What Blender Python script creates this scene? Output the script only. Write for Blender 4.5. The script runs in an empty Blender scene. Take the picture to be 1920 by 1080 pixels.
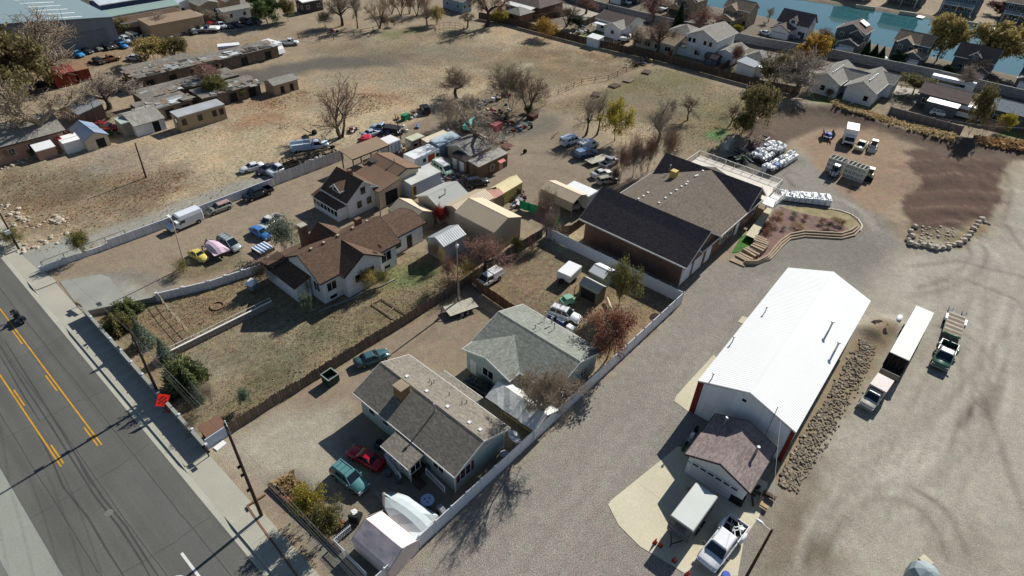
import bpy,math,random
import numpy as np
from mathutils import Vector,Matrix

R=math.radians
SC=bpy.context.scene
COL=SC.collection

# ------------------------------------------------------------------ camera
CAM_H=50.0
FPX=1156.75                     # focal length in photo pixels (1920 wide)
_pi,_ro,_ya=R(38.338),R(-2.5775),R(39.7047)
_F=np.array([math.cos(_ya)*math.cos(_pi),math.sin(_ya)*math.cos(_pi),-math.sin(_pi)])
_R0=np.array([math.sin(_ya),-math.cos(_ya),0.0])
_D0=np.cross(_F,_R0)
_R=math.cos(_ro)*_R0 +math.sin(_ro)*_D0
_D=-math.sin(_ro)*_R0 +math.cos(_ro)*_D0
cam_d=bpy.data.cameras.new('camera')
cam_d.sensor_width=36.0
cam_d.lens=FPX/1920*36.0
cam_d.clip_start=0.5
cam_d.clip_end=3000
cam=bpy.data.objects.new('camera',cam_d)
COL.objects.link(cam)
cam.matrix_world=Matrix(((_R[0],-_D[0],-_F[0],0),(_R[1],-_D[1],-_F[1],0),(_R[2],-_D[2],-_F[2],CAM_H),(0,0,0,1)))
SC.camera=cam

# ------------------------------------------------------------------ light
SUN_EL,SUN_AZ=R(33),R(3.5)     # azimuth measured from +X towards +Y
w=bpy.data.worlds.new('World');SC.world=w;w.use_nodes=True
nt=w.node_tree
sky=nt.nodes.new('ShaderNodeTexSky');sky.sky_type='NISHITA'
sky.sun_disc=False;sky.sun_elevation=SUN_EL;sky.sun_rotation=R(90)-SUN_AZ
sky.air_density=1.0;sky.dust_density=0.3;sky.ozone_density=2.5
nt.links.new(sky.outputs[0],nt.nodes['Background'].inputs[0])
nt.nodes['Background'].inputs[1].default_value=0.058
sl=bpy.data.lights.new('sun','SUN');sl.energy=5.0;sl.angle=R(0.5);sl.color=(1.0,0.975,0.93)
so=bpy.data.objects.new('sun',sl);COL.objects.link(so)
_sv=Vector((math.cos(SUN_EL)*math.cos(SUN_AZ),math.cos(SUN_EL)*math.sin(SUN_AZ),math.sin(SUN_EL)))
so.rotation_euler=_sv.to_track_quat('Z','Y').to_euler();so.location=(100,0,80)
vs=SC.view_settings
vs.view_transform='Standard';vs.look='None';vs.exposure=0.24;vs.gamma=1.0;vs.use_curve_mapping=False
SC.cycles.max_bounces=6;SC.cycles.diffuse_bounces=2;SC.cycles.glossy_bounces=2
SC.cycles.transparent_max_bounces=4

# ------------------------------------------------------------------ geometry of the place
def G(px,py,z=0.0):
 """photo pixel -> point of the place at height z (used to survey where things stand)"""
 a,b=(px-960)/FPX,(py-540)/FPX
 d=_R*a +_D*b +_F
 t=(z-CAM_H)/d[2]
 return Vector((d[0]*t,d[1]*t,z))

def PX(p):
 q=np.array([p[0],p[1],p[2]-CAM_H]);c=q@_F
 return 960+FPX*(q@_R)/c,540+FPX*(q@_D)/c

def lin(c):
 return tuple(((x/255+0.055)/1.055)**2.4 if x/255 > 0.04045 else x/255/12.92 for x in c)

# ------------------------------------------------------------------ materials
MATS={}
def mat(name,col=None,rough=0.8,metal=0.0,kind='plain',var=0.18,scale=1.5,spec=0.3,bump=0.15,p=None,emit=None):
 """col in photo-like sRGB 0..255 (turned into a linear base colour)"""
 if name in MATS:return MATS[name]
 m=bpy.data.materials.new(name);m.use_nodes=True
 n=m.node_tree.nodes;L=m.node_tree.links
 bs=n['Principled BSDF']
 c=lin(col);bs.inputs['Roughness'].default_value=rough;bs.inputs['Metallic'].default_value=metal
 bs.inputs['Specular IOR Level'].default_value=spec
 bs.inputs['Base Color'].default_value=(*c,1)
 MATS[name]=m
 if kind == 'flat':return m
 tc=n.new('ShaderNodeTexCoord')
 def noise(sc,det=4,vec=None,rough_=0.55):
  t=n.new('ShaderNodeTexNoise');t.inputs['Scale'].default_value=sc;t.inputs['Detail'].default_value=det
  t.inputs['Roughness'].default_value=rough_
  L.new(vec if vec else tc.outputs['Object'],t.inputs['Vector']);return t.outputs['Fac']
 def mapr(x,a,b,lo=0.25,hi=0.75):
  q=n.new('ShaderNodeMapRange');q.inputs['From Min'].default_value=lo;q.inputs['From Max'].default_value=hi
  q.inputs['To Min'].default_value=a;q.inputs['To Max'].default_value=b
  L.new(x,q.inputs['Value']);return q.outputs[0]
 def mulcol(colsock,fac):
  q=n.new('ShaderNodeMix');q.data_type='RGBA';q.blend_type='MULTIPLY';q.inputs['Factor'].default_value=1
  if isinstance(colsock,tuple):q.inputs[6].default_value=(*colsock,1)
  else:L.new(colsock,q.inputs[6])
  L.new(fac,q.inputs[7]);return q.outputs[2]
 def mix(a,b,fac):
  q=n.new('ShaderNodeMix');q.data_type='RGBA'
  for s,i in ((a,6),(b,7)):
   if isinstance(s,tuple):q.inputs[i].default_value=(*s,1)
   else:L.new(s,q.inputs[i])
  L.new(fac,q.inputs[0]);return q.outputs[2]
 def dobump(h,st,dist=0.03):
  b=n.new('ShaderNodeBump');b.inputs['Strength'].default_value=st;b.inputs['Distance'].default_value=dist
  L.new(h,b.inputs['Height']);L.new(b.outputs[0],bs.inputs['Normal'])
 geo=n.new('ShaderNodeNewGeometry')
 # big soft dirt + fine grain on everything
 big=mapr(noise(0.35*scale,3),1-var,1+var)
 col_s=mulcol(c,big)
 fine=noise(9*scale,5)
 col_s=mulcol(col_s,mapr(fine,1-var*0.8,1+var*0.8))
 hgt=fine
 if kind in ('shingle','brick','siding','plank','panel'):
  pr=dict(shingle=(0.30,0.15,0.012,0.75),brick=(0.22,0.075,0.010,0.6),siding=(3.6,0.2,0.02,0.6),
     plank=(0.15,2.5,0.012,0.5),panel=(0.6,9.0,0.02,0.7))[kind]
  if p:pr=p
  bt=n.new('ShaderNodeTexBrick');L.new(tc.outputs['UV'],bt.inputs['Vector'])
  bt.inputs['Scale'].default_value=1.0
  bt.inputs['Brick Width'].default_value=pr[0];bt.inputs['Row Height'].default_value=pr[1]
  bt.inputs['Mortar Size'].default_value=pr[2];bt.inputs['Mortar Smooth'].default_value=0.3
  v1,v2=(0.74,1.22) if kind in ('shingle','brick','plank') else (0.95,1.05)
  bt.inputs['Color1'].default_value=(v1,v1,v1,1);bt.inputs['Color2'].default_value=(v2,v2,v2,1)
  bt.inputs['Mortar'].default_value=(pr[3],)*3+(1,)
  if kind in ('plank','panel'):bt.offset=0.0
  col_s=mulcol(col_s,bt.outputs['Color'])
  dobump(bt.outputs['Color'],0.5,0.02)
 elif kind == 'rust':
  k=mapr(noise(0.9*scale,6),0,1,0.45,0.62)
  col_s=mix(col_s,lin((112,70,44)),k);dobump(hgt,bump)
 elif kind == 'streak':
  mp=n.new('ShaderNodeMapping');mp.inputs['Scale'].default_value=(1.2,0.12,1.2)
  L.new(tc.outputs['UV'],mp.inputs['Vector'])
  col_s=mulcol(col_s,mapr(noise(4*scale,5,mp.outputs[0]),1-2*var,1+2*var));dobump(hgt,bump)
 elif kind == 'leaf':
  # each leaf (mesh island) its own tone, thin enough to let light through
  cr=n.new('ShaderNodeValToRGB');L.new(geo.outputs['Random Per Island'],cr.inputs[0])
  a,b2=p
  cr.color_ramp.elements[0].color=(*lin(a),1);cr.color_ramp.elements[1].color=(*lin(b2),1)
  e=cr.color_ramp.elements.new(0.5);e.color=(*c,1)
  col_s=mulcol(cr.outputs[0],mapr(noise(0.8,2),0.75,1.25))
  tr=n.new('ShaderNodeBsdfTranslucent');L.new(col_s,tr.inputs[0])
  mx=n.new('ShaderNodeMixShader');mx.inputs[0].default_value=0.3
  L.new(bs.outputs[0],mx.inputs[1]);L.new(tr.outputs[0],mx.inputs[2])
  L.new(mx.outputs[0],n['Material Output'].inputs[0])
 elif kind == 'tarp':
  mp=n.new('ShaderNodeMapping');mp.inputs['Scale'].default_value=(1,1,1)
  L.new(tc.outputs['Object'],mp.inputs['Vector'])
  dobump(noise(1.1*scale,3,mp.outputs[0],0.5),0.35,0.12)
 else:
  if bump:dobump(hgt,bump)
 L.new(col_s,bs.inputs['Base Color'])
 rr=mapr(noise(2*scale,3),max(0,rough-0.08),min(1,rough+0.08));L.new(rr,bs.inputs['Roughness'])
 if emit:bs.inputs['Emission Color'].default_value=(*lin(emit[0]),1);bs.inputs['Emission Strength'].default_value=emit[1]
 return m

def glass(name='window_glass',col=(22,30,38)):
 return mat(name,col,rough=0.08,spec=0.6,kind='flat')

# ------------------------------------------------------------------ objects
LABELS={}
def tag(o,label,cat,group=None):
 o['label']=label;o['category']=cat
 if group:o['group']=group
 LABELS.setdefault(label,[]).append(o.name)
 return o
def thing(name,label,cat,loc=(0,0,0),rz=0.0,group=None):
 o=bpy.data.objects.new(name,None);COL.objects.link(o)
 o.empty_display_size=0.5
 o.location=loc;o.rotation_euler=(0,0,rz)
 return tag(o,label,cat,group)
def link(name,me,parent=None,loc=(0,0,0),rot=(0,0,0),scale=(1,1,1)):
 o=bpy.data.objects.new(name,me);COL.objects.link(o)
 o.parent=parent;o.location=loc;o.rotation_euler=rot;o.scale=scale
 return o
def copy_tree(o,parent=None):
 c=o.copy();COL.objects.link(c);c.parent=parent
 for ch in list(o.children):copy_tree(ch,c)
 return c

class MB:
 def __init__(s):s.v=[];s.f=[]
 def add(s,vs_,fs):
  k=len(s.v);s.v += [tuple(q) for q in vs_];s.f += [tuple(i+k for i in f) for f in fs];return s
 def box(s,c,d,rz=0.0,top=(1,1),rx=0.0,ry=0.0):
  x,y,z=d[0]/2,d[1]/2,d[2]/2
  P=[(-x,-y,-z),(x,-y,-z),(x,y,-z),(-x,y,-z),
    (-x*top[0],-y*top[1],z),(x*top[0],-y*top[1],z),(x*top[0],y*top[1],z),(-x*top[0],y*top[1],z)]
  if rz or rx or ry:
   m=Matrix.Rotation(rz,3,'Z') @ Matrix.Rotation(ry,3,'Y') @ Matrix.Rotation(rx,3,'X')
   P=[m @ Vector(q) for q in P]
  return s.add([(q[0]+c[0],q[1]+c[1],q[2]+c[2]) for q in P],
      [(0,3,2,1),(4,5,6,7),(0,1,5,4),(1,2,6,5),(2,3,7,6),(3,0,4,7)])
 def bx(s,x0,x1,y0,y1,z0,z1):
  return s.box(((x0+x1)/2,(y0+y1)/2,(z0+z1)/2),(x1-x0,y1-y0,z1-z0))
 def hexa(s,P):
  return s.add(P,[(0,3,2,1),(4,5,6,7),(0,1,5,4),(1,2,6,5),(2,3,7,6),(3,0,4,7)])
 def prism(s,poly,z0,z1):
  n=len(poly)
  V=[(x,y,z0) for x,y in poly]+[(x,y,z1) for x,y in poly]
  F=[tuple(range(n-1,-1,-1)),tuple(range(n,2*n))]+[(i,(i+1) % n,n+(i+1) % n,n+i) for i in range(n)]
  return s.add(V,F)
 def extr(s,poly,a,b,axis='y'):
  """polygon in the plane across axis, pushed from a to b along it; poly gives (other, z)"""
  n=len(poly)
  mk=(lambda t,q:(q[0],t,q[1])) if axis == 'y' else (lambda t,q:(t,q[0],q[1]))
  V=[mk(a,q) for q in poly]+[mk(b,q) for q in poly]
  F=[tuple(range(n)),tuple(range(2*n-1,n-1,-1))]+[(i,n+i,n+(i+1) % n,(i+1) % n) for i in range(n)]
  if axis != 'y':F=[f[::-1] for f in F]
  return s.add(V,F)
 def tube(s,p0,p1,r0,r1=None,n=6,cap=True):
  if r1 is None:r1=r0
  p0,p1=Vector(p0),Vector(p1);d=(p1-p0)
  if d.length < 1e-6:return s
  d.normalize();u=d.orthogonal().normalized();v=d.cross(u)
  V=[p0+(u*math.cos(2*math.pi*i/n)+v*math.sin(2*math.pi*i/n))*r0 for i in range(n)]
  V += [p1+(u*math.cos(2*math.pi*i/n)+v*math.sin(2*math.pi*i/n))*r1 for i in range(n)]
  F=[(i,(i+1) % n,n+(i+1) % n,n+i) for i in range(n)]
  if cap:F += [tuple(range(n-1,-1,-1)),tuple(range(n,2*n))]
  return s.add(V,F)
 def path(s,pts,r,n=5):
  for a,b in zip(pts[:-1],pts[1:]):s.tube(a,b,r,r,n)
  return s
 def loft(s,rings,cap=True):
  n=len(rings[0]);V=[q for r in rings for q in r];F=[]
  for k in range(len(rings)-1):
   for i in range(n):
    F.append((k*n+i,k*n+(i+1) % n,(k+1)*n+(i+1) % n,(k+1)*n+i))
  if cap:F += [tuple(range(n-1,-1,-1)),tuple(range((len(rings)-1)*n,len(rings)*n))]
  return s.add(V,F)
 def blob(s,c,r,seed=0,jit=0.25,nu=8,nv=5,flat=0.0):
  rnd=random.Random(seed);rings=[]
  for j in range(1,nv):
   th=math.pi*j/nv;ring=[]
   for i in range(nu):
    k=1+rnd.uniform(-jit,jit);a=2*math.pi*i/nu
    z=math.cos(th)*k
    if z < -flat and flat:z=-flat
    ring.append((c[0]+r[0]*math.sin(th)*math.cos(a)*k,c[1]+r[1]*math.sin(th)*math.sin(a)*k,c[2]+r[2]*z))
   rings.append(ring[::-1])
  return s.loft(rings)
 def build(s,name,m=None,parent=None,smooth=False,uv=True,loc=(0,0,0),rot=(0,0,0)):
  me=bpy.data.meshes.new(name)
  me.from_pydata(s.v,[],s.f);me.update()
  if uv and len(s.f):
   V=np.array(s.v,dtype=np.float64)
   ul=me.uv_layers.new(name='UV')
   nl=len(me.loops);out=np.zeros((nl,2))
   li=np.zeros(nl,np.int32);me.loops.foreach_get('vertex_index',li)
   nrm=np.zeros(len(me.polygons)*3);me.polygons.foreach_get('normal',nrm);nrm=nrm.reshape(-1,3)
   st=np.zeros(len(me.polygons),np.int32);me.polygons.foreach_get('loop_total',st)
   N=np.repeat(nrm,st,axis=0)
   h=np.hypot(N[:,0],N[:,1]);ok=h > 0.05
   U=np.zeros_like(N);U[:,0]=1
   hh=np.where(ok,h,1)
   U[ok,0]=(-N[:,1]/hh)[ok];U[ok,1]=(N[:,0]/hh)[ok]
   W=np.cross(N,U)
   P=V[li]
   out[:,0]=(P*U).sum(1);out[:,1]=(P*W).sum(1)
   ul.data.foreach_set('uv',out.ravel())
  if m:me.materials.append(m)
  if smooth:me.polygons.foreach_set('use_smooth',[True]*len(me.polygons))
  return link(name,me,parent,loc,rot)

def single(name,label,cat,mb,m,loc=(0,0,0),rz=0.0,group=None,smooth=False):
 o=mb.build(name,m,None,smooth,True,loc,(0,0,rz));return tag(o,label,cat,group)
def structure(o):o['kind']='structure';return o
# ------------------------------------------------------------------ ground: one sheet, its soils, turf and gravel
def vnoise(x,y,s,seed):
 rs=np.random.RandomState(seed);T=rs.rand(256,256)
 X,Y=x/s,y/s;xi=np.floor(X).astype(int);yi=np.floor(Y).astype(int)
 fx,fy=X-xi,Y-yi;fx=fx*fx*(3-2*fx);fy=fy*fy*(3-2*fy)
 a,b=T[xi % 256,yi % 256],T[(xi+1) % 256,yi % 256];c,d=T[xi % 256,(yi+1) % 256],T[(xi+1) % 256,(yi+1) % 256]
 return (a*(1-fx)+b*fx)*(1-fy)+(c*(1-fx)+d*fx)*fy
def fbm(x,y,s,seed,o=4):
 r=0;a=0.5;t=0
 for k in range(o):r=r+a*vnoise(x+k*17,y-k*31,s/2**k,seed+k);t += a;a *= 0.55
 return r/t

def axis_(a,b,c,fine,coarse0,end):
 L_=list(np.arange(a,b,coarse0))+list(np.arange(b,c,fine));q=c
 st=fine
 while q < end:L_.append(q);st=min(st*1.03,1.6);q += st
 return np.array(L_+[end,end+200,end+1200])
gx=axis_(-40,-6,105,0.5,2.0,420);gy=axis_(-90,-24,95,0.5,2.5,330)
gx=np.concatenate([[-900,-200],gx]);gy=np.concatenate([[-900,-250],gy])
XX,YY=np.meshgrid(gx,gy,indexing='ij')
gxf,gyf=XX.ravel(),YY.ravel()
wob=(fbm(gxf,gyf,3.0,5)-0.5);wob2=(fbm(gxf,gyf,3.0,77)-0.5)
GC=np.zeros((len(gxf),3));GW=np.zeros((len(gxf),3));GZ=np.zeros(len(gxf))   # colour; grass, gravel, soil
GC[:]=lin((150,130,102))
def sdf(poly,x,y):
 d=np.full(len(x),1e9);ins=np.zeros(len(x),bool);n=len(poly)
 for i in range(n):
  ax,ay=poly[i];bx_,by_=poly[(i+1) % n]
  ex,ey=bx_-ax,by_-ay;wx,wy=x-ax,y-ay
  t=np.clip((wx*ex+wy*ey)/(ex*ex+ey*ey+1e-9),0,1)
  d=np.minimum(d,(wx-ex*t)**2+(wy-ey*t)**2)
  c1=(ay <= y) & (by_ > y) | (by_ <= y) & (ay > y)
  xi=ax+(y-ay)/(by_-ay+1e-12)*ex
  ins ^= c1 & (x < xi)
 d=np.sqrt(d);return np.where(ins,-d,d)
def near(P,m):
 xs=[q[0] for q in P];ys=[q[1] for q in P]
 return np.nonzero((gxf > min(xs)-m) & (gxf < max(xs)+m) & (gyf > min(ys)-m) & (gyf < max(ys)+m))[0]
def blend(wt,col,chan=None,k=1.0,I=None):
 wt=(wt*k)[:,None]
 GC[I]=GC[I]*(1-wt)+np.array(lin(col))*wt
 if chan is not None:
  t=np.zeros(3)
  if chan >= 0:t[chan]=1
  GW[I]=GW[I]*(1-wt)+t*wt
def patch(px,col,feather=1.0,rag=1.0,chan=None,k=1.0,world=False,mott=0.0,seed=1):
 poly=[tuple(q) if world else tuple(G(*q)[:2]) for q in px]
 I=near(poly,feather+rag*2)
 d=sdf(poly,gxf[I]+wob[I]*rag*2,gyf[I]+wob2[I]*rag*2)
 wt=np.clip(0.5-d/(2*feather),0,1);wt=wt*wt*(3-2*wt)
 if mott:wt=wt*np.clip((fbm(gxf[I],gyf[I],5,seed)-0.5)*6*mott+0.5+(1-mott)*0.5,0,1)
 blend(wt,col,chan,k,I)
def stroke(px,width,col,k=0.5,rag=0.3,chan=None,feather=0.3,breakup=0.5,seed=3):
 P=[tuple(G(*q)[:2]) for q in px]
 I=near(P,width+2);d=np.full(len(I),1e9);X=gxf[I]+wob[I]*rag*2;Y=gyf[I]+wob2[I]*rag*2
 for (ax,ay),(bx_,by_) in zip(P[:-1],P[1:]):
  ex,ey=bx_-ax,by_-ay
  t=np.clip(((X-ax)*ex+(Y-ay)*ey)/(ex*ex+ey*ey+1e-9),0,1)
  d=np.minimum(d,np.hypot(X-ax-ex*t,Y-ay-ey*t))
 wt=np.clip((width/2+feather-d)/(2*feather),0,1)
 wt=wt*np.clip(1-breakup+2*breakup*(fbm(gxf[I],gyf[I],4,seed)-0.2),0,1)
 blend(wt,col,chan,k,I)
def mound(px,h,rad,rag=0.5):
 P=[tuple(G(*q)[:2]) for q in px];d=np.full(len(gxf),1e9)
 for (ax,ay),(bx_,by_) in zip(P[:-1],P[1:]):
  ex,ey=bx_-ax,by_-ay
  t=np.clip(((gxf-ax)*ex+(gyf-ay)*ey)/(ex*ex+ey*ey+1e-9),0,1)
  d=np.minimum(d,np.hypot(gxf-ax-ex*t,gyf-ay-ey*t))
 GZ[:] += h*np.exp(-(d/rad)**2)*(1-rag+2*rag*fbm(gxf,gyf,2.5,41))

# upper field (dry grass and bare earth)
patch([(0,300),(250,255),(460,215),(560,170),(440,130),(760,60),(880,45),(960,50),(1240,112),(1130,175),(1000,195),(860,200),(700,235),(640,292),(80,508),(0,470)],(170,148,112),2,1,0)
patch([(0,320),(130,315),(290,330),(330,345),(300,390),(180,440),(60,430),(0,400)],(126,106,76),3.5,2.5,0,mott=0.35,seed=8)
patch([(120,285),(330,275),(300,325),(160,330)],(150,134,112),2.5,2,0)
patch([(300,265),(520,235),(600,240),(560,275),(470,320),(340,372),(300,340)],(183,160,120),3,2,0)
patch([(230,325),(360,310),(370,345),(280,385),(220,380)],(132,108,80),3,2.5,0,mott=0.35,seed=9)
patch([(440,195),(560,170),(680,170),(760,180),(740,200),(600,205),(560,235),(480,245),(420,235)],(160,124,86),4,3,0,mott=0.5,seed=4)
patch([(560,215),(760,195),(860,165),(900,170),(760,230),(680,262),(600,270)],(190,165,122),3,2,0)
patch([(415,140),(620,105),(720,95),(790,100),(740,125),(600,130),(520,155),(440,165)],(108,101,90),2,1.5,2)
patch([(640,100),(820,85),(960,85),(900,120),(760,125)],(132,116,92),3,2,0,k=0.7)
patch([(700,60),(790,50),(800,70),(730,75)],(112,118,66),2,1,0,k=0.8)
patch([(980,120),(1080,125),(1120,150),(1000,170),(900,130),(930,105)],(130,106,62),4,2.5,0,mott=0.4,seed=12)
patch([(920,105),(990,80),(1120,95),(1230,118),(1160,150),(1080,130)],(132,108,70),4,2,0,k=0.95,mott=0.3,seed=14)
patch([(260,90),(480,60),(560,60),(500,95),(450,125),(300,125),(220,130),(190,110)],(166,142,108),2,1,0)
patch([(540,60),(640,40),(760,30),(760,55),(640,72),(560,82)],(160,140,108),2,1,0)
patch([(120,100),(250,85),(260,110),(150,135),(60,150),(60,125)],(150,124,88),2,1,0)
# right field with dry turf
patch([(1240,125),(1420,180),(1400,240),(1380,290),(1250,290),(1170,250),(1000,200),(1130,170)],(142,124,90),2,1,0)
patch([(1190,205),(1330,170),(1400,185),(1380,250),(1250,260)],(134,118,84),4,2,0,mott=.4,seed=19)
patch([(800,125),(960,100),(1100,140),(960,185),(860,190)],(146,126,90),4,2.5,0,mott=.5,seed=18)
patch([(520,95),(760,62),(900,60),(880,90),(640,105)],(146,128,96),3,2,0,mott=.5,seed=20)
patch([(1240,130),(1330,150),(1300,175),(1180,175),(1100,195),(1160,150)],(128,116,70),3,2,0,mott=0.4,seed=15)
patch([(1310,190),(1400,190),(1390,250),(1330,265),(1320,230)],(122,116,66),3,2,0,k=0.8,mott=0.4,seed=16)
patch([(1325,247),(1352,240),(1366,256),(1345,266),(1328,258)],(96,142,66),1.2,0.8,0)
patch([(1050,215),(1180,215),(1240,240),(1150,275),(1040,260)],(168,148,116),3,2,0,mott=0.3,seed=17)
# junk yard earth
patch([(700,250),(880,190),(1010,200),(1060,225),(1180,265),(1200,330),(1130,400),(1010,440),(930,450),(860,330),(760,350),(640,300)],(144,126,102),2,1,2)
patch([(960,222),(1040,218),(1050,240),(990,258),(940,250)],(118,112,98),2,1,2,k=0.8)
patch([(1060,240),(1140,225),(1220,235),(1240,275),(1150,285)],(172,150,112),2,1.5,0,k=0.8,mott=0.4,seed=21)
patch([(880,185),(1000,170),(1010,200),(960,225),(860,235),(830,220)],(128,112,84),2,1,0)
# left lot drive
patch([(80,515),(330,425),(640,300),(720,330),(730,370),(640,430),(560,490),(470,505),(180,580)],(152,132,106),1,0.5,2)
patch([(120,525),(195,512),(235,520),(290,562),(170,588)],(150,146,134),0.6,0.3,-1)
patch([(190,515),(250,505),(330,530),(300,560),(250,530)],(136,130,118),0.8,0.4,2,k=0.8)
patch([(330,500),(440,470),(470,490),(380,520),(320,525)],(120,108,74),1,0.8,0,k=0.8)
patch([(80,505),(210,455),(420,378),(640,292),(636,284),(420,350),(200,430),(160,445),(60,485)],(158,152,138),0.8,0.4,2)
# house yards
patch([(175,592),(480,508),(740,470),(870,480),(905,510),(860,552),(388,838)],(142,122,86),0.6,0.3,0)
patch([(300,690),(460,600),(700,570),(640,640),(440,760),(360,770)],(158,138,104),3,2,0,mott=0.6,seed=31)
patch([(250,600),(330,560),(440,560),(330,650)],(132,112,80),1.5,1,0)
patch([(560,600),(720,560),(760,590),(560,700),(420,790),(400,770)],(124,114,78),2,1.5,0,mott=0.6,seed=33)
patch([(712,505),(800,495),(830,510),(800,535),(720,545)],(110,116,66),1.2,1,0)
patch([(600,560),(700,560),(760,590),(690,600),(610,590)],(92,72,52),1.5,1.2,0,k=0.7,mott=0.5,seed=34)
patch([(830,500),(880,480),(905,510),(855,545),(835,530)],(150,122,84),1.0,0.7,0)
# middle dirt drive and front court
patch([(390,845),(860,556),(910,575),(945,600),(880,640),(860,690),(760,680),(680,740),(720,900),(640,980),(500,905)],(150,130,104),0.7,0.4,2)
patch([(390,850),(520,775),(640,760),(700,860),(620,950),(510,905)],(172,160,138),2,1,2)
patch([(640,770),(720,860),(900,960),(800,1010),(690,960),(640,900)],(142,132,114),1.2,0.8,2)
patch([(500,900),(560,880),(700,990),(770,1080),(620,1080)],(120,116,104),0.8,0.4,1)
patch([(508,910),(545,890),(640,985),(650,1020),(610,1000)],(132,112,78),0.5,0.4,0)
# back yard behind the grey house
patch([(905,510),(1015,455),(1030,470),(1278,566),(1140,690),(1000,600),(940,575)],(138,116,82),0.6,0.3,0)
patch([(930,520),(990,500),(1040,540),(1010,570),(950,570)],(134,110,82),1.5,1,0,mott=0.4,seed=36)
patch([(1180,590),(1240,575),(1200,650),(1140,690),(1130,640)],(146,112,74),1.5,1,0,k=0.8)
# strip by the pickets and the brick house side yard
patch([(1022,447),(1062,425),(1100,440),(1090,470),(1050,470)],(178,160,118),0.6,0.5,0)
# big gravel yard
patch([(742,1085),(1280,568),(1290,530),(1300,495),(1370,490),(1460,420),(1400,330),(1440,300),(1500,285),(1560,330),(1620,370),(1660,420),(1700,470),(1660,520),(1640,560),(1440,860),(1480,960),(1400,1090),(1200,1200),(800,1200)],(139,132,121),1.5,0.7,1)
patch([(820,1085),(1000,920),(1120,880),(1180,980),(1260,1090)],(142,131,120),4,2,1)
patch([(1400,500),(1600,380),(1680,480),(1640,540),(1560,510)],(124,118,108),4,2,1,k=0.9)
# right hand yard
patch([(1645,520),(1700,470),(1860,440),(1925,300),(2400,300),(2400,1200),(1380,1200),(1470,960),(1500,840),(1600,660)],(172,163,146),3,1,2)
patch([(1440,960),(1500,850),(1560,860),(1540,960),(1600,1090),(1400,1090)],(134,118,98),3,2,2)
patch([(1570,1000),(1640,960),(1700,990),(1690,1060),(1600,1070)],(176,168,148),3,1.5,2,k=0.8)
patch([(1620,700),(1720,700),(1900,760),(1900,560),(1780,520),(1700,560)],(168,159,142),3,1.5,2)
patch([(1700,1010),(1830,960),(1880,1080),(1720,1090)],(140,130,112),2,1.5,2,k=0.6,mott=0.5,seed=44)
patch([(1590,640),(1640,600),(1690,620),(1600,760),(1480,900),(1440,900)],(150,128,94),1.0,0.8,2)
# brown earth, tilled soil and the berm
patch([(1500,262),(1560,235),(1640,235),(1700,280),(1710,330),(1700,380),(1640,400),(1590,370),(1540,320)],(154,124,92),1.5,1,2)
patch([(1700,285),(1800,275),(1890,300),(1870,400),(1840,440),(1720,440),(1690,400),(1712,350)],(96,70,53),.6,1.8,2)
patch([(1390,250),(1470,200),(1560,205),(1700,250),(1920,275),(2000,300),(1890,305),(1760,290),(1640,240),(1540,240),(1430,290)],(104,84,66),.9,1,2)
patch([(1480,178),(1560,190),(1560,205),(1490,205),(1420,220)],(168,148,128),1.2,1.2,2,mott=0.5,seed=45)
patch([(1550,190),(1700,240),(1780,260),(1790,250),(1700,215),(1640,200),(1580,185)],(150,130,96),1,1,0)
patch([(1700,432),(1740,440),(1790,470),(1850,425),(1830,415),(1780,440)],(140,124,96),0.8,0.6,2)
patch([(1780,455),(1835,415),(1850,425),(1800,470)],(158,134,84),0.8,0.6,0)
patch([(1385,300),(1440,270),(1500,300),(1440,330),(1330,330)],(96,90,80),1.5,0.8,1)
# far neighbourhood ground, lawns, lake street
patch([(960,30),(1290,95),(1430,160),(1560,165),(1920,255),(2400,350),(2400,150),(1900,120),(1300,0),(960,-40)],(122,110,92),2,1,2)
for pl in ([(1180,92),(1232,88),(1230,104),(1190,98)],[(1245,104),(1270,98),(1305,120),(1300,122),(1262,112)],[(1330,128),(1355,115),(1360,118),(1338,132)],
   [(1370,132),(1400,130),(1420,142),(1400,150),(1372,142)],[(1500,130),(1530,118),(1545,122),(1530,150)],[(1508,172),(1545,180),(1540,190),(1512,188)],
   [(1560,190),(1640,200),(1690,150),(1650,145),(1620,190)],[(1880,235),(1940,250),(1940,268),(1870,255)],[(1085,55),(1130,60),(1140,72),(1095,70)],[(1500,195),(1560,165),(1640,205),(1560,205)]):
 patch(pl,(124,136,70),0.8,0.6,0)
patch([(1690,160),(1750,175),(1740,200),(1700,205),(1660,195)],(150,134,104),1,0.5,0)
patch([(1225,230),(1235,225),(1260,270),(1240,290)],(150,138,112),1,1,0)
patch([(1352,272),(1372,262),(1380,268),(1356,284)],(200,190,168),0.8,0.5,2)
patch([(320,8),(440,20),(330,40),(420,60),(300,70)],(150,138,120),2,0.5,2)
patch([(300,0),(480,-20),(480,60),(330,60)],(140,130,116),2,0.5,2)
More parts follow.
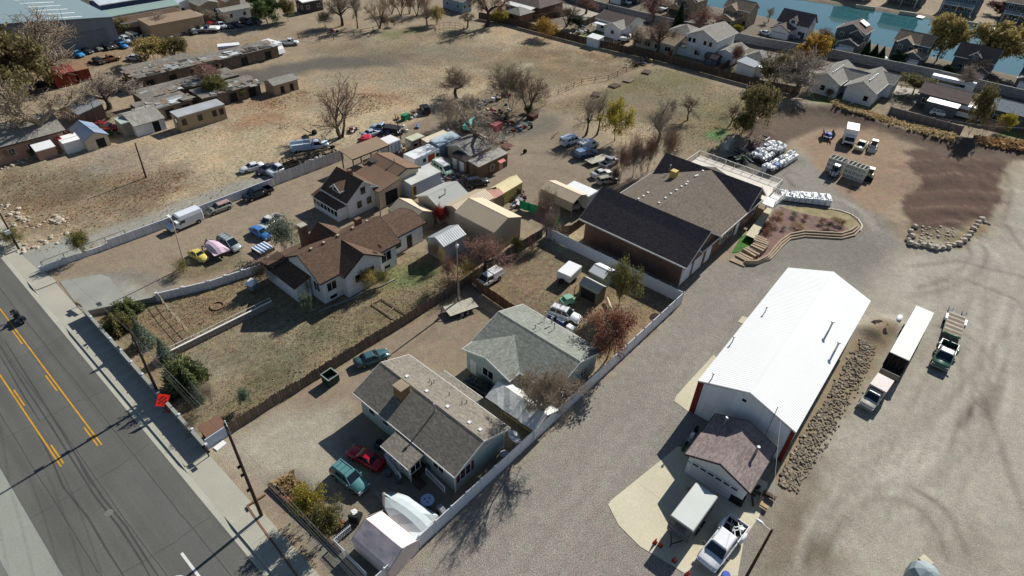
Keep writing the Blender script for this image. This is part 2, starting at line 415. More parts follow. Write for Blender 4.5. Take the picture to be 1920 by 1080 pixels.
# wheel tracks and worn paths
TR=(104,88,68)
for pl,wd,c,k in (([(440,440),(520,415),(600,410)],0.4,TR,.5),([(430,455),(510,430),(590,425)],0.4,TR,.5),([(180,540),(300,500),(420,440)],0.5,(126,106,84),.5),
 ([(860,580),(880,600),(885,640),(870,660)],0.35,TR,.5),([(815,610),(780,650),(740,670)],0.35,TR,.4),
 ([(700,250),(760,232),(900,165),(990,120)],2.2,(196,172,130),.7),([(330,345),(480,280),(600,240)],1.6,(190,168,126),.5),([(300,330),(450,265),(570,225)],0.5,(150,126,92),.4),
 ([(960,330),(1000,335),(1040,360),(1030,400),(1000,425)],0.5,TR,.5),([(975,340),(1010,350),(1020,380),(1000,400)],0.5,TR,.5),([(1000,310),(1060,320),(1100,345)],0.5,TR,.4),
 ([(940,290),(1010,285),(1100,300),(1150,310)],0.6,TR,.4),([(900,260),(980,262),(1040,240)],0.5,TR,.4)):
 stroke(pl,wd,c,k)
def arc(cx,cy,r,a0,a1,n=14):return [(cx+r[0]*math.cos(R(a0+(a1-a0)*i/n)),cy+r[1]*math.sin(R(a0+(a1-a0)*i/n))) for i in range(n+1)]
TD=(100,90,76);TL=(196,188,170)
for pl,wd,c,k in ((arc(1660,1060,(150,155),180,350),0.35,TD,.75),(arc(1660,1070,(115,138),190,350),0.3,TD,.6),(arc(1665,1075,(170,172),185,300),0.6,TL,.4),
 (arc(1740,720,(130,110),275,395),0.35,TD,.55),(arc(1740,725,(112,96),280,400),0.3,TD,.5),(arc(1735,720,(160,140),280,380),0.5,TL,.4),
 (arc(1560,480,(260,70),-60,40),0.6,TD,.4),(arc(1560,480,(290,90),-40,60),0.6,TD,.4),(arc(1560,500,(320,90),-50,60),0.4,TL,.4),
 ([(1650,905),(1740,830),(1840,700),(1890,560)],0.5,TL,.5),([(1670,925),(1760,850),(1860,720),(1910,580)],0.5,TL,.5),([(1780,660),(1840,740),(1880,850),(1920,960)],0.4,TD,.4),
 ([(1720,540),(1800,520),(1900,560)],0.5,TD,.5),([(1700,500),(1800,490),(1920,520)],0.5,TD,.5),([(1880,320),(1895,360),(1880,420),(1920,470)],0.6,TD,.4),
 ([(1620,640),(1600,690),(1570,730)],0.6,(96,78,56),.6),([(1830,750),(1815,780),(1800,800)],0.4,TD,.8),([(1860,720),(1850,740),(1835,760)],0.35,TD,.7),
 ([(1500,330),(1480,320),(1470,330),(1490,350)],0.3,(90,84,76),.6),([(1640,430),(1620,400),(1590,380),(1570,372)],1.2,(160,150,134),.5),([(1610,240),(1640,245),(1660,260)],0.5,(120,96,70),.5),
 ([(1530,215),(1600,225),(1690,262),(1760,290)],0.5,(86,68,52),.6),([(1480,215),(1560,218),(1650,240),(1740,268),(1880,290)],0.5,(80,64,50),.6),
 ([(1590,360),(1600,350),(1610,355)],0.6,(96,72,50),.7)):
 stroke(pl,wd+.15,c,min(1,k*1.25),rag=0.15)
_r=random.Random(3)
for i in range(22):
 a=_r.uniform(0,1);x0,y0=1500+_r.uniform(0,300),900+_r.uniform(-60,180);x1,y1=1760+_r.uniform(-60,160),500+_r.uniform(-40,120)
 xm,ym=(x0+x1)/2+_r.uniform(20,120),(y0+y1)/2+_r.uniform(0,80)
 stroke([((1-t)**2*x0+2*t*(1-t)*xm+t*t*x1,(1-t)**2*y0+2*t*(1-t)*ym+t*t*y1) for t in np.linspace(0,1,9)],.35,TD if i % 2 else TL,.3,rag=.1,seed=70+i)
for dx in (0,34):
 stroke([(930+dx*2,1085),(1090+dx*1.5,900),(1240+dx,740),(1340+dx*.7,600),(1420+dx*.5,520)],1.0,(158,150,138),.35,rag=.3,seed=88+dx)
for i in range(9):   # tilled rows in the dark soil
 y0=305+i*15
 stroke([(1705,y0),(1790,y0-6),(1885,y0+2)],0.5,(64,50,40) if i % 2 else (136,110,88),.7,rag=0.4,breakup=0.7,seed=60+i)
mound([(1380,262),(1450,205),(1500,196),(1560,206),(1700,252),(1800,268),(1930,282)],0.9,2.6)
mound([(1720,330),(1860,310),(1850,400),(1740,420)],0.45,7,0.9)
mound([(1430,240),(1420,270)],0.5,4,0.8)
mound([(1640,625),(1670,612)],0.9,1.6,0.7)
GZ += (fbm(gxf,gyf,6,91)-0.5)*0.10*np.clip(GW[:,0]+GW[:,2],0,1)
# natural mottling of the soils
n1=fbm(gxf,gyf,9,201);n2=fbm(gxf,gyf,2.2,207,3)
gk=1-.65*GW[:,1]-.45*GW[:,2]
GC *= (1+(n1-0.5)*0.42*gk)[:,None]*(1+(n2-0.5)*0.38*gk)[:,None]
GC *= np.array([1.0,.995,.955])*(1-.15*GW[:,:1]-.08*GW[:,2:])      # whole ground tinted slightly warm; turf and bare soil toned down
tone=(fbm(gxf,gyf,5,301)-0.5)*GW[:,0]
GC[:,0] *= 1+0.35*tone;GC[:,2] *= 1-0.35*tone

# the lake bed and shore lie lower than the land
LAKE=[(203,-60),(203,50),(206,70),(205,92),(201,112),(222,118),(235,92),(240,72),(245,52),(248,40),(251.5,20),(253,-60)]
dl=sdf(LAKE,gxf,gyf)
GZ -= 1.2*np.clip((1.0-dl)/2.0,0,1)

def ground_mesh():
 nx,ny=len(gx),len(gy)
 me=bpy.data.meshes.new('ground')
 idx=np.arange(nx*ny).reshape(nx,ny)
 q=np.stack([idx[:-1,:-1],idx[1:,:-1],idx[1:,1:],idx[:-1,1:]],-1).reshape(-1,4)
 me.vertices.add(nx*ny);me.vertices.foreach_set('co',np.stack([gxf,gyf,GZ],1).astype(np.float32).ravel())
 me.loops.add(q.size);me.loops.foreach_set('vertex_index',q.ravel().astype(np.int32))
 me.polygons.add(len(q));me.polygons.foreach_set('loop_start',np.arange(0,q.size,4,dtype=np.int32))
 me.update();me.validate()
 a=me.color_attributes.new('soil_colour','FLOAT_COLOR','POINT')
 a.data.foreach_set('color',np.concatenate([np.clip(GC,0,1),np.ones((nx*ny,1))],1).astype(np.float32).ravel())
 b=me.color_attributes.new('soil_kind','FLOAT_COLOR','POINT')
 b.data.foreach_set('color',np.concatenate([np.clip(GW,0,1),np.ones((nx*ny,1))],1).astype(np.float32).ravel())
 me.polygons.foreach_set('use_smooth',np.ones(len(q),bool))
 return me

def ground_material():
 m=bpy.data.materials.new('earth');m.use_nodes=True
 n=m.node_tree.nodes;L=m.node_tree.links;bs=n['Principled BSDF']
 bs.inputs['Roughness'].default_value=0.95;bs.inputs['Specular IOR Level'].default_value=0.1
 tc=n.new('ShaderNodeTexCoord')
 A=n.new('ShaderNodeAttribute');A.attribute_name='soil_colour'
 B=n.new('ShaderNodeAttribute');B.attribute_name='soil_kind'
 sp=n.new('ShaderNodeSeparateColor');L.new(B.outputs['Color'],sp.inputs[0])
 def noise(sc,det,ro=0.6,dist=0.0):
  t=n.new('ShaderNodeTexNoise');t.inputs['Scale'].default_value=sc;t.inputs['Detail'].default_value=det
  t.inputs['Roughness'].default_value=ro;t.inputs['Distortion'].default_value=dist
  L.new(tc.outputs['Object'],t.inputs['Vector']);return t.outputs['Fac']
 def mr(x,a,b,lo,hi):
  q=n.new('ShaderNodeMapRange');q.inputs['From Min'].default_value=lo;q.inputs['From Max'].default_value=hi
  q.inputs['To Min'].default_value=a;q.inputs['To Max'].default_value=b;L.new(x,q.inputs['Value']);return q.outputs[0]
 def math_(op,a,b):
  q=n.new('ShaderNodeMath');q.operation=op
  for s,i in ((a,0),(b,1)):
   if isinstance(s,float):q.inputs[i].default_value=s
   else:L.new(s,q.inputs[i])
  return q.outputs[0]
 def lerp1(fac,x):      # 1 + fac*(x-1)
  return math_('ADD',1.0,math_('MULTIPLY',fac,math_('SUBTRACT',x,1.0)))
 g_tuft=mr(noise(1.6,8,0.74),0.6,1.38,0.32,0.68)
 g_blade=mr(noise(7.0,5,0.75),0.6,1.4,0.3,0.7)
 gr_sp=mr(noise(9.0,5,0.8),0.25,1.8,0.32,0.68)
 so_sp=mr(noise(1.1,9,0.75,0.4),0.82,1.18,0.3,0.7)
 so_f=mr(noise(7.0,6,0.8),0.62,1.38,0.3,0.7)
 lit=mr(noise(3.3,6,0.75),0.62,1.0,0.30,0.40)     # dark crumbs: leaves, clods
 f=math_('MULTIPLY',lerp1(sp.outputs[0],math_('MULTIPLY',g_tuft,g_blade)),lerp1(sp.outputs[1],gr_sp))
 f=math_('MULTIPLY',f,math_('MULTIPLY',so_sp,lerp1(math_('SUBTRACT',1.0,sp.outputs[1]),so_f)))
 f=math_('MULTIPLY',f,lerp1(math_('ADD',sp.outputs[0],math_('MULTIPLY',sp.outputs[2],0.45)),lit))
 mx=n.new('ShaderNodeMix');mx.data_type='RGBA';mx.blend_type='MULTIPLY';mx.inputs[0].default_value=1
 L.new(A.outputs['Color'],mx.inputs[6]);L.new(f,mx.inputs[7])
 hv=n.new('ShaderNodeHueSaturation');L.new(mx.outputs[2],hv.inputs['Color'])
 L.new(mr(noise(0.9,5),0.47,0.53,0.3,0.7),hv.inputs['Hue']);hv.inputs['Saturation'].default_value=0.8
 L.new(hv.outputs[0],bs.inputs['Base Color'])
 bp=n.new('ShaderNodeBump');bp.inputs['Strength'].default_value=0.55;bp.inputs['Distance'].default_value=0.10
 L.new(math_('ADD',noise(2.4,8,0.7),noise(9.0,3,0.6)),bp.inputs['Height']);L.new(bp.outputs[0],bs.inputs['Normal'])
 return m
gme=ground_mesh();gme.materials.append(ground_material())
structure(link('ground',gme))

def gz(x,y):   # height of the ground sheet at a place
 i=min(max(np.searchsorted(gx,x)-1,0),len(gx)-2);j=min(max(np.searchsorted(gy,y)-1,0),len(gy)-2)
 return float(GZ.reshape(len(gx),len(gy))[i:i+2,j:j+2].mean())

# lake
mw=bpy.data.materials.new('lake_water');mw.use_nodes=True
_n=mw.node_tree.nodes;_b=_n['Principled BSDF'];_b.inputs['Base Color'].default_value=(*lin((50,98,104)),1)
_b.inputs['Roughness'].default_value=0.05;_b.inputs['IOR'].default_value=1.33
_t=_n.new('ShaderNodeTexNoise');_t.inputs['Scale'].default_value=0.6;_t.inputs['Detail'].default_value=3
_c=_n.new('ShaderNodeTexCoord');mw.node_tree.links.new(_c.outputs['Object'],_t.inputs['Vector'])
_u=_n.new('ShaderNodeBump');_u.inputs['Strength'].default_value=0.04;_u.inputs['Distance'].default_value=0.1
mw.node_tree.links.new(_t.outputs['Fac'],_u.inputs['Height']);mw.node_tree.links.new(_u.outputs[0],_b.inputs['Normal'])
b=MB();ctr=[(200,-80),(200,120),(226,124),(258,40),(260,-80)]
b.add([(x,y,-0.7) for x,y in ctr],[tuple(range(len(ctr)))[::-1]])
lo=b.build('lake_water',mw);structure(lo)
# ------------------------------------------------------------------ street, kerbs, pavements, painted lines
def asphalt():
 m=mat('asphalt',(98,97,92),0.9,kind='plain',var=0.12,scale=0.5,spec=0.15,bump=0.35)
 n=m.node_tree.nodes;L=m.node_tree.links;bs=n['Principled BSDF']
 src=bs.inputs['Base Color'].links[0].from_socket
 tc=n.new('ShaderNodeTexCoord');mp=n.new('ShaderNodeMapping');mp.inputs['Scale'].default_value=(0.9,0.02,1);L.new(tc.outputs['Object'],mp.inputs[0])
 t=n.new('ShaderNodeTexNoise');t.inputs['Scale'].default_value=1.0;t.inputs['Detail'].default_value=4;L.new(mp.outputs[0],t.inputs[0])
 r=n.new('ShaderNodeMapRange');r.inputs['From Min'].default_value=0.3;r.inputs['From Max'].default_value=0.7;r.inputs['To Min'].default_value=0.86;r.inputs['To Max'].default_value=1.14
 L.new(t.outputs['Fac'],r.inputs['Value'])
 q=n.new('ShaderNodeMix');q.data_type='RGBA';q.blend_type='MULTIPLY';q.inputs[0].default_value=1
 L.new(src,q.inputs[6]);L.new(r.outputs[0],q.inputs[7]);L.new(q.outputs[2],bs.inputs['Base Color'])
 return m
ASPH=asphalt()
CONC=mat('pavement_concrete',(174,169,153),0.9,var=0.10,scale=0.7,spec=0.15,bump=0.2)
CONC2=mat('kerb_concrete',(176,174,158),0.9,var=0.10,scale=1,spec=0.15,bump=0.2)
CONC_W=mat('pale_concrete',(204,195,168),0.9,var=0.13,scale=0.5,spec=0.15,bump=0.15)
CONC_G=mat('old_concrete',(150,150,140),0.9,var=0.14,scale=0.8,spec=0.15,bump=0.2)
YEL=mat('road_paint_yellow',(206,150,32),0.7,var=0.2,scale=3,spec=0.2,bump=0.05)
WHT=mat('road_paint_white',(214,214,206),0.7,var=0.14,scale=3,spec=0.2,bump=0.05)
TAR=mat('tyre_mark',(76,76,74),0.9,var=0.12,scale=2,spec=0.1,bump=0.1)
PATCH=mat('asphalt_worn',(101,100,97),0.9,var=0.1,scale=0.6,spec=0.1,bump=0.25)
Y0,Y1=-60.0,330.0
def sheet(name,poly,z,m):
 b=MB();b.add([(x,y,z) for x,y in poly],[tuple(range(len(poly)))]);return b.build(name,m)
structure(sheet('road',[(-4.25,Y0),(6.45,Y0),(6.45,Y1),(-4.25,Y1)],0.012,ASPH))
# left side: concrete gutter and pavement, then a darker drive
structure(sheet('pavement_left',[(-7.1,Y0),(-4.25,Y0),(-4.25,Y1),(-7.1,Y1)],0.016,mat('old_gutter_concrete',(146,148,136),.9,var=.12,scale=.5)))
structure(sheet('driveway_left',[(-40,Y0),(-7.1,Y0),(-7.1,Y1),(-40,Y1)],0.012,mat('drive_asphalt',(112,114,108),0.9,var=0.12,scale=0.5)))
# gutter and right pavement as slabs with joints
structure(sheet('gutter',[(6.45,Y0),(7.0,Y0),(7.0,Y1),(6.45,Y1)],0.016,CONC2))
pave=sheet('pavement',[(7.0,Y0),(9.32,Y0),(9.32,Y1),(7.0,Y1)],0.020,CONC);structure(pave)
raised=[(-50,37.4),(43.7,73.0),(81.9,85.8),(95,190)]
SLAB=[]
b=MB();b.bx(-1.13,1.13,-0.745,0.745,0,0.13)
slab_me=b.build('paving_slab',CONC,pave).data
_o=bpy.data.objects['paving_slab'];bpy.data.objects.remove(_o)
kerb_tot=MB()
for a,c in raised:
 # the raised kerb, tapering down at its ends to the drop kerbs
 ramp=1.6
 prof=[(a,0.025),(min(a+ramp,c),0.155),(max(c-ramp,a),0.155),(c,0.025)]
 for (ya,za),(yb,zb) in zip(prof[:-1],prof[1:]):
  kerb_tot.hexa([(6.98,ya,0),(7.16,ya,0),(7.16,yb,0),(6.98,yb,0),(7.0,ya,za),(7.16,ya,za),(7.16,yb,zb),(7.0,yb,zb)])
 y=max(a,-4)+1.6
 while y < min(c,110)-0.8:
  link('paving_slab',slab_me,pave,(8.3,y,0.02))
  y += 1.51
structure(kerb_tot.build('kerb',CONC2))
# paint
pl=sheet('lane_marking',[(0,0),(0.01,0),(0.01,0.01),(0,0.01)],0.0,YEL);bpy.data.objects.remove(pl)
def stripe(x,y0,y1,wd,m,name='lane_marking'):
 structure(sheet(name,[(x-wd/2,y0),(x+wd/2,y0),(x+wd/2,y1),(x-wd/2,y1)],0.018,m))
stripe(3.02,52.8,300,0.13,YEL);stripe(-0.48,53.0,300,0.13,YEL)
y=53.0
while y < 220:
 stripe(2.72,y,y+3.2,0.13,YEL);stripe(-0.2,y+0.2,y+3.3,0.13,YEL);y += 10.25
stripe(2.95,-30,36.8,0.22,WHT)
stripe(-0.42,-30,12,0.22,WHT)
# turn arrow
ar=MB();cx,cy=1.35,34.6
pts=[]
for i in range(9):
 t=R(-10+i*20);pts.append((cx+0.75*math.cos(t),cy-0.2+0.85*math.sin(t)))
for i in range(8):
 (xa,ya),(xb,yb)=pts[i],pts[i+1];d=Vector((xb-xa,yb-ya)).normalized();nrm=Vector((-d.y,d.x))*0.14
 ar.add([(xa-nrm.x,ya-nrm.y,.018),(xb-nrm.x,yb-nrm.y,.018),(xb+nrm.x,yb+nrm.y,.018),(xa+nrm.x,ya+nrm.y,.018)],[(0,1,2,3)])
xe,ye=pts[-1];ar.add([(xe-0.45,ye+0.05,.018),(xe+0.45,ye+0.05,.018),(xe-0.1,ye-0.9,.018)],[(0,2,1)])
ar.add([(cx+0.62,cy-3.2,.018),(cx+0.9,cy-3.2,.018),(cx+0.9,cy-0.3,.018),(cx+0.62,cy-0.3,.018)],[(0,1,2,3)])
structure(ar.build('turn_arrow',WHT))
# lighter worn lane and dark wheel marks
structure(sheet('worn_lane',[(3.3,0),(4.4,0),(4.5,47),(3.5,47.5)],0.0145,PATCH))
def ribbon(px,wd,m,z,name):
 P=[G(*q) for q in px];b=MB();V=[]
 for i,q in enumerate(P):
  d=(P[min(i+1,len(P)-1)]-P[max(i-1,0)]).normalized();nn=Vector((-d.y,d.x,0))*wd/2*(0.4 if i in (0,len(P)-1) else 1)
  V += [(q.x-nn.x,q.y-nn.y,z),(q.x+nn.x,q.y+nn.y,z)]
 b.add(V,[(2*i,2*i+2,2*i+3,2*i+1) for i in range(len(P)-1)]);return b.build(name,m)
for k,pxs in enumerate([[(10,640),(60,720),(110,800),(150,866),(190,930),(235,985),(270,1040),(300,1085)],[(0,650),(45,722),(98,802),(138,866),(178,930),(225,990),(258,1040),(284,1085)],
       [(60,790),(100,868),(118,912),(165,970),(200,1030),(235,1085)],[(148,866),(156,880),(170,905),(190,925)],[(0,665),(40,735),(75,790)]]):
 structure(ribbon(pxs,0.16,TAR,0.0155+0.0005*k,'tyre_mark'))
for px,wd in (([(0,988),(60,960)],.0),):pass
SEAM=mat('crack_seal',(70,70,69),.9,var=.1)
rs_=random.Random(2)
for k,(x,a,c) in enumerate(((4.75,18,95),(1.3,30,120),(-2.3,40,110))):
 V_=[];ys=np.arange(a,c,1.5);xs=x+np.cumsum([rs_.gauss(0,.03) for _ in ys])
 for i,y in enumerate(ys):V_ += [(xs[i]-.03,y,.0152),(xs[i]+.03,y,.0152)]
 structure(MB().add(V_,[(2*i,2*i+1,2*i+3,2*i+2) for i in range(len(ys)-1)]).build('crack_seal',SEAM))
for y0 in (38.5,49.2,60.4,71.0):
 V_=[];xs=np.arange(-4.2,6.4,.8);y=y0
 for i,x in enumerate(xs):y += rs_.gauss(0,.12);V_ += [(x,y-.025,.0153),(x,y+.025,.0153)]
 structure(MB().add(V_,[(2*i,2*i+2,2*i+3,2*i+1) for i in range(len(xs)-1)]).build('crack_seal',SEAM))
# manhole
mb=MB();q=G(204,962)
mb.prism([(q.x+0.36*math.cos(2*math.pi*i/18),q.y+0.36*math.sin(2*math.pi*i/18)) for i in range(18)],0.0,0.022)
single('manhole_cover','round iron manhole cover in the traffic lane near the turn arrow','manhole',mb,mat('manhole_iron',(118,116,108),0.8,var=0.2))
# back street along the sound wall, lake shore paths, concrete aprons
def px_sheet(name,px,z,m):return structure(sheet(name,[tuple(G(*q)[:2]) for q in px],z,m))
px_sheet('back_street',[(935,-18),(1050,5),(1168,38),(1300,75),(1480,122),(1640,150),(1780,183),(1935,214),(2200,270),(2200,292),(1920,236),(1770,204),(1640,178),(1480,148),(1300,100),(1160,60),(1000,20),(935,0)],0.02,mat('back_street_asphalt',(168,160,144),0.9,var=0.1,scale=0.4))
ap=px_sheet('concrete_apron',[(1140,946),(1146,938),(1270,838),(1300,838),(1440,905),(1424,968),(1395,1010),(1383,1080),(1300,1085),(1200,1025),(1160,985)],0.03,CONC_W)
px_sheet('concrete_apron',[(1264,752),(1268,742),(1338,665),(1360,690),(1320,780),(1290,772)],0.03,CONC_W)
px_sheet('door_slab',[(1383,604),(1392,593),(1402,596),(1394,608)],0.05,CONC_W)
px_sheet('concrete_drive',[(112,528),(188,515),(205,520),(236,562),(170,585),(150,580)],0.03,CONC_G)
px_sheet('concrete_drive',[(40,476),(140,440),(172,456),(160,480),(75,508)],0.03,CONC_G)
for j,(a,c) in enumerate([((1196,905),(1268,958)),((1268,958),(1318,930))]):
 structure(ribbon([a,c],0.05,mat('joint_dark',(150,142,120),0.9),0.034,'apron_joint'))
# ------------------------------------------------------------------ building kit (walls, roofs, openings as parts)
SH_GREY=mat('shingle_greybrown',(134,127,115),0.95,kind='shingle',var=0.1,scale=1.2,spec=0.1)
SH_GREEN=mat('shingle_greygreen',(140,142,132),0.95,kind='shingle',var=0.08,scale=1.2,spec=0.1)
SH_BROWN=mat('shingle_brown',(104,84,70),0.95,kind='shingle',var=0.12,scale=1.2,spec=0.1)
SH_DARK=mat('shingle_charcoal',(112,98,92),0.95,kind='shingle',var=0.12,scale=1.2,spec=0.1)
SH_TAUPE=mat('shingle_taupe',(120,110,98),0.95,kind='shingle',var=0.07,scale=1.0,spec=0.1)
SH_RED=mat('shingle_mauve',(150,135,130),0.95,kind='shingle',var=0.14,scale=1.0,spec=0.1,p=(0.34,0.17,0.014,0.6))
SH_LT=mat('shingle_pale_grey',(150,146,136),0.95,kind='shingle',var=0.08,scale=1.0,spec=0.1)
SH_TAN=mat('shingle_tan',(160,140,118),0.95,kind='shingle',var=0.1,scale=1.0,spec=0.1)
ROLL_BR=mat('roll_roof_brown',(130,106,88),0.95,kind='panel',var=0.1,scale=0.8,spec=0.1,p=(0.95,30,0.015,0.85))
ROLL_TAN=mat('roll_roof_tan',(150,130,108),0.95,var=0.1,scale=0.8,spec=0.1)
MET_W=mat('white_metal_roof',(244,243,238),0.55,var=0.02,scale=0.4,spec=0.3,bump=0)
MET_TAN=mat('tan_metal_roof',(206,186,156),0.6,var=0.05,scale=0.5,bump=0)
MET_TAN_D=mat('tan_metal_wall',(176,160,136),0.6,var=0.05,scale=0.5,bump=0)
MET_GAL=mat('galvanised_roof',(178,180,180),0.5,0.0,var=0.16,scale=1.2,spec=0.4)
MET_OLD=mat('old_tin_roof',(152,154,152),0.7,kind='streak',var=0.15,scale=0.8)
MET_BLUE=mat('blue_grey_metal',(128,146,150),0.6,var=0.06,scale=0.2,bump=0)
W_GREEN=mat('siding_pale_green',(178,190,182),0.8,kind='siding',var=0.05)
W_WHITE=mat('siding_white',(234,234,232),0.8,kind='siding',var=0.06)
W_WARM=mat('siding_cream',(206,194,170),0.8,kind='siding',var=0.06)
W_TAN=mat('siding_tan',(172,150,122),0.8,kind='siding',var=0.06)
W_SAL=mat('stucco_salmon',(176,138,118),0.9,var=0.06)
W_GREY=mat('siding_blue_grey',(92,98,102),0.8,kind='siding',var=0.08)
W_MET=mat('white_metal_wall',(232,234,236),0.6,kind='panel',var=0.04,p=(0.3,12,0.01,0.86))
BRICK=mat('red_brown_brick',(128,98,82),0.9,kind='brick',var=0.25,scale=1.5)
BRICK_T=mat('tan_brick',(150,120,92),0.9,kind='brick',var=0.15,scale=1.5)
TRIM_W=mat('trim_white',(226,224,216),0.6,var=0.05)
TRIM_D=mat('trim_dark',(62,58,56),0.7,var=0.1)
TRIM_R=mat('trim_red_metal',(120,40,34),0.6,var=0.1)
WOOD_OLD=mat('weathered_wood',(134,116,98),0.9,kind='streak',var=0.2,scale=1.2)
WOOD_DK=mat('dark_stained_wood',(92,74,60),0.9,kind='streak',var=0.2,scale=1.2)
WOOD_NEW=mat('raw_timber',(176,150,116),0.9,kind='streak',var=0.15,scale=1.2)
PLY=mat('plywood_tan',(180,152,112),0.9,kind='streak',var=0.12)
GLASS=glass()
GAL=mat('galvanised_pipe',(160,162,164),0.45,0.3,var=0.1)
BLK=mat('matt_black',(30,30,32),0.7,var=0.2)
PLW=mat('white_plastic',(232,232,228),0.5,var=0.03)

def house(name,label,cat,x,y,rz=0.0,group=None):
 return thing(name,label,cat,(x,y,0),R(rz),group)

def corr(b,x0,x1,y0,y1,za,zb,along,pitch=0.3,h=0.02):
 """ribbed metal slope: ribs run down the slope; along = axis the ribs are spaced on; za at y0/x0, zb at y1/x1"""
 lo,hi=(x0,x1) if along == 'x' else (y0,y1)
 n=max(2,int((hi-lo)/pitch))
 V=[];t=0.05
 for i in range(4*n+1):
  q=lo+(hi-lo)*i/(4*n);k=h if i % 4 in (1,2) else 0.0
  for (s,z) in ((0,za),(1,zb)):
   p=(q,y0 if s == 0 else y1,z+k) if along == 'x' else (x0 if s == 0 else x1,q,z+k)
   V.append(p)
 F=[(2*i,2*i+2,2*i+3,2*i+1) if along == 'x' else (2*i,2*i+1,2*i+3,2*i+2) for i in range(4*n)]
 b.add(V,F)

def wing(r,x0,x1,y0,y1,ze,rise,axis='x',rm=None,wm=None,over=0.45,style='gable',z0=0.0,trim=None,metal=False,t=0.14,name_roof='roof',wall=True,ends=None):
 """one volume in the coordinates of r: roof outline x0..x1,y0..y1 at eave height ze"""
 hasr=rm is not None
 if axis == 'y':
  sw=lambda p:(p[1],p[0],p[2]);a0,a1,c0,c1=y0,y1,x0,x1
 else:
  sw=lambda p:p;a0,a1,c0,c1=x0,x1,y0,y1
 flip=axis == 'y'
 def addp(b,V,F):b.add([sw(p) for p in V],[f[::-1] if flip else f for f in F])
 cm=(c0+c1)/2;hw=(c1-c0)/2;zr=ze+rise
 o=over
 if style == 'gable':
  if wall:
   b=MB();zw=ze+rise*o/hw
   P=[(c0+o,z0),(c1-o,z0),(c1-o,zw),(cm,zr-0.005),(c0+o,zw)];n=5
   V=[(a0+o,c,z) for c,z in P]+[(a1-o,c,z) for c,z in P]
   F=[tuple(range(n-1,-1,-1)),tuple(range(n,2*n))]+[(i,(i+1) % n,n+(i+1) % n,n+i) for i in range(n)]
   addp(b,V,F);b.build('wall',wm,r)
  b=MB()
  for ca,s in ((c0,1),(c1,-1)):
   V=[(a0,ca,ze),(a1,ca,ze),(a1,cm,zr),(a0,cm,zr),(a0,ca,ze+t),(a1,ca,ze+t),(a1,cm,zr+t),(a0,cm,zr+t)]
   F=[(0,3,2,1),(4,5,6,7),(0,1,5,4),(1,2,6,5),(3,0,4,7)]
   if s < 0:F=[f[::-1] for f in F]
   addp(b,V,F)
  ro=b.build(name_roof,rm,r)
  if metal:
   b=MB();kk=(.36,.03) if rm in (MET_TAN,MET_GAL) else (.3,.013)
   if axis == 'x':
    corr(b,x0,x1,y0,cm,ze+t+.01,zr+t+.01,'x',*kk);corr(b,x0,x1,cm,y1,zr+t+.01,ze+t+.01,'x',*kk)
   else:
    corr(b,x0,cm,y0,y1,ze+t+.01,zr+t+.01,'y',*kk);corr(b,cm,x1,y0,y1,zr+t+.01,ze+t+.01,'y',*kk)
   b.build('ribbed_sheet',rm,ro)
  b=MB();V=[(a0-.01,cm-.18,zr+t-.18*rise/hw+.015),(a1+.01,cm-.18,zr+t-.18*rise/hw+.015),(a1+.01,cm,zr+t+.04),(a0-.01,cm,zr+t+.04),(a0-.01,cm+.18,zr+t-.18*rise/hw+.015),(a1+.01,cm+.18,zr+t-.18*rise/hw+.015)]
  addp(b,V,[(0,1,2,3),(3,2,5,4)]);b.build('ridge_cap',rm,ro)
  if trim:
   b=MB()
   for ca in (c0,c1):      # eave fascia / gutter
    e=0.06 if ca == c1 else -0.06
    V=[(a0-.02,min(ca,ca+e),ze-0.08),(a1+.02,min(ca,ca+e),ze-0.08),(a1+.02,max(ca,ca+e),ze-0.08),(a0-.02,max(ca,ca+e),ze-0.08)]
    V += [(p[0],p[1],ze+t-0.005) for p in V]
    addp(b,V,[(0,3,2,1),(4,5,6,7),(0,1,5,4),(1,2,6,5),(2,3,7,6),(3,0,4,7)])
   for aa in (a0,a1):      # rakes
    e=0.05 if aa == a1 else -0.05
    lo_,hi_=min(aa,aa+e),max(aa,aa+e)
    for ca,in ((c0,),(c1,)):
     V=[(lo_,ca,ze-.06),(hi_,ca,ze-.06),(hi_,cm,zr-.06),(lo_,cm,zr-.06),(lo_,ca,ze+t+.02),(hi_,ca,ze+t+.02),(hi_,cm,zr+t+.02),(lo_,cm,zr+t+.02)]
     F=[(0,3,2,1),(4,5,6,7),(0,1,5,4),(1,2,6,5),(2,3,7,6),(3,0,4,7)]
     if ca == c1:F=[f[::-1] for f in F]
     addp(b,V,F)
   b.build('trim',trim,ro)
  return ro
 if style == 'hip':
  if wall:MB().bx(x0+o,x1-o,y0+o,y1-o,z0,ze).build('wall',wm,r)
  e=min(hw,(a1-a0)/2-0.2);b=MB()
  V=[(a0,c0,ze),(a1,c0,ze),(a1,c1,ze),(a0,c1,ze),(a0+e,cm,zr),(a1-e,cm,zr),(a0,c0,ze-t),(a1,c0,ze-t),(a1,c1,ze-t),(a0,c1,ze-t)]
  addp(b,V,[(0,1,5,4),(1,2,5),(2,3,4,5),(3,0,4),(6,9,8,7),(6,7,1,0),(7,8,2,1),(8,9,3,2),(9,6,0,3)])
  ro=b.build(name_roof,rm,r)
  if trim:
   b=MB()
   for (ax,ay,bx_,by_) in ((x0-.05,y0-.05,x1+.05,y0),(x0-.05,y1,x1+.05,y1+.05),(x0-.05,y0,x0,y1),(x1,y0,x1+.05,y1)):
    b.bx(ax,bx_,ay,by_,ze-t-.03,ze+.01)
   b.build('trim',trim,ro)
  return ro
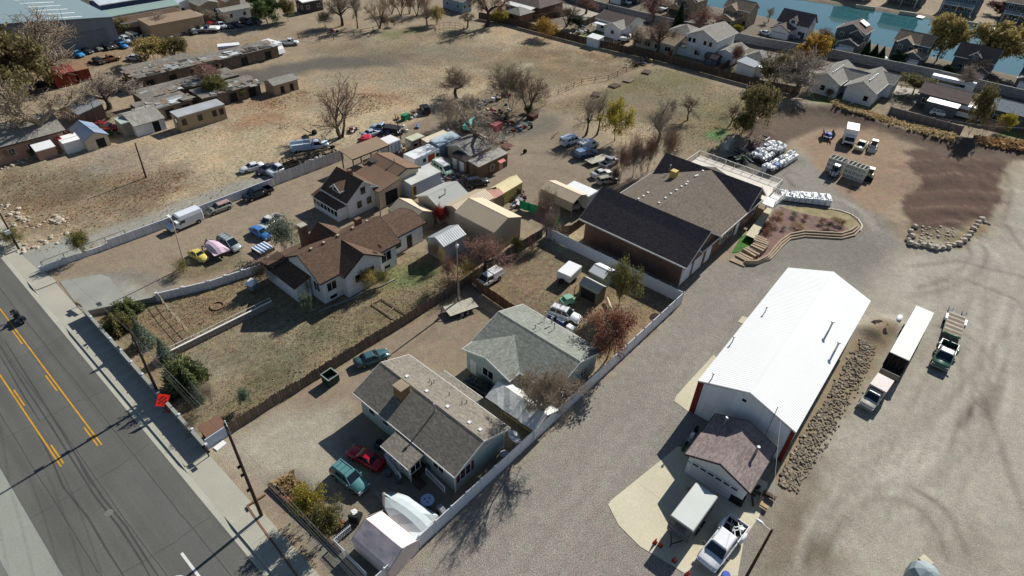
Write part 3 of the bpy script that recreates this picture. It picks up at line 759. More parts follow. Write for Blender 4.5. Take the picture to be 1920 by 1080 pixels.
 if style == 'shed':      # rise > 0: high at the far (c1) side, < 0: high at c0
  zc0,zc1=(ze,ze+rise) if rise >= 0 else (ze-rise,ze)
  if wall:
   b=MB();k=(zc1-zc0)/(c1-c0)
   za,zb=zc0+k*o,zc1-k*o
   V=[(a0+o,c0+o,z0),(a1-o,c0+o,z0),(a1-o,c1-o,z0),(a0+o,c1-o,z0),(a0+o,c0+o,za),(a1-o,c0+o,za),(a1-o,c1-o,zb),(a0+o,c1-o,zb)]
   addp(b,V,[(0,3,2,1),(4,5,6,7),(0,1,5,4),(1,2,6,5),(2,3,7,6),(3,0,4,7)]);b.build('wall',wm,r)
  b=MB();V=[(a0,c0,zc0+.004),(a1,c0,zc0+.004),(a1,c1,zc1+.004),(a0,c1,zc1+.004)];V += [(p[0],p[1],p[2]+t) for p in V]
  addp(b,V,[(0,3,2,1),(4,5,6,7),(0,1,5,4),(1,2,6,5),(2,3,7,6),(3,0,4,7)])
  ro=b.build(name_roof,rm,r)
  if metal:
   b=MB()
   if axis == 'x':corr(b,x0,x1,y0,y1,zc0+t+.012,zc1+t+.012,'x')
   else:corr(b,x0,x1,y0,y1,zc0+t+.012,zc1+t+.012,'y')
   b.build('ribbed_sheet',rm,ro)
  if trim:
   b=MB()
   for ca,zz,e in (((c0,zc0,-.05),) if zc0 <= zc1 else ((c1,zc1,.05),)):
    V=[(a0,min(ca,ca+e),zz-.06),(a1,min(ca,ca+e),zz-.06),(a1,max(ca,ca+e),zz-.06),(a0,max(ca,ca+e),zz-.06)];V += [(p[0],p[1],zz+t) for p in V]
    addp(b,V,[(0,3,2,1),(4,5,6,7),(0,1,5,4),(1,2,6,5),(2,3,7,6),(3,0,4,7)])
   b.build('trim',trim,ro)
  return ro

def opening(r,side,pos,u,z,wd,h,kind='window',fm=None,pm=None):
 """window or door standing proud of a wall; side names its outward direction in r's axes"""
 s=-1 if side[0] == '-' else 1
 isx=side[1] == 'x'
 def bx(b,d0,d1,u0,u1,z0_,z1_):
  lo_,hi_=sorted((pos+s*d0,pos+s*d1))
  if isx:b.bx(lo_,hi_,u0,u1,z0_,z1_)
  else:b.bx(u0,u1,lo_,hi_,z0_,z1_)
 fm=fm or TRIM_W
 if kind == 'window':
  b=MB();f=0.07
  bx(b,-.02,.05,u-wd/2-f,u-wd/2,z-h/2-f,z+h/2+f);bx(b,-.02,.05,u+wd/2,u+wd/2+f,z-h/2-f,z+h/2+f)
  bx(b,-.02,.05,u-wd/2,u+wd/2,z+h/2,z+h/2+f);bx(b,-.02,.07,u-wd/2,u+wd/2,z-h/2-f,z-h/2)
  if wd > 1.0:bx(b,-.02,.04,u-.03,u+.03,z-h/2,z+h/2)
  fr=b.build('window',fm,r)
  b=MB();bx(b,-.02,.015,u-wd/2,u+wd/2,z-h/2,z+h/2);b.build('pane',pm or GLASS,fr)
  return fr
 if kind == 'door':
  b=MB();bx(b,-.02,.04,u-wd/2,u+wd/2,z-h/2,z+h/2);d=b.build('door',fm,r)
  b=MB();bx(b,.04,.10,u+wd/2-.14,u+wd/2-.06,z-.05,z+.03);b.build('handle',GAL,d);return d
 if kind == 'garage':
  d=None;n=4
  b=MB()
  for i in range(n):bx(b,-.02,.05,u-wd/2,u+wd/2,z-h/2+h*i/n+.015,z-h/2+h*(i+1)/n-.015)
  bx(b,-.02,.03,u-wd/2,u+wd/2,z-h/2,z+h/2)
  d=b.build('garage_door',fm,r)
  if pm:
   k=max(2,int(wd/0.7))
   for i in range(k):
    b=MB();uu=u-wd/2+wd*(i+.5)/k
    bx(b,.04,.065,uu-wd/k*.36,uu+wd/k*.36,z+h/2-h/n*.75,z+h/2-h/n*.35);b.build('pane',pm,d)
  return d
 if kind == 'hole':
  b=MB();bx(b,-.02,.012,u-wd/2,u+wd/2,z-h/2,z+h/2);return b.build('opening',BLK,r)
 if kind == 'shutter':
  b=MB();bx(b,-.02,.04,u-wd/2,u+wd/2,z-h/2,z+h/2);return b.build('shutter',fm,r)

def roof_vent(ro,x,y,z,m=None,s=0.32):MB().box((x,y,z+.08),(s,s,.22)).build('roof_vent',m or PLW,ro)
def roof_pipe(ro,x,y,z,h=0.6,rad=0.05,m=None,cap=True):
 b=MB().tube((x,y,z-.2),(x,y,z+h),rad,rad,8)
 if cap:b.tube((x,y,z+h),(x,y,z+h+.12),rad*2.2,rad*1.6,8)
 b.build('vent_pipe',m or GAL,ro)
def gable_z(y,c0,c1,ze,rise,t=0.14):return ze+rise*(1-abs(y-(c0+c1)/2)/((c1-c0)/2))+t

# ---- H1 green house at the front
r=house('green_house','pale green single storey house with brown grey shingles and red shutters behind the white fence','house',25.6,31.0)
def H1(px,py,z):q=G(px,py,z);return q.x-25.6,q.y-31.0
ro=wing(r,-3.65,3.75,-7.2,7.2,3.0,1.55,'y',SH_GREY,W_GREEN,0.45,trim=TRIM_W)
for q in [(708,120),(851,225),(1001,337),(1158,450),(1236,500)]:
 x,y=H1(580+q[0]/3.857,680+q[1]/3.857,4.1);roof_vent(ro,x,y,gable_z(x,-3.65,3.75,3.0,1.55)-.02)
for q in [(902,130),(872,125),(884,155),(1012,222),(1138,268),(1103,290),(1320,405)]:
 x,y=H1(580+q[0]/3.857,680+q[1]/3.857,4.0);roof_pipe(ro,x,y,gable_z(x,-3.65,3.75,3,1.55),0.45,0.035,BLK,False)
x,y=H1(815,770,4.6);roof_pipe(ro,x,y,4.3,1.2,0.08)
ch=MB().box((-1.0,2.75,4.3),(1.05,1.2,2.1)).build('chimney',mat('chimney_siding',(150,120,86),0.9,kind='siding',var=0.08),ro)
MB().box((-1.0,2.75,5.40),(1.15,1.3,0.10)).build('chimney_cap',mat('chimney_metal',(150,134,110),0.6),ch)
pr=wing(r,-5.7,-3.1,-3.4,0.5,2.55,0.45,'y',SH_GREY,None,0.2,'shed',wall=False,trim=TRIM_W,name_roof='porch_roof')
for yy in (-3.1,-1.5,0.2):MB().bx(-5.4,-5.28,yy-.06,yy+.06,0,2.56).build('porch_post',TRIM_W,r)
MB().bx(-5.3,-3.2,-3.1,0.2,0,0.35).build('porch_floor',WOOD_DK,r)
MB().bx(-5.34,-5.28,-3.0,0.1,0.35,1.25).build('porch_panel',W_GREEN,r)
for u,w2 in ((-2.3,1.2),(-0.7,1.2)):opening(r,'-x',-5.34,u,1.85,w2,1.0)
opening(r,'-y',-2.95,-4.6,1.7,1.1,1.3)
wing(r,2.9,5.0,-2.4,3.2,2.55,-0.35,'y',SH_GREY,W_GREEN,0.25,'shed',trim=TRIM_W,name_roof='rear_roof')
for u,zz,ww in ((5.0,1.8,.9),(2.9,1.9,.8),(-4.6,1.8,1.4)):opening(r,'-x',-3.2,u,zz,ww,1.0)
opening(r,'-x',-3.2,-1.6,1.35,0.95,2.0,'door')
opening(r,'-y',-6.75,-1.9,1.75,1.3,1.3)
SHUT=mat('shutter_red',(128,26,30),0.6,var=0.08)
for u in (-2.8,-1.0):opening(r,'-y',-6.75,u,1.75,.36,1.35,'shutter',SHUT)
opening(r,'-y',-6.75,1.4,1.2,.9,2.0,'shutter',W_GREEN)
for (xx,yy) in ((-3.24,-6.8),(3.3,-6.8)):MB().bx(xx-.05,xx+.05,yy-.05,yy+.05,0,3.0).build('corner_board',TRIM_W,r)
opening(r,'+y',6.75,0,1.6,1.2,1.1)

# ---- H2 grey house
r=house('grey_house','grey green shingled house with a cross gable standing behind the front house','house',40.0,30.0)
ro=wing(r,-4.5,4.15,-6.6,4.9,3.0,1.5,'y',SH_GREEN,W_GREEN,0.4,trim=TRIM_W)
r2=wing(r,-6.15,0.4,-2.1,4.75,3.0,1.05,'x',SH_GREEN,W_GREEN,0.35,trim=TRIM_W,name_roof='cross_roof')
for q,z in [((415,540),3.7),((845,785),3.7),((228,765),3.6),((265,792),3.6)]:
 p=G(880+q[0]/4.5,480+q[1]/4.5,z);roof_vent(ro,p.x-40,p.y-30,z+.1,s=.25)
for q in [(555,630),(690,570),(715,615),(700,560),(640,520)]:
 p=G(880+q[0]/4.5,480+q[1]/4.5,3.9);roof_pipe(ro,p.x-40,p.y-30,4.0,0.7,0.05)
ant=MB();p=G(1020,610,4.3);ant.tube((p.x-40,p.y-30,4.2),(p.x-40,p.y-30,6.0),.02,.02,5)
for k in range(4):ant.tube((p.x-40.6,p.y-30,5.3+k*.18),(p.x-39.4,p.y-30,5.3+k*.18),.012,.012,4)
ant.build('tv_antenna',GAL,ro)
opening(r,'-x',-5.8,1.2,1.6,1.5,1.1);opening(r,'-y',-6.2,1.4,1.7,1.1,1.1);opening(r,'-x',-4.1,-4.4,1.7,1.2,1.1)
opening(r,'-x',-5.8,3.4,1.05,0.95,2.05,'door')

# ---- H3 brick house with the long dark garage wing
r=house('brick_house','large brick house with dark garage wing, taupe roof and white rear deck','house',75.0,32.5)
ro=wing(r,-11.4,-1.2,-8.6,8.5,3.6,3.2,'y',SH_DARK,BRICK,0.7,trim=TRIM_W)
r1=wing(r,-6.6,12.5,-8.35,8.35,3.6,2.45,'x',SH_TAUPE,BRICK,0.6,trim=TRIM_W,name_roof='cross_roof')
r3=wing(r,8.0,14.4,-8.2,8.1,3.6,2.5,'y',SH_DARK,BRICK,0.5,trim=TRIM_W,name_roof='rear_roof')
for k in range(8):
 q=[(258,383),(337,414),(423,448),(521,489),(620,530),(698,562),(796,602),(902,645)][k]
 p=G(1080+q[0]/4,270+q[1]/4,6.1);roof_vent(ro,p.x-75,p.y-32.5,6.15,mat('vent_taupe',(120,110,100),.8),.3)
for q in [(476,377),(512,356),(546,330),(620,453),(669,415),(710,382),(752,356),(789,329),(824,315),(836,293),(895,250),(908,246),(949,210)]:
 p=G(1080+q[0]/4,270+q[1]/4,5.8);yy=p.y-32.5;roof_vent(r1,p.x-75,yy,gable_z(yy,-8.35,8.35,3.6,2.45),s=.28)
p=G(1263,330,5.2)
MB().box((p.x-75,p.y-32.5,5.4),(0.95,0.95,1.5)).build('swamp_cooler',mat('cooler_yellow',(196,168,92),.7),r1)
for zz,px_ in ((5.2,(1256,318)),(6.0,(1264,291))):
 p=G(*px_,zz);roof_pipe(r3,p.x-75,p.y-32.5,zz,.7,.07)
for u in (-9.4,-6.2,-3.2):opening(r,'-y',-7.9,u,1.35,2.6 if u < -4 else 1.6,2.3,'garage',W_WHITE)
for u in (1.5,4.0,9.6,12.0):opening(r,'-y',-7.77 if u < 8 else -7.7,u,1.8,1.3,1.3)
opening(r,'-y',-7.77,6.4,1.1,1.0,2.1,'door',W_WHITE)
opening(r,'-y',-7.7,11.0,4.3,1.6,1.0)
MB().bx(-10.75,-10.66,-7.95,-7.86,0,3.7).build('downpipe',TRIM_W,r)
# deck with railing
dk=MB()
n=24
deck=MB().bx(14.0,21.0,-8.2,6.6,2.75,2.84).build('deck_frame',TRIM_W,r)
for i in range(28):
 xx=14.05+i*0.25
 MB().bx(xx,xx+.23,-8.2,6.6,2.845,2.88).build('deck_board',mat('deck_white',(216,206,190),.7,kind='streak',var=.08),deck)
MB().bx(13.2,17.5,-10.2,-8.2,2.75,2.86).build('side_deck',TRIM_W,deck)
rl=MB()
def rail_run(p0,p1,z,h=1.0,step=1.5,bal=0.22):
 a,c=Vector(p0),Vector(p1);L_=(c-a).length;d=(c-a)/L_;k=max(1,int(L_/step))
 for i in range(k+1):
  q=a+d*(L_*i/k);rl.box((q.x,q.y,z+h/2),(.09,.09,h))
 for zz in (z+.12,z+h):
  m_=(a+c)/2;rl.box((m_.x,m_.y,zz),(L_,.07,.06),math.atan2(d.y,d.x))
 k=int(L_/bal)
 for i in range(k):
  q=a+d*(L_*(i+.5)/k);rl.box((q.x,q.y,z+h/2+.05),(.03,.03,h-.15))
rail_run((20.9,-8.1,0),(20.9,6.5,0),2.88);rail_run((17.5,-8.1,0),(20.9,-8.1,0),2.88);rail_run((14.2,6.5,0),(20.9,6.5,0),2.88);rail_run((13.3,-10.1,0),(17.4,-10.1,0),2.88);rail_run((17.45,-10.1,0),(17.45,-8.2,0),2.88)
rl.build('railing',TRIM_W,deck)
for xx in (17.0,20.8):
 for yy in (-8.0,-3.0,2.0,6.4):MB().bx(xx-.07,xx+.07,yy-.07,yy+.07,0,2.75).build('deck_post',TRIM_W,deck)

# ---- warehouse
r=house('white_warehouse','long white metal warehouse with ribbed white roof and red corner trim','warehouse',58.9,8.6,2.1)
ro=wing(r,-12.9,12.9,-5.0,5.0,4.5,1.85,'x',MET_W,W_MET,0.12,metal=True,trim=None)
b=MB()
for s in (-1,1):b.hexa([(-12.84,0,6.28),(-12.78,0,6.28),(-12.78,s*4.9,4.4),(-12.84,s*4.9,4.4),(-12.84,0,6.46),(-12.78,0,6.46),(-12.78,s*4.9,4.6),(-12.84,s*4.9,4.6)] if s < 0 else
       [(-12.84,s*4.9,4.4),(-12.78,s*4.9,4.4),(-12.78,0,6.28),(-12.84,0,6.28),(-12.84,s*4.9,4.6),(-12.78,s*4.9,4.6),(-12.78,0,6.46),(-12.84,0,6.46)])
b.build('rake_trim',TRIM_R,ro)
MB().bx(-12.82,-11.9,4.885,4.95,0,4.5).build('red_panel',TRIM_R,r)
MB().bx(-12.83,-12.77,4.35,4.94,0,4.65).build('red_panel',TRIM_R,r)
MB().bx(-12.83,-12.77,-4.94,-4.55,0,4.6).build('red_panel',TRIM_R,r)
MB().bx(-12.82,-12.4,-4.95,-4.885,0,4.5).build('red_panel',TRIM_R,r)
opening(r,'-x',-12.78,3.2,1.1,1.0,2.1,'door',W_WHITE);opening(r,'-x',-12.78,0.25,5.1,.4,.35,'hole')
opening(r,'-x',-12.78,-3.4,2.2,1.2,1.6,'shutter',W_WHITE)
for q in [(645,355),(318,762),(1030,485),(1078,588),(448,525)]:
 p=G(1240+q[0]/3.273,470+q[1]/3.273,5.6);d=Vector((p.x-58.9,p.y-8.6));d.rotate(Matrix.Rotation(-R(2.1),2));big=q[0] > 1000
 roof_pipe(ro,d.x,d.y,gable_z(d.y,-5,5,4.5,1.85),1.3 if big else .7,.10 if big else .06)
mast=MB().tube((-12.95,-2.7,4.2),(-12.95,-2.7,6.6),.04,.04,6).tube((-12.95,-2.7,1.0),(-12.95,-2.7,4.2),.03,.03,6).box((-12.95,-2.7,1.5),(.15,.4,.6));mast.build('service_mast',GAL,r)

# ---- small garage in front of it
r=house('small_garage','small white garage with mauve brown shingles in front of the white warehouse','garage',41.65,6.95,1.7)
ro=wing(r,-3.2,3.2,-3.15,3.15,2.75,1.35,'x',SH_RED,W_WHITE,0.35,trim=TRIM_D)
opening(r,'-x',-2.85,0.1,1.1,4.6,2.1,'garage',mat('garage_door_white',(206,210,212),.6,var=.04),GLASS)
roof_pipe(ro,1.9,1.75,3.5,1.0,.09);roof_pipe(ro,0.7,-1.9,3.45,.9,.09)
opening(r,'+y',2.8,0.4,1.5,1.0,.9);opening(r,'-y',-2.8,0.4,1.5,1.0,.9)
for u in (-2.1,-1.8):opening(r,'-x',-2.85,-u+.55,1.75,.2,.12,'hole')

# ---- B1 brown house
r=house('brown_roofed_house','white bungalow with many brown gables, brick chimney and basement windows','house',36.0,58.4)
def loc2(ox,oy):
 def f(px,py,z):q=G(px,py,z);return q.x-ox,q.y-oy
 return f
ro=wing(r,-6.4,6.2,-3.9,4.0,3.6,2.3,'x',SH_BROWN,W_WHITE,0.5,trim=TRIM_D)
wing(r,-3.6,2.7,-4.95,1.0,3.6,1.95,'y',SH_BROWN,W_WHITE,0.45,trim=TRIM_D,name_roof='cross_roof')
wing(r,-2.2,2.6,0.0,5.4,3.5,1.7,'y',SH_BROWN,W_WHITE,0.4,trim=TRIM_D,name_roof='cross_roof')
wing(r,-8.3,-5.7,-1.2,6.4,2.5,0.6,'y',SH_BROWN,W_WHITE,0.35,'shed',trim=TRIM_D,name_roof='porch_roof')
wing(r,-8.2,-2.0,3.9,6.6,2.55,-0.5,'x',SH_BROWN,W_WHITE,0.3,'shed',trim=TRIM_D,name_roof='lean_to_roof')
wing(r,5.4,12.5,-1.9,3.6,2.9,0.8,'x',SH_BROWN,W_WHITE,0.4,trim=TRIM_D,name_roof='rear_roof')
F2=loc2(36.0,58.4)
for q in [(620,505),(748,443),(890,372),(1040,297),(1182,223)]:
 x,y=F2(470+q[0]/5.4,380+q[1]/5.4,5.5);roof_vent(ro,x,y,gable_z(y,-3.9,4.0,3.6,2.3),mat('vent_beige',(190,170,146),.7),.3)
b=MB().box((-2.6,4.6,3.3),(0.9,0.9,6.4));ch=b.build('chimney',BRICK,r)
MB().box((-2.6,4.6,6.55),(1.0,1.0,0.12)).build('chimney_cap',CONC,ch)
MB().box((3.3,0.9,6.0),(0.8,0.55,1.1)).build('brick_stack',BRICK,ro)
dsh=MB();x,y=F2(712,465,4.5);dsh.tube((x,y,3.9),(x,y,4.7),.03,.03,6);dsh.blob((x-.05,y-.1,4.9),(.12,.38,.38),1,.0,10,6);dsh.build('satellite_dish',mat('dish_brown',(130,104,90),.6),ro)
for u,z,wd,h in ((-4.6,2.2,1.3,1.2),(4.0,2.2,1.6,1.4)):opening(r,'-y',-3.4,u,z,wd,h)
opening(r,'-y',-4.5,0.7,2.4,.8,1.0);opening(r,'-y',-4.5,-1.4,2.2,.9,1.1)
for u in (-4.6,4.0):opening(r,'-y',-3.4,u,.55,1.0,.5)
opening(r,'-x',-5.9,-2.2,2.2,1.1,1.3);opening(r,'-y',-1.5,7.6,1.5,1.0,1.2);opening(r,'-y',-1.5,9.6,1.05,.9,2.0,'door',TRIM_D)

# ---- B2 upper house with the dormer
r=house('dormer_house','steep brown roofed old house with glazed front porch and white dormer','house',48.0,72.4)
ro=wing(r,-4.1,2.7,-3.9,2.6,2.75,2.45,'y',SH_BROWN,W_WHITE,0.5,trim=TRIM_W)
wing(r,-5.6,-3.2,-3.2,3.2,2.0,0.75,'y',SH_BROWN,None,0.1,'shed',wall=False,trim=TRIM_W,name_roof='porch_roof')
MB().bx(-5.35,-5.2,-3.0,3.0,0,0.8).build('porch_wall',W_WHITE,r)
for k in range(8):
 yy=-3.0+k*.857;MB().bx(-5.35,-5.22,yy-.06,yy+.06,.8,2.08).build('porch_post',TRIM_W,r)
 if k < 7:MB().bx(-5.3,-5.26,yy+.06,yy+.8,.8,2.02).build('pane',GLASS,r)
MB().bx(-5.3,-3.4,-3.05,-2.95,0,2.0).build('porch_side',W_WHITE,r)
wing(r,-3.7,-0.7,-1.9,.5,3.75,.95,'x',SH_BROWN,W_WHITE,0.25,trim=TRIM_W,name_roof='dormer_roof',z0=2.9)
opening(r,'-x',-3.45,-.7,3.75,1.2,.5)
for u,z in ((-1.6,1.6),(.2,1.6),(-.7,3.6)):opening(r,'-y',-3.4,u,z,.9,1.15,pm=GLASS)
wing(r,1.0,5.4,-4.9,2.4,3.0,.75,'y',ROLL_BR,W_WARM,0.3,'shed',name_roof='rear_roof')
bpy.data.objects.remove(bpy.data.objects['ridge_cap'],do_unlink=True) if False else None
MB().box((-.5,-.4,5.2),(.6,.6,1.2)).build('chimney',BRICK,ro)
opening(r,'-y',-4.6,3.6,1.3,2.4,2.3,'hole')
wing(r,4.6,10.3,-4.0,3.4,3.5,0.9,'y',ROLL_BR,W_WARM,0.3,trim=TRIM_D,name_roof='workshop_roof')
p=G(740,308,4.2);roof_pipe(ro,p.x-48,p.y-72.4,4.2,.9,.07)
MB().bx(5.2,6.4,1.6,3.0,4.1,4.18).build('skylight',TRIM_D,r)

def simple(name,label,cat,x0,x1,y0,y1,ze,rise,axis,rm,wm,over=.15,style='gable',trim=None,metal=False,rz=0.0,group=None,z0=0.0):
 cx,cy=(x0+x1)/2,(y0+y1)/2
 r_=house(name,label,cat,cx,cy,rz,group)
 ro_=wing(r_,x0-cx,x1-cx,y0-cy,y1-cy,ze,rise,axis,rm,wm,over,style,trim=trim,metal=metal,z0=z0)
 return r_,ro_
# carport with the brown flat roof
r=house('brown_carport','open carport with a flat tan brown roof beside the dormer house','carport',56.9,80.8)
wing(r,-3.9,3.9,-1.7,1.7,2.9,0.4,'x',ROLL_TAN,None,0.1,'shed',wall=False,trim=TRIM_D)
for xx in (-3.7,0,3.7):
 for yy in (-1.5,1.5):MB().bx(xx-.08,xx+.08,yy-.08,yy+.08,0,3.0 if yy < 0 else 3.2).build('post',WOOD_OLD,r)
r,ro=simple('lean_to_shed','long white panelled lean-to shed with pale blue wall behind the dormer house','shed',54.6,61.0,66.6,69.6,2.4,0.35,'x',mat('patchy_white_panel',(206,206,196),.7,var=.16,scale=1.2),mat('pale_blue_wall',(176,190,210),.8,var=.05),.06,'shed',metal=True)
opening(r,'-y',-1.44,-2.6,1.3,.9,1.5);MB().bx(-3.25,-2.9,-1.6,-1.5,0,2.3).build('yellow_panel',mat('panel_yellow',(190,160,80),.8),r)
r,ro=simple('quonset_shed','tan ribbed barn roofed shed behind the brown roofed house','shed',47.6,52.0,58.6,63.8,2.2,1.1,'y',MET_TAN,MET_TAN_D,.06,metal=True)
MB().bx(-2.35,-2.2,1.2,1.5,0,2.2).build('corner_post',TRIM_W,r)
r,ro=simple('grey_roofed_shed','shed with a pale grey roof and a vent pipe next to the tan garages','shed',52.6,58.6,58.0,63.2,2.7,1.2,'x',mat('pale_grey_roll_roof',(178,178,170),.9,var=.06,scale=.8),W_WARM,.2,trim=TRIM_W)
roof_pipe(ro,-.4,-1.0,3.4,.9,.08);opening(r,'-x',-2.8,.9,1.5,.8,.7)
r,ro=simple('tan_long_garage','long low tan metal garage between the grey shed and the big tan garage','garage',53.6,60.6,54.6,58.4,2.6,0.75,'x',MET_TAN,MET_TAN_D,.06,metal=True)
opening(r,'-x',-3.44,-.4,1.1,2.4,2.1,'garage',MET_TAN_D)
r,ro=simple('tan_big_garage','big tan metal garage with a dark ribbed slope beside the bare tree','garage',52.6,58.4,47.3,55.0,3.4,1.15,'y',MET_TAN,MET_TAN_D,.06,metal=True)
opening(r,'-x',-2.84,-1.0,1.1,.95,2.0,'door',MET_TAN_D)
r,ro=simple('silver_shed','small silver metal shed with a purple blue rear wall near the utility pole','shed',46.4,50.8,50.8,54.1,2.4,0.85,'x',MET_GAL,mat('silver_wall',(180,182,184),.6,kind='panel',p=(.25,9,.01,.85)),.06,metal=True)
opening(r,'-x',-2.14,-.3,1.0,1.4,1.9,'shutter',mat('shed_door_grey',(160,160,158),.6));MB().bx(2.14,2.2,-1.55,1.55,0,2.4).build('end_panel',mat('panel_violet',(96,92,150),.7),r)
r,ro=simple('brown_long_shed','long brown shed with a flat grey roof at the edge of the junk yard','shed',66.4,73.8,63.4,65.9,2.4,0.25,'x',mat('grey_roll_roof',(164,158,148),.9,kind='streak',var=.12),mat('brown_board',(126,100,78),.9,kind='plank',var=.12),.1,'shed')
opening(r,'-y',-1.16,1.9,1.1,.9,2.0,'door',mat('faded_pink_door',(196,150,140),.8));opening(r,'-y',-1.16,-.3,1.2,.8,1.0)
MB().box((1.6,-1.55,1.9),(1.5,.8,.06),0,rx=R(18)).build('awning',mat('awning_pink',(206,128,122),.8),r)
r,ro=simple('dark_shed','low dark roofed shed with two white doors beside the green camper van','shed',66.4,68.3,66.3,70.3,2.2,0.2,'y',mat('tar_roof',(66,58,56),.9,var=.15),WOOD_OLD,.08,'shed')
for u in (-.9,.8):opening(r,'-x',-.88,u,1.05,1.0,1.9,'door',W_WHITE)
r,ro=simple('grey_gabled_shed','grey gable roofed shed under the big bare tree in the junk yard','shed',68.4,74.2,67.4,73.2,2.3,1.1,'x',mat('grey_felt_roof',(138,134,126),.95,var=.12),W_WARM,.2,trim=TRIM_W)
opening(r,'-x',-2.7,.4,1.3,.9,.8)
r,ro=simple('blue_white_shed','pale blue shed with patchy white panel roof in the row of trailers','shed',67.0,72.4,73.4,75.9,2.5,0.3,'x',mat('blue_white_panel',(186,200,206),.7,var=.16,scale=1.6),mat('faded_blue_wall',(140,164,180),.8,kind='plank'),.06,'shed',metal=True)
opening(r,'-x',-2.64,0,1.3,.8,.9);opening(r,'-y',-1.19,.6,1.1,.9,1.9,'door',W_WHITE)
simple('cream_roofed_shed','cream roofed low shed behind the pale blue shed','shed',66.6,72.0,76.0,77.6,2.4,0.2,'x',mat('cream_roof',(214,200,174),.8,var=.08),W_WARM,.06,'shed')
# yellow tent shelter
r=house('yellow_shelter','yellow framed fabric shelter with a cream gable roof in the junk yard','shelter',65.6,56.6,3)
YF=mat('yellow_frame',(206,186,84),.7);YT=mat('cream_tarp',(232,214,164),.7,kind='tarp',var=.05)
wing(r,-2.6,2.6,-1.3,1.3,2.1,.8,'x',YT,None,.05,wall=False,t=.05)
for xx in (-2.5,-.85,.85,2.5):
 for yy in (-1.25,1.25):MB().tube((xx,yy,0),(xx,yy,2.15),.05,.05,6).build('frame_post',YF,r)
for k in range(3):
 xx=-2.5+k*1.66;b=MB().tube((xx,-1.25,.1),(xx+.8,-1.25,2.1),.035).tube((xx+1.66,-1.25,.1),(xx+.8,-1.25,2.1),.035);b.build('brace',YF,r)
MB().bx(-2.5,2.5,-1.22,-1.19,.1,2.1).build('side_sheet',mat('yellow_sheet',(200,184,120),.8,kind='tarp'),r)
MB().bx(-2.5,2.5,1.19,1.22,.1,2.1).build('side_sheet',mat('yellow_sheet'),r)
MB().bx(-2.52,-2.49,-1.2,1.2,.1,2.2).build('end_sheet',mat('tan_sheet',(150,130,92),.8),r)
simple('pink_roofed_hut','small hut with a faded pink roof against the tan long garage','shed',60.7,63.2,54.9,57.2,2.2,.5,'x',mat('pink_roof',(200,150,130),.8,var=.1),WOOD_OLD,.08)
# tan carport with the motor home below
r=house('tan_carport','tan ribbed metal carport sheltering a camper beside the white box trailer','carport',69.6,48.2,0)
wing(r,-1.9,1.9,-3.2,3.2,2.7,.7,'y',MET_TAN,None,.05,wall=False,metal=True,t=.06)
for yy in (-3.0,0,3.0):
 for xx in (-1.8,1.8):MB().tube((xx,yy,0),(xx,yy,2.75),.05,.05,6).build('post',GAL,r)
MB().bx(-1.9,-1.86,-3.1,3.1,1.3,2.7).build('side_panel',MET_TAN_D,r)

# ---- far industrial and mobile home buildings, top left
r=house('industrial_hall','huge blue grey metal hall with pale skylight strips at the left corner','hall',40,196)
wing(r,-34,14.4,-25.2,30,6.5,2.6,'y',MET_BLUE,mat('blue_grey_wall',(122,130,140),.7,kind='panel',var=.05,p=(.6,20,.015,.9)),.3,metal=True)
for k in range(12):
 b=MB();yy=-23.5+k*4.2;b.hexa([(1.5,yy,8.01),(8.5,yy,7.26),(8.5,yy+.8,7.26),(1.5,yy+.8,8.01),(1.5,yy,8.06),(8.5,yy,7.31),(8.5,yy+.8,7.31),(1.5,yy+.8,8.06)]);b.build('skylight_strip',mat('skylight_pale',(206,214,206),.5),r)
 if k < 7:
  b=MB();yy=-23.0+k*4.2;b.hexa([(-28,yy,7.26),(-21,yy,8.01),(-21,yy+.8,8.01),(-28,yy+.8,7.26),(-28,yy,7.31),(-21,yy,8.06),(-21,yy+.8,8.06),(-28,yy+.8,7.31)]);b.build('skylight_strip',mat('skylight_pale'),r)
MB().bx(2,12,-25.0,-24.86,0,4.4).build('large_door',mat('hall_door',(112,120,128),.7,kind='panel',p=(.6,20,.015,.9)),r)
rows=[('brown_storage_row','low storage row with a brown roof and white edge behind the hall',(57.5,73,176.4,182.5),3.2,.5,SH_BROWN,W_WARM),
  ('green_storage_row','storage row with a pale green roof behind the brown roofed one',(58,76,184.5,191),3.2,.5,mat('pale_green_metal',(140,162,152),.7,var=.05),W_WARM),
  ('blue_storage_row','long storage row with white eave and deep blue wall',(60,86,196,203),3.4,.6,mat('white_blue_metal',(196,204,208),.7),mat('deep_blue_wall',(60,78,112),.8)),
  ('rust_storage_row','rust brown roofed storage row at the top edge of the picture',(56,84,208,216),3.4,.6,mat('rust_roof',(150,112,88),.8,var=.1),W_WARM)]
for nm,lb,(a,c,d,e),ze,ri,rm_,wm_ in rows:
 r,ro=simple(nm,lb,'storage building',a,c,d,e,ze,ri,'x',rm_,wm_,.3,trim=TRIM_W)
 for k in range(int((c-a)/4)):opening(r,'-y',-(e-d)/2+.3,-(c-a)/2+2.2+k*4,1.4,1.2,1.3,'hole')
simple('tan_block_building','plain tan block building behind the parked row of cars','building',61,74.5,169,175.5,3.6,.3,'x',ROLL_TAN,W_TAN,.1,'shed')
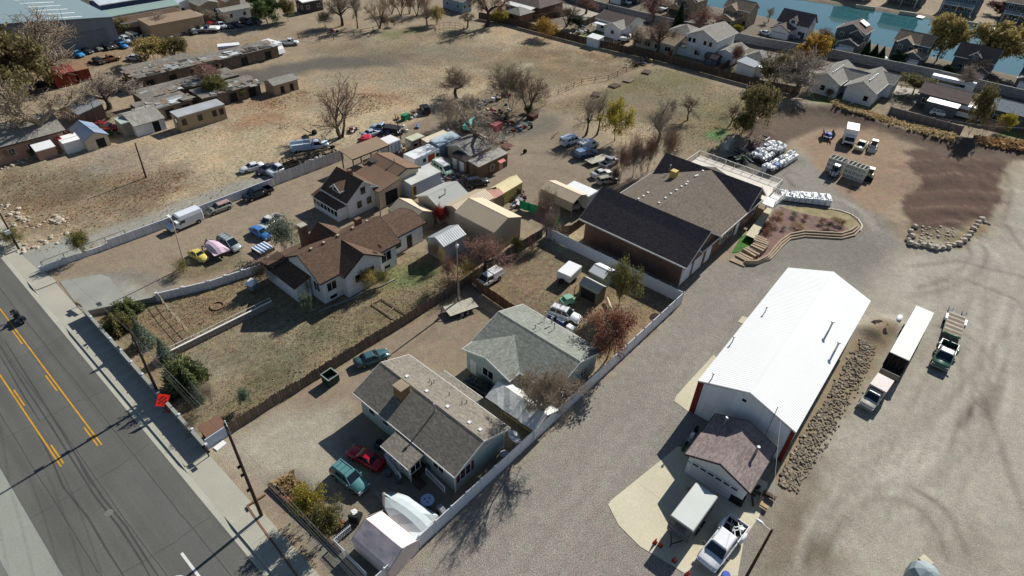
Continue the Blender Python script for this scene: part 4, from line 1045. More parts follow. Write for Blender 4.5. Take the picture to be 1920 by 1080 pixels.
for nm,lb,px3,z,ri,rm_,wm_ in (
 ('mobile_home','grey roofed mobile home with tan walls near the conifers at the top',((346,0),(374,11),(408,4)),3.4,.8,SH_LT,W_TAN),
 ('mobile_home','tan mobile home beyond the grey roofed one at the top edge',((404,-4),(428,3),(446,-3)),3.4,.8,SH_TAN,W_TAN),
 ('mobile_home','long low pale mobile home behind the dark parked cars',((414,22),(470,14),(416,18)),2.8,.4,SH_LT,W_WHITE),
 ('mobile_home','blue white mobile home at the very top left of centre',((312,0),(343,6),(350,-6)),3.2,.6,mat('pale_blue_metal',(190,202,206),.7),W_WHITE),
 ('mobile_home','small white mobile home with grey roof beside the two dark conifers',((352,30),(374,27),(354,34)),2.6,.4,SH_LT,W_WHITE),
 ('mobile_home','dark mobile home with a white roof behind the bare trees at the top',((565,5),(606,-2),(566,0)),3.0,.4,MET_W,TRIM_D),
 ('mobile_home','white and blue mobile home beside the old trees at the top centre',((828,-6),(868,5),(860,-6)),3.0,.6,SH_LT,mat('pale_blue_siding',(150,176,190),.8,kind='siding'))):
 A,B,C_=[G(*q,z) for q in px3];xs=[A.x,B.x,C_.x];ys=[A.y,B.y,C_.y]
 x0,x1,y0,y1=min(xs),max(max(xs),min(xs)+4),min(ys),max(max(ys),min(ys)+4)
 r,ro=simple(nm,lb,'mobile home',x0,x1,y0,y1,z,ri,'x' if x1-x0 > y1-y0 else 'y',rm_,wm_,.2,trim=TRIM_W,group='mobile homes at the far edge')
 for u in (-.25,.25):
  opening(r,'-y',-(y1-y0)/2+.2,u*(x1-x0),1.6,.9,.9);opening(r,'-x',-(x1-x0)/2+.2,u*(y1-y0),1.6,.8,.9)

# ---- shabby sheds of the left cluster
JR=mat('patched_tin_roof',(150,146,136),.85,kind='streak',var=.3,scale=1.6)
JR2=mat('patched_grey_roof',(124,118,108),.9,kind='streak',var=.3,scale=1.2)
JW=mat('scrap_board_wall',(118,104,90),.9,kind='plank',var=.2)
def junk_roof(r_,x0,x1,y0,y1,z,seed,n=26):
 rnd=random.Random(seed)
 cols=[JR,JR2,MET_OLD,mat('tin_bright',(206,208,204),.6,var=.1),WOOD_OLD,mat('tin_dark',(70,66,62),.9,var=.2)]
 for k in range(n):
  wd,ln=rnd.uniform(.8,1.6),rnd.uniform(1.6,3.4)
  MB().box((rnd.uniform(x0+.6,x1-.6),rnd.uniform(y0+.6,y1-.6),z+.1+rnd.uniform(0,.25)),(ln,wd,.03),rnd.uniform(-.2,.2)+(0 if rnd.random() < .7 else 1.57),rx=rnd.uniform(-.1,.1),ry=rnd.uniform(-.08,.08)).build('roof_sheet',rnd.choice(cols),r_)
for nm,lb,(x0,x1,y0,y1),z,sd in (
 ('scrap_shed','sprawling scrap shed with a tattered patchwork roof and a dark open front',(44.5,58.5,138.5,146.5),2.7,1),
 ('scrap_shed','long flat scrap shed ending near the white camper at the dark asphalt',(59,77,138.6,143.6),2.5,2),
 ('scrap_shed','scrap shed with a silver strip roof behind the bare yard tree',(40.5,60.5,127.5,132.5),2.5,3),
 ('scrap_shed','low scrap shed right behind the tan mobile office',(38.0,47.5,121.5,126.5),2.4,4),
 ('scrap_shed','scrap shed beside the leafy bush with a white metal sheet',(49.0,61.5,120.8,126.0),2.3,5)):
 cx,cy=(x0+x1)/2,(y0+y1)/2
 r=house(nm,lb,'shed',cx,cy,group='scrap sheds')
 wing(r,x0-cx,x1-cx,y0-cy,y1-cy,z,.3,'x',JR2,JW,.2,'shed')
 junk_roof(r,x0-cx,x1-cx,y0-cy,y1-cy,z,sd,70 if sd < 3 else 44)
 for k in range(3):opening(r,'-y',-(y1-y0)/2+.2,-(x1-x0)/3+k*(x1-x0)/3,1.0,1.6,1.8,'hole')
r,ro=simple('tin_roofed_shed','shed with a wide bluish tin roof below the bare yard tree','shed',29.6,34.3,128.6,135.0,2.3,.9,'y',MET_OLD,JW,.2,'shed',metal=True)
bpy.data.objects['tin_roofed_shed'].location.z=0
r,ro=simple('whitewashed_shed','whitewashed shed with a torn grey roof between two utility poles','shed',34.6,40.2,117.6,125.0,2.0,1.2,'x',JR,W_WHITE,.2)
opening(r,'-x',-2.6,1.6,1.2,.9,.8);opening(r,'-y',-3.5,1.0,1.0,1.2,1.9,'hole')
r,ro=simple('blue_tin_hut','small gabled hut with a shiny blue tin roof beside the young evergreen','shed',26.3,30.4,117.6,124.4,1.9,1.1,'y',mat('blue_tin',(134,150,170),.5,var=.12),W_WARM,.2,metal=True)
opening(r,'-y',-3.2,.5,.9,1.4,1.6,'hole')
r,ro=simple('white_container','small white container with a red end beside the big forked bare tree','container',23.6,26.6,119.0,122.0,1.9,.15,'x',MET_W,PLW,.05,'shed')
MB().bx(-1.55,-.9,.3,1.5,2.0,2.2).build('red_sheet',mat('sheet_red',(150,40,44),.7),r)
r,ro=simple('grey_van_body','grey box van body with a flat bed behind it next to the leaning pole','van body',33.2,35.8,119.0,122.0,2.5,.1,'x',mat('pale_green_roof',(176,188,176),.7),mat('van_body_grey',(140,134,122),.8),.03,'shed')
r,ro=simple('salmon_house','salmon walled house with a grey gable roof at the left edge','house',11.0,25.4,121.6,131.0,3.0,2.0,'x',SH_LT,W_SAL,.5,trim=TRIM_D)
for u in (-3.5,-1.2,1.6,4.2):opening(r,'-y',-4.2,u,1.7,.8,1.1)
simple('salmon_lean_to','low white canopied lean-to on the salmon house side','lean-to',19.6,22.6,119.6,121.4,1.6,.6,'x',PLW,W_SAL,.1,'shed')
r,ro=simple('tan_mobile_office','tan mobile office with white ribbed roof standing alone at the field edge','mobile office',41.2,50.2,114.4,117.4,2.75,.2,'x',MET_GAL,W_TAN,.08,'shed',metal=True)
for u,k in ((-3.6,0),(-.6,0),(2.2,0),(3.6,0)):opening(r,'-y',-1.42,u,1.7,.7,1.0,pm=GLASS,fm=TRIM_D)
opening(r,'-y',-1.42,.8,1.25,.9,2.0,'door',W_TAN);opening(r,'-x',-4.42,0,1.7,.9,1.0,fm=TRIM_D)
for xx in (-3.5,-1,1.5,3.8):MB().bx(xx-.2,xx+.2,-1.2,1.2,0,.3).build('block_pier',CONC_G,r)
r,ro=simple('grey_hut','low grey hut with a gable roof at the edge of the orange weeds','shed',62.6,68.6,118.0,122.0,2.1,.7,'x',SH_LT,W_TAN,.2)
for u in (-1,1.2):opening(r,'-y',-1.8,u,.9,.9,1.5,'hole')
r,ro=simple('red_barn','small red roofed shed behind the car under a blue tarp','shed',33.2,37.6,151.5,157.5,2.6,.8,'x',mat('red_tin',(140,62,50),.7,var=.1),mat('red_board',(130,58,44),.8,kind='plank'),.2)
simple('tan_roof_shelter','orange brown lean-to standing against the red roofed shed','shelter',37.8,40.4,152.0,156.0,2.4,.6,'x',mat('orange_tin',(150,116,88),.7),mat('red_board'),.1,'shed')
# ------------------------------------------------------------------ houses of the neighbourhood by the lake
r=house('dark_roofed_bungalow','brick bungalow with a dark hipped roof and white veranda at the top edge','house',156,126)
wing(r,-7,5,-8,6,3.0,2.2,'y',SH_DARK,BRICK,.5,'hip');wing(r,-9.5,-6.6,-6.5,3.5,2.5,.35,'y',TRIM_W,None,.1,'shed',wall=False,name_roof='veranda_roof')
for k in range(6):MB().bx(-9.4,-9.25,-6.3+k*1.9,-6.15+k*1.9,0,2.5).build('veranda_post',TRIM_W,r)
for u in (-5,-2,2):opening(r,'-x',-6.5,u,1.5,1.2,1.3)
r=house('hipped_garage','low garage with a grey pyramid roof behind the wooden fence','garage',143.4,121.0);wing(r,-3.4,3.4,-3.2,3.2,2.6,1.3,'x',SH_LT,BRICK,.35,'hip')
opening(r,'-x',-3.05,0,1.1,1.0,2.0,'door',TRIM_D)
r=house('white_cottage','white cottage with a dark slate roof and a bright white porch roof','house',156.6,95.6)
wing(r,-4,5,-5.4,5.4,3.0,1.6,'y',SH_DARK,W_WHITE,.4,trim=TRIM_W);wing(r,-7.0,-2.0,-5.2,.5,2.7,1.2,'x',SH_LT,W_WHITE,.3,trim=TRIM_W,name_roof='cross_roof')
MB().bx(-6.4,-3.6,.6,4.2,2.5,2.62).build('porch_roof',PLW,r)
for yy in (.8,4.0):MB().bx(-6.3,-6.2,yy,yy+.1,0,2.5).build('porch_post',TRIM_W,r)
opening(r,'-x',-6.7,-2.4,1.6,1.0,.9);opening(r,'-x',-3.6,3,1.5,1.0,1.2)
r=house('tan_duplex','long low house with a weathered pale roof behind a lawn with bare trees','house',153.0,80.0);wing(r,-4.6,4.6,-6.6,6.4,2.7,1.5,'y',SH_TAN,W_WARM,.5,trim=TRIM_W)
for u in (-4.5,-1.5,1.5,4.2):opening(r,'-x',-4.1,u,1.4,1.6,1.1)
r=house('hip_roofed_house','grey hipped roof house partly hidden left of the two storey white house','house',161.5,77.5);wing(r,-4.8,4.8,-4.6,4.6,2.8,2.0,'x',SH_LT,W_TAN,.5,'hip')
opening(r,'-x',-4.3,0,1.5,1.4,1.1)
r=house('two_storey_house','two storey white house with outside stair and pale gable roof','house',156.8,68.2)
ro=wing(r,-5.6,6.0,-4.4,4.2,5.2,1.9,'x',SH_LT,W_WHITE,.45,trim=TRIM_W)
for u in (-2.6,-1.1,1.9,3.1):opening(r,'-x',-5.15,u,4.2,.8,1.0)
for u in (-2.4,.4):opening(r,'-x',-5.15,u,1.5,1.5,1.1)
opening(r,'-x',-5.15,2.6,1.05,.9,2.0,'door',W_WHITE)
MB().bx(-6.6,-5.2,0.5,3.4,2.7,2.8).build('balcony',TRIM_W,r)
b=MB()
for k in range(12):b.bx(-6.4,-5.5,.5-.22*k-.22,.5-.22*k,2.7-.22*k-.06,2.7-.22*k)
b.build('outside_stair',TRIM_W,r)
b=MB();b.tube((-6.5,.5,3.6),(-6.5,3.4,3.6),.04).tube((-6.5,.5,2.8),(-6.5,.5,3.6),.04).tube((-6.5,3.4,2.8),(-6.5,3.4,3.6),.04).tube((-6.5,.4,3.5),(-6.5,-2.2,.9),.04);b.build('stair_rail',TRIM_W,r)
for xx,yy in ((1.0,-1.6),(2.4,-2.0)):roof_vent(ro,xx,yy,6.3)
wing(r,-4.0,4.6,-8.6,-4.0,2.6,.9,'x',SH_LT,W_WHITE,.3,trim=TRIM_W,name_roof='side_roof')
r=house('garden_shed','dark grey garden shed with a window in the lawn below the two storey house','shed',149.4,63.2);wing(r,-1.5,1.5,-1.7,1.7,2.2,.8,'y',SH_DARK,W_GREY,.15,trim=TRIM_D);opening(r,'-x',-1.35,.3,1.2,.6,.6)
r=house('white_garden_shed','small white garden shed left of the two storey house','shed',152.4,73.2);wing(r,-1.2,1.2,-1.4,1.4,1.9,.6,'y',SH_LT,W_WHITE,.12)
r=house('fence_shed','white shed built into the long wooden fence','shed',140.6,92.4);wing(r,-1.2,1.4,-1.9,1.9,2.1,.4,'y',MET_W,W_WHITE,.08,'shed')
r=house('white_hipped_cottage','small white grey cottage with pyramid roof left of the orange tree','house',156.6,55.0);wing(r,-3.6,3.6,-3.2,2.6,2.8,1.5,'x',SH_LT,W_WHITE,.4,'hip');wing(r,-8.2,-3.0,-2.8,1.8,2.5,.4,'x',mat('slate_metal',(112,122,132),.7),W_WHITE,.2,'shed',name_roof='rear_roof')
r=house('white_barrel_shelter','white barrel roofed storage shelter on the lawn below the cottage','shelter',153.6,53.0,12)
b=MB();rings=[]
for xx in (-3.2,3.2):rings.append([(xx,-1.5,0)]+[(xx,-1.5*math.cos(math.pi*i/8),1.4+1.1*math.sin(math.pi*i/8)) for i in range(9)]+[(xx,1.5,0)])
b.loft([q[::-1] for q in rings]);b.build('cover',PLW,r)
def gh(nm,lb,x,y,wings,wins=(),rz=0):
 r_=house(nm,lb,'house',x,y,rz)
 for wg in wings:wing(r_,*wg[0],**wg[1])
 for o_ in wins:opening(r_,*o_)
 return r_
K=dict(trim=TRIM_W)
r=gh('grey_roofed_house','grey roofed bungalow behind the bare trees left of its twin',156.5,36.6,
 [((-6.6,6.6,-3.6,3.4,3.0,1.9,'x',SH_LT,W_WHITE,.45),K),((-1.5,5.0,-6.0,0,3.0,1.5,'y',SH_LT,W_WHITE,.4),dict(trim=TRIM_W,name_roof='cross_roof'))],[('-x',-6.15,0,1.6,1.0,1.1),('-y',-3.15,-4,1.6,1.0,1.1)])
for k in range(7):roof_vent(r,-4.5+k*1.1,-.7,4.75)
r=gh('grey_roofed_house','grey roofed bungalow with one dark window facing the dirt berm',157.5,29.0,
 [((-7.0,6.6,-3.4,3.4,3.0,1.9,'x',SH_LT,W_WHITE,.45),K),((-2.0,3.6,0,5.2,3.0,1.6,'y',SH_LT,W_WHITE,.4),dict(trim=TRIM_W,name_roof='cross_roof')),((2,8.5,-4.6,0,3.0,1.4,'y',SH_LT,W_WHITE,.4),dict(trim=TRIM_W,name_roof='cross_roof'))],[('-x',-6.55,-1.6,1.5,.9,1.1),('-y',-2.95,-2,1.6,1.0,1.1)])
for k in range(6):roof_vent(r,-4.5+k*1.1,-.7,4.75)
for nm,lb,a in (('black_roofed_house','low house with a charcoal roof and white annex behind the grey boundary fence',(159.6,168.0,9.6,19.4)),('slate_roofed_house','low house with a blue slate roof at the right edge',(160.6,168.5,-6,8.0))):
 r,ro=simple(nm,lb,'house',*a,2.8,1.3,'y',SH_DARK if nm[0] == 'b' else mat('slate_blue_roof',(104,116,124),.8,kind='shingle',var=.1),W_GREY,.4,trim=TRIM_D)
 for u in (-3,0,3):opening(r,'-x',-(a[1]-a[0])/2+.4,u,1.4,1.2,1.0)
simple('white_annex','white flat roofed annex in front of the charcoal roofed house','annex',156.6,159.4,10.8,16.8,2.4,.15,'y',PLW,W_GREY,.1,'shed')
# lake houses: two storeys, garage gable towards the back street, lake behind
def lake_house(lb,x,y,wm,rm,tm,variant,w=10.0,d=11.0,gar=2):
 r_=house('lake_house',lb,'house',x,y,group='houses along the near lake shore')
 hw,hd=w/2,d/2;r_.scale=(.84,.84,.8)
 if variant == 0:
  ro_=wing(r_,-hd+2.5,hd,-hw,hw,5.4,2.6,'y',rm,wm,.4,trim=tm)
  wing(r_,-hd+1.2,0,-hw*.15,hw*.75,5.4,1.7,'x',rm,wm,.3,trim=tm,name_roof='front_gable',z0=0)
 elif variant == 1:
  ro_=wing(r_,-hd+3.0,hd,-hw,hw,4.2,3.4,'y',rm,wm,.4,trim=tm)
  wing(r_,-hd+2.6,1.0,-1.6,1.6,5.2,1.3,'x',rm,wm,.25,trim=tm,name_roof='dormer_roof',z0=3.5)
  opening(r_,'-x',-hd+2.85,0,5.0,1.3,1.0)
 else:
  ro_=wing(r_,-hd+2.2,hd,-hw,hw,5.4,2.6,'x',rm,wm,.4,trim=tm)
  wing(r_,-hd+1.4,0,-hw*.9,-hw*.05,5.2,1.5,'x',rm,wm,.3,trim=tm,name_roof='front_gable')
 wing(r_,-hd-2.8,-hd+4.0,hw-7.0 if gar > 0 else -hw,hw-.4 if gar > 0 else -hw+6.4,2.9,1.6,'x',rm,wm,.35,trim=tm,name_roof='garage_roof')
 g0=hw-3.7 if gar > 0 else -hw+3.2
 opening(r_,'-x',-hd-2.45,g0,1.2,4.6,2.2,'garage',W_WHITE if wm is not W_TAN else TRIM_D,GLASS)
 for u in (-hw*.55,-hw*.1,hw*.5):opening(r_,'-x',-hd+(1.5 if variant == 0 else 3.4 if variant == 1 else 2.6),u,4.2 if variant != 1 else 1.6,1.2,1.2)
 for u in (-1.5,2):opening(r_,'-y',-hw+.4,u,1.6,1.0,1.2);opening(r_,'-y',-hw+.4,u,4.2,1.0,1.2)
 opening(r_,'-x',-hd+3.4 if variant == 1 else -hd+2.6,-hw*.75,1.05,1.0,2.1,'door',TRIM_D)
 return r_,ro_
lake_house('tan two storey lake house with a dark open garage door',190.5,76.0,W_TAN,SH_TAN,TRIM_W,0,10,11,2)
lake_house('white lake house with a steep charcoal roof and small dormer',192.0,59.6,W_WHITE,SH_DARK,TRIM_D,1,11,11,2)
r,ro=lake_house('dark grey lake house with white trim and a bright skylight roof patch',193.5,44.4,W_GREY,SH_DARK,TRIM_W,2,9.5,11,-1)
b=MB();b.hexa([(1.0,-3.2,6.85),(4.6,-3.2,6.85),(4.6,-.7,8.1),(1.0,-.7,8.1),(1.0,-3.2,6.95),(4.6,-3.2,6.95),(4.6,-.7,8.2),(1.0,-.7,8.2)]);b.build('solar_sheet',PLW,r)
lake_house('dark grey lake house with taupe roof and twin front gables',194.5,29.4,W_GREY,SH_TAN,TRIM_W,0,10.5,11,-1)
lake_house('grey lake house with charcoal roof between the two golden trees',195.5,15.0,W_GREY,SH_DARK,TRIM_W,1,11,11,-1)
lake_house('grey lake house cut by the right edge of the picture',197.0,1.0,W_GREY,SH_LT,TRIM_W,0,10,11,2)
lake_house('taupe lake house half hidden behind the tall dark conifer',190.0,92.0,W_TAN,SH_TAN,TRIM_W,2,10,11,2)
lake_house('grey lake house behind the sound wall at the top centre',188.0,112.0,W_GREY,SH_DARK,TRIM_W,1,10,11,2)
# far bank
for k,(x,y,wm_,rm_) in enumerate([(257,62,W_TAN,SH_TAN),(262,47,W_GREY,SH_DARK),(264,31,mat('siding_blue',(104,124,140),.8,kind='siding'),SH_DARK),(266,14,W_GREY,SH_TAN),(266,-2,W_GREY,SH_DARK)]):
 r_=house('far_bank_house',['tan house on the far lake bank, leftmost in view','dark grey house on the far bank beside the pale beach','blue house with white decks on the far lake bank','grey house behind the red brown tree on the far bank','grey house at the far bank by the right edge'][k],'house',x,y,group='houses on the far lake bank')
 wing(r_,-5,5,-5.5,5.5,5.4,2.4,'y',rm_,wm_,.4,trim=TRIM_W)
 for u in (-3.5,-1.2,1.2,3.5):
  for z in (1.6,4.2):opening(r_,'-x',-4.6,u,z,1.2,1.2)
 MB().bx(-7.4,-4.7,-4.5,4.5,2.6,2.75).build('deck',TRIM_W,r_)
 for yy in (-4.3,0,4.3):MB().bx(-7.3,-7.15,yy-.08,yy+.08,0,3.6).build('deck_post',TRIM_W,r_)
 MB().bx(-7.36,-7.28,-4.5,4.5,3.5,3.6).build('deck_rail',TRIM_W,r_)
# pale shore walls and small docks
for k,(a,c,lb) in enumerate([((245.6,52),(244.2,58),'pale concrete shore wall by the small beach'),((248.6,40),(247.2,45),'pale shore wall left of the dock'),((251.2,23),(249.6,33),'pale shore wall right of the dock'),((252.6,6),(251.8,15),'pale shore wall below the willow reflection')]):
 a,c=Vector((*a,0)),Vector((*c,0));m_=(a+c)/2;d=c-a
 single('shore_wall',lb,'wall',MB().box((0,0,0),(d.length,.6,1.3)),CONC_W,(m_.x-.6,m_.y,-.35),math.atan2(d.y,d.x),'shore walls')
for (x,y,lb) in ((247.0,38.5,'small white dock on the far shore'),(250.6,18.5,'white dock with a gangway below the far houses')):
 r_=thing('dock',lb,'dock',(x,y,0),0,'docks')
 for k in range(8):MB().bx(-1.6+k*.4,-1.24+k*.4,-1,1,-.45,-.37).build('plank',PLW,r_)
 MB().bx(-1.5,1.4,-.9,.9,-.9,-.46).build('float',CONC_G,r_)
# sound wall along the back street
def wall_run(name,label,cat,pts,h,th,m,cap=None,step=3.0,post=True,postm=None):
 a=Vector((*pts[0],0));r_=thing(name,label,cat,a)
 for p,q in zip(pts[:-1],pts[1:]):
  p,q=Vector((*p,0))-a,Vector((*q,0))-a;L_=(q-p).length;d=(q-p)/L_;n=max(1,round(L_/step));an=math.atan2(d.y,d.x)
  me=MB().box((0,0,h/2),(L_/n-.02,th,h)).build('panel',m,r_);me0=me.data;bpy.data.objects.remove(me)
  for i in range(n):
   c=p+d*(L_*(i+.5)/n);link('panel',me0,r_,(c.x,c.y,0),(0,0,an))
  if post:
   pm_=MB().box((0,0,h/2+.06),(.3,th+.16,h+.12)).build('post',postm or m,r_);pd=pm_.data;bpy.data.objects.remove(pm_)
   for i in range(n+1):
    c=p+d*(L_*i/n);link('post',pd,r_,(c.x,c.y,0),(0,0,an))
  if cap:
   c=(p+q)/2;MB().box((c.x,c.y,h+.04),(L_,th+.1,.08),an).build('coping',cap,r_)
 return r_
wall_run('sound_wall','long grey block sound wall between the back street and the lake houses','wall',[(174.5,134),(171.8,112),(172.2,92),(174.6,62),(179.5,44),(182.6,20),(182.4,-30)],2.1,.25,mat('sound_wall_grey',(138,138,140),.9,kind='brick',var=.06,p=(.4,.2,.01,.85)),CONC_G,4.0)
# ------------------------------------------------------------------ fences and yard walls
PVC=mat('white_vinyl',(226,228,232),0.45,var=0.03,scale=0.6,bump=0)
def vinyl_run(name,label,pts,h=1.85,step=1.86):
 a=Vector((*pts[0],0));r_=thing(name,label,'fence',a)
 first=True
 pd=None
 for p,q in zip(pts[:-1],pts[1:]):
  p,q=Vector((*p,0))-a,Vector((*q,0))-a;L_=(q-p).length;d=(q-p)/L_;n=round(L_/step);w_=L_/n;an=math.atan2(d.y,d.x)
  b=MB();k=10
  for i in range(k):b.bx(-w_/2+.07+i*(w_-.14)/k,-w_/2+.07+(i+1)*(w_-.14)/k-.012,-.018,.018,.12,h-.12)
  b.bx(-w_/2+.06,w_/2-.06,-.03,.03,.05,.18);b.bx(-w_/2+.06,w_/2-.06,-.03,.03,h-.16,h-.03)
  b.bx(-w_/2+.06,w_/2-.06,-.008,.008,.18,h-.16)
  o=b.build('panel',PVC,r_);me=o.data;bpy.data.objects.remove(o)
  if pd is None:
   o=MB().box((0,0,h/2+.02),(.127,.127,h+.04)).box((0,0,h+.08),(.15,.15,.08),top=(.3,.3)).build('post',PVC,r_);pd=o.data;bpy.data.objects.remove(o)
  for i in range(n):
   c=p+d*(w_*(i+.5));link('panel',me,r_,(c.x,c.y,0),(0,0,an))
  for i in range(0 if first else 1,n+1):
   c=p+d*(w_*i);link('post',pd,r_,(c.x,c.y,0),(0,0,an))
  first=False
 return r_
vinyl_run('vinyl_fence','long white vinyl privacy fence beside the gravel yard',[(11.0,22.6),(61.3,22.6),(61.0,44.4)])

def board_fence(name,label,pts,h,m,seed=0,step=2.4,bw=.14,jit=.06,gap=.012,post=True,missing=0.0,lean=0.0):
 rnd=random.Random(seed);a=Vector((*pts[0],0));r_=thing(name,label,'fence',a)
 variants=[]
 for p,q in zip(pts[:-1],pts[1:]):
  p,q=Vector((*p,0))-a,Vector((*q,0))-a;L_=(q-p).length;d=(q-p)/L_;n=max(1,round(L_/step));w_=L_/n;an=math.atan2(d.y,d.x)
  vs_=[]
  for v in range(min(n,5)):
   b=MB();k=int(w_/bw)
   for i in range(k):
    if rnd.random() < missing:continue
    hh=h+rnd.uniform(-jit,jit);x=-w_/2+i*w_/k;yy=rnd.uniform(-.012,.012)
    b.bx(x+gap/2,x+w_/k-gap/2,yy-.01,yy+.01,.04,hh)
   b.bx(-w_/2,w_/2,.012,.06,.35,.44);b.bx(-w_/2,w_/2,.012,.06,h-.45,h-.36)
   o=b.build('panel',m,r_);vs_.append(o.data);bpy.data.objects.remove(o)
  for i in range(n):
   c=p+d*(w_*(i+.5));link('panel',rnd.choice(vs_),r_,(c.x,c.y,0),(rnd.uniform(-lean,lean),0,an))
  if post:
   o=MB().bx(-.05,.05,.06,.16,0,h-.1).build('post',m,r_);pd=o.data;bpy.data.objects.remove(o)
   for i in range(n+1):
    c=p+d*(w_*i);link('post',pd,r_,(c.x,c.y,0),(0,0,an))
 return r_
F_OLD=mat('fence_grey_brown',(122,108,96),.95,kind='plank',var=.22,scale=1.2)
F_DK=mat('fence_dark_brown',(96,80,68),.95,kind='plank',var=.2,scale=1.2)
F_RED=mat('fence_red_brown',(136,96,68),.95,kind='plank',var=.16,scale=1.2)
board_fence('picket_fence','weathered board fence running from the street along the dirt driveway',[(12.0,45.2),(43.0,45.0),(53.0,45.3)],1.5,F_OLD,1,jit=.12,lean=.05)
board_fence('rear_board_fence','old board fence between the bare tree and the tan garages',[(53.2,45.3),(60.6,45.0)],1.6,F_OLD,21,lean=.04)
board_fence('short_gate_fence','short red brown board fence across the driveway by the flat trailer',[(45.2,44.6),(44.6,36.0)],1.7,F_RED,2)
board_fence('side_board_fence','dark board fence beside the brick house and the motor home',[(61.2,44.8),(64.2,42.6),(73.0,43.0)],1.6,F_DK,3)
board_fence('long_boundary_fence','long dark wooden fence along the back of the fields',[(136.0,130.0),(138.4,121.0),(139.6,96),(143.0,73.6),(143.8,48.0),(146.0,40.0)],1.9,F_DK,4,step=3.0,bw=.3)
board_fence('lawn_fence','brown board fence between the two back lawns',[(143.2,73.4),(152.5,74.4)],1.7,F_RED,5,step=3,bw=.3)
board_fence('shed_lawn_fence','dark board fence between the shed lawn and the barrel shelter',[(143.6,60.0),(154.0,60.2)],1.6,F_DK,6,step=3,bw=.3)
wall_run('grey_boundary_fence','grey panel fence between the dirt berm and the white vehicles','fence',[(150.2,21.8),(150.0,8.0)],1.5,.12,mat('grey_panel',(134,126,122),.9,kind='plank',var=.1),None,3.0)
wall_run('bungalow_fence','dark fence behind the pyramid roofed garage','fence',[(146.5,117.5),(160,115)],1.7,.1,F_DK,None,3.0)
wall_run('bungalow_side_fence','brown fence beside the yard full of clutter','fence',[(150,104.5),(164,106)],1.8,.1,F_DK,None,3.0)
# white painted wall along the upper drive
WP=mat('painted_wall_white',(206,208,212),.8,kind='streak',var=.12,scale=.8)
WP2=mat('painted_wall_worn',(196,196,196),.85,kind='streak',var=.2,scale=.8)
wall_run('white_drive_wall','low white painted wall along the upper driveway behind the white van','wall',[(9.0,86.4),(17.0,85.9)],.8,.14,WP,None,2.4,True)
wall_run('white_van_wall','taller white painted fence behind the white van and hearse','wall',[(17.1,85.9),(24.0,85.6),(42.0,85.5)],1.35,.12,WP,None,2.4,False)
board_fence('worn_white_fence','worn white board fence in front of the flatbed truck',[(42.2,85.5),(55.5,85.3)],1.9,WP2,7,bw=.2,jit=.04)
P_=[tuple(G(*q)[:2]) for q in [(182,78),(260,68),(330,55),(420,41),(492,31)]]
board_fence('yard_back_fence','dark board fence behind the stored row of old cars',P_,2.3,F_DK,17,step=3.0,bw=.3)
r_=thing('pipe_railing','thin pipe railing on top of the low white wall near the street','railing',(9.4,87.1,0))
for k in range(5):MB().tube((k*2.6,0,0),(k*2.6,0,1.1),.035,.035,6).build('post',BLK,r_)
MB().tube((0,0,1.1),(10.4,0,1.1),.03,.03,6).build('rail',BLK,r_)
# lower wall and front wall
wall_run('blue_white_wall','low bluish white wall between the dirt lot and the fenced garden','wall',[(9.8,73.4),(16.4,70.3)],.7,.25,mat('old_render',(150,148,140),.9,var=.2),CONC_G,3.0,False)
wall_run('panelled_lot_wall','panelled pale wall in shade between the dirt lot and the brown house garden','wall',[(16.5,70.2),(22.0,68.0),(28.2,66.6)],1.15,.14,WP,None,2.4,True)
fw=wall_run('front_garden_wall','long dark retaining wall with white capped posts along the pavement','wall',[(9.45,73.6),(9.35,44.6)],1.2,.22,mat('garden_wall_grey',(150,146,144),.9,kind='brick',var=.1,p=(.4,.2,.012,.7)),CONC_G,2.65,False)
o=MB().box((0,0,1.36),(.28,.28,.16),top=(.7,.7)).build('post_cap',PVC,fw);pd=o.data;bpy.data.objects.remove(o)
for k in range(1,12,1):link('post_cap',pd,fw,(.02,-k*2.65+.02,0))
single('wall_end_panel','short pale blue panel closing the corner between front wall and board fence','panel',MB().bx(-1.2,1.2,-.05,.05,0,1.35),mat('pale_blue_panel',(176,190,206),.8),(10.8,45.1,0),R(2))
# breeze block screen wall: each block its own piece
r_=thing('breeze_block_wall','openwork concrete block wall in front of the brown roofed house','wall',(16.2,60.2,0))
b=MB()
for (x0,x1,z0,z1) in ((-.2,.2,0,.06),(-.2,.2,.34,.40),(-.2,-.14,.06,.34),(.14,.2,.06,.34)):b.bx(x0,x1,-.09,.09,z0,z1)
b.box((0,0,.2),(.42,.17,.05),ry=R(45)).box((0,0,.2),(.42,.17,.05),ry=R(-45))
o=b.build('block',mat('breeze_block',(170,158,148),.9,var=.12),r_);bm_=o.data;bpy.data.objects.remove(o)
A_,B_=G(296,682),G(512,574)
A_.z=B_.z=0;L_=(B_-A_).length;d=(B_-A_)/L_;an=math.atan2(d.y,d.x);r_.location=A_;n=int(L_/.41)
for i in range(n):
 for k in range(2):link('block',bm_,r_,tuple(d*(.41*(i+.5))+Vector((0,0,k*.405))),(0,0,an))
MB().box(tuple(d*(L_/2)+Vector((0,0,.86))),(L_,.2,.08),an).build('coping',TRIM_W,r_)
MB().tube(tuple(Vector((0,0,1.15))+Vector((-d.y,d.x,0))*.3),tuple(d*L_+Vector((0,0,1.15))+Vector((-d.y,d.x,0))*.3),.03,.03,6).build('handrail',TRIM_W,r_)
for i in range(8):MB().tube(tuple(d*(L_*i/7)+Vector((-d.y,d.x,0))*.3),tuple(d*(L_*i/7)+Vector((-d.y,d.x,0))*.3+Vector((0,0,1.15))),.025,.025,5).build('handrail_post',TRIM_W,r_)
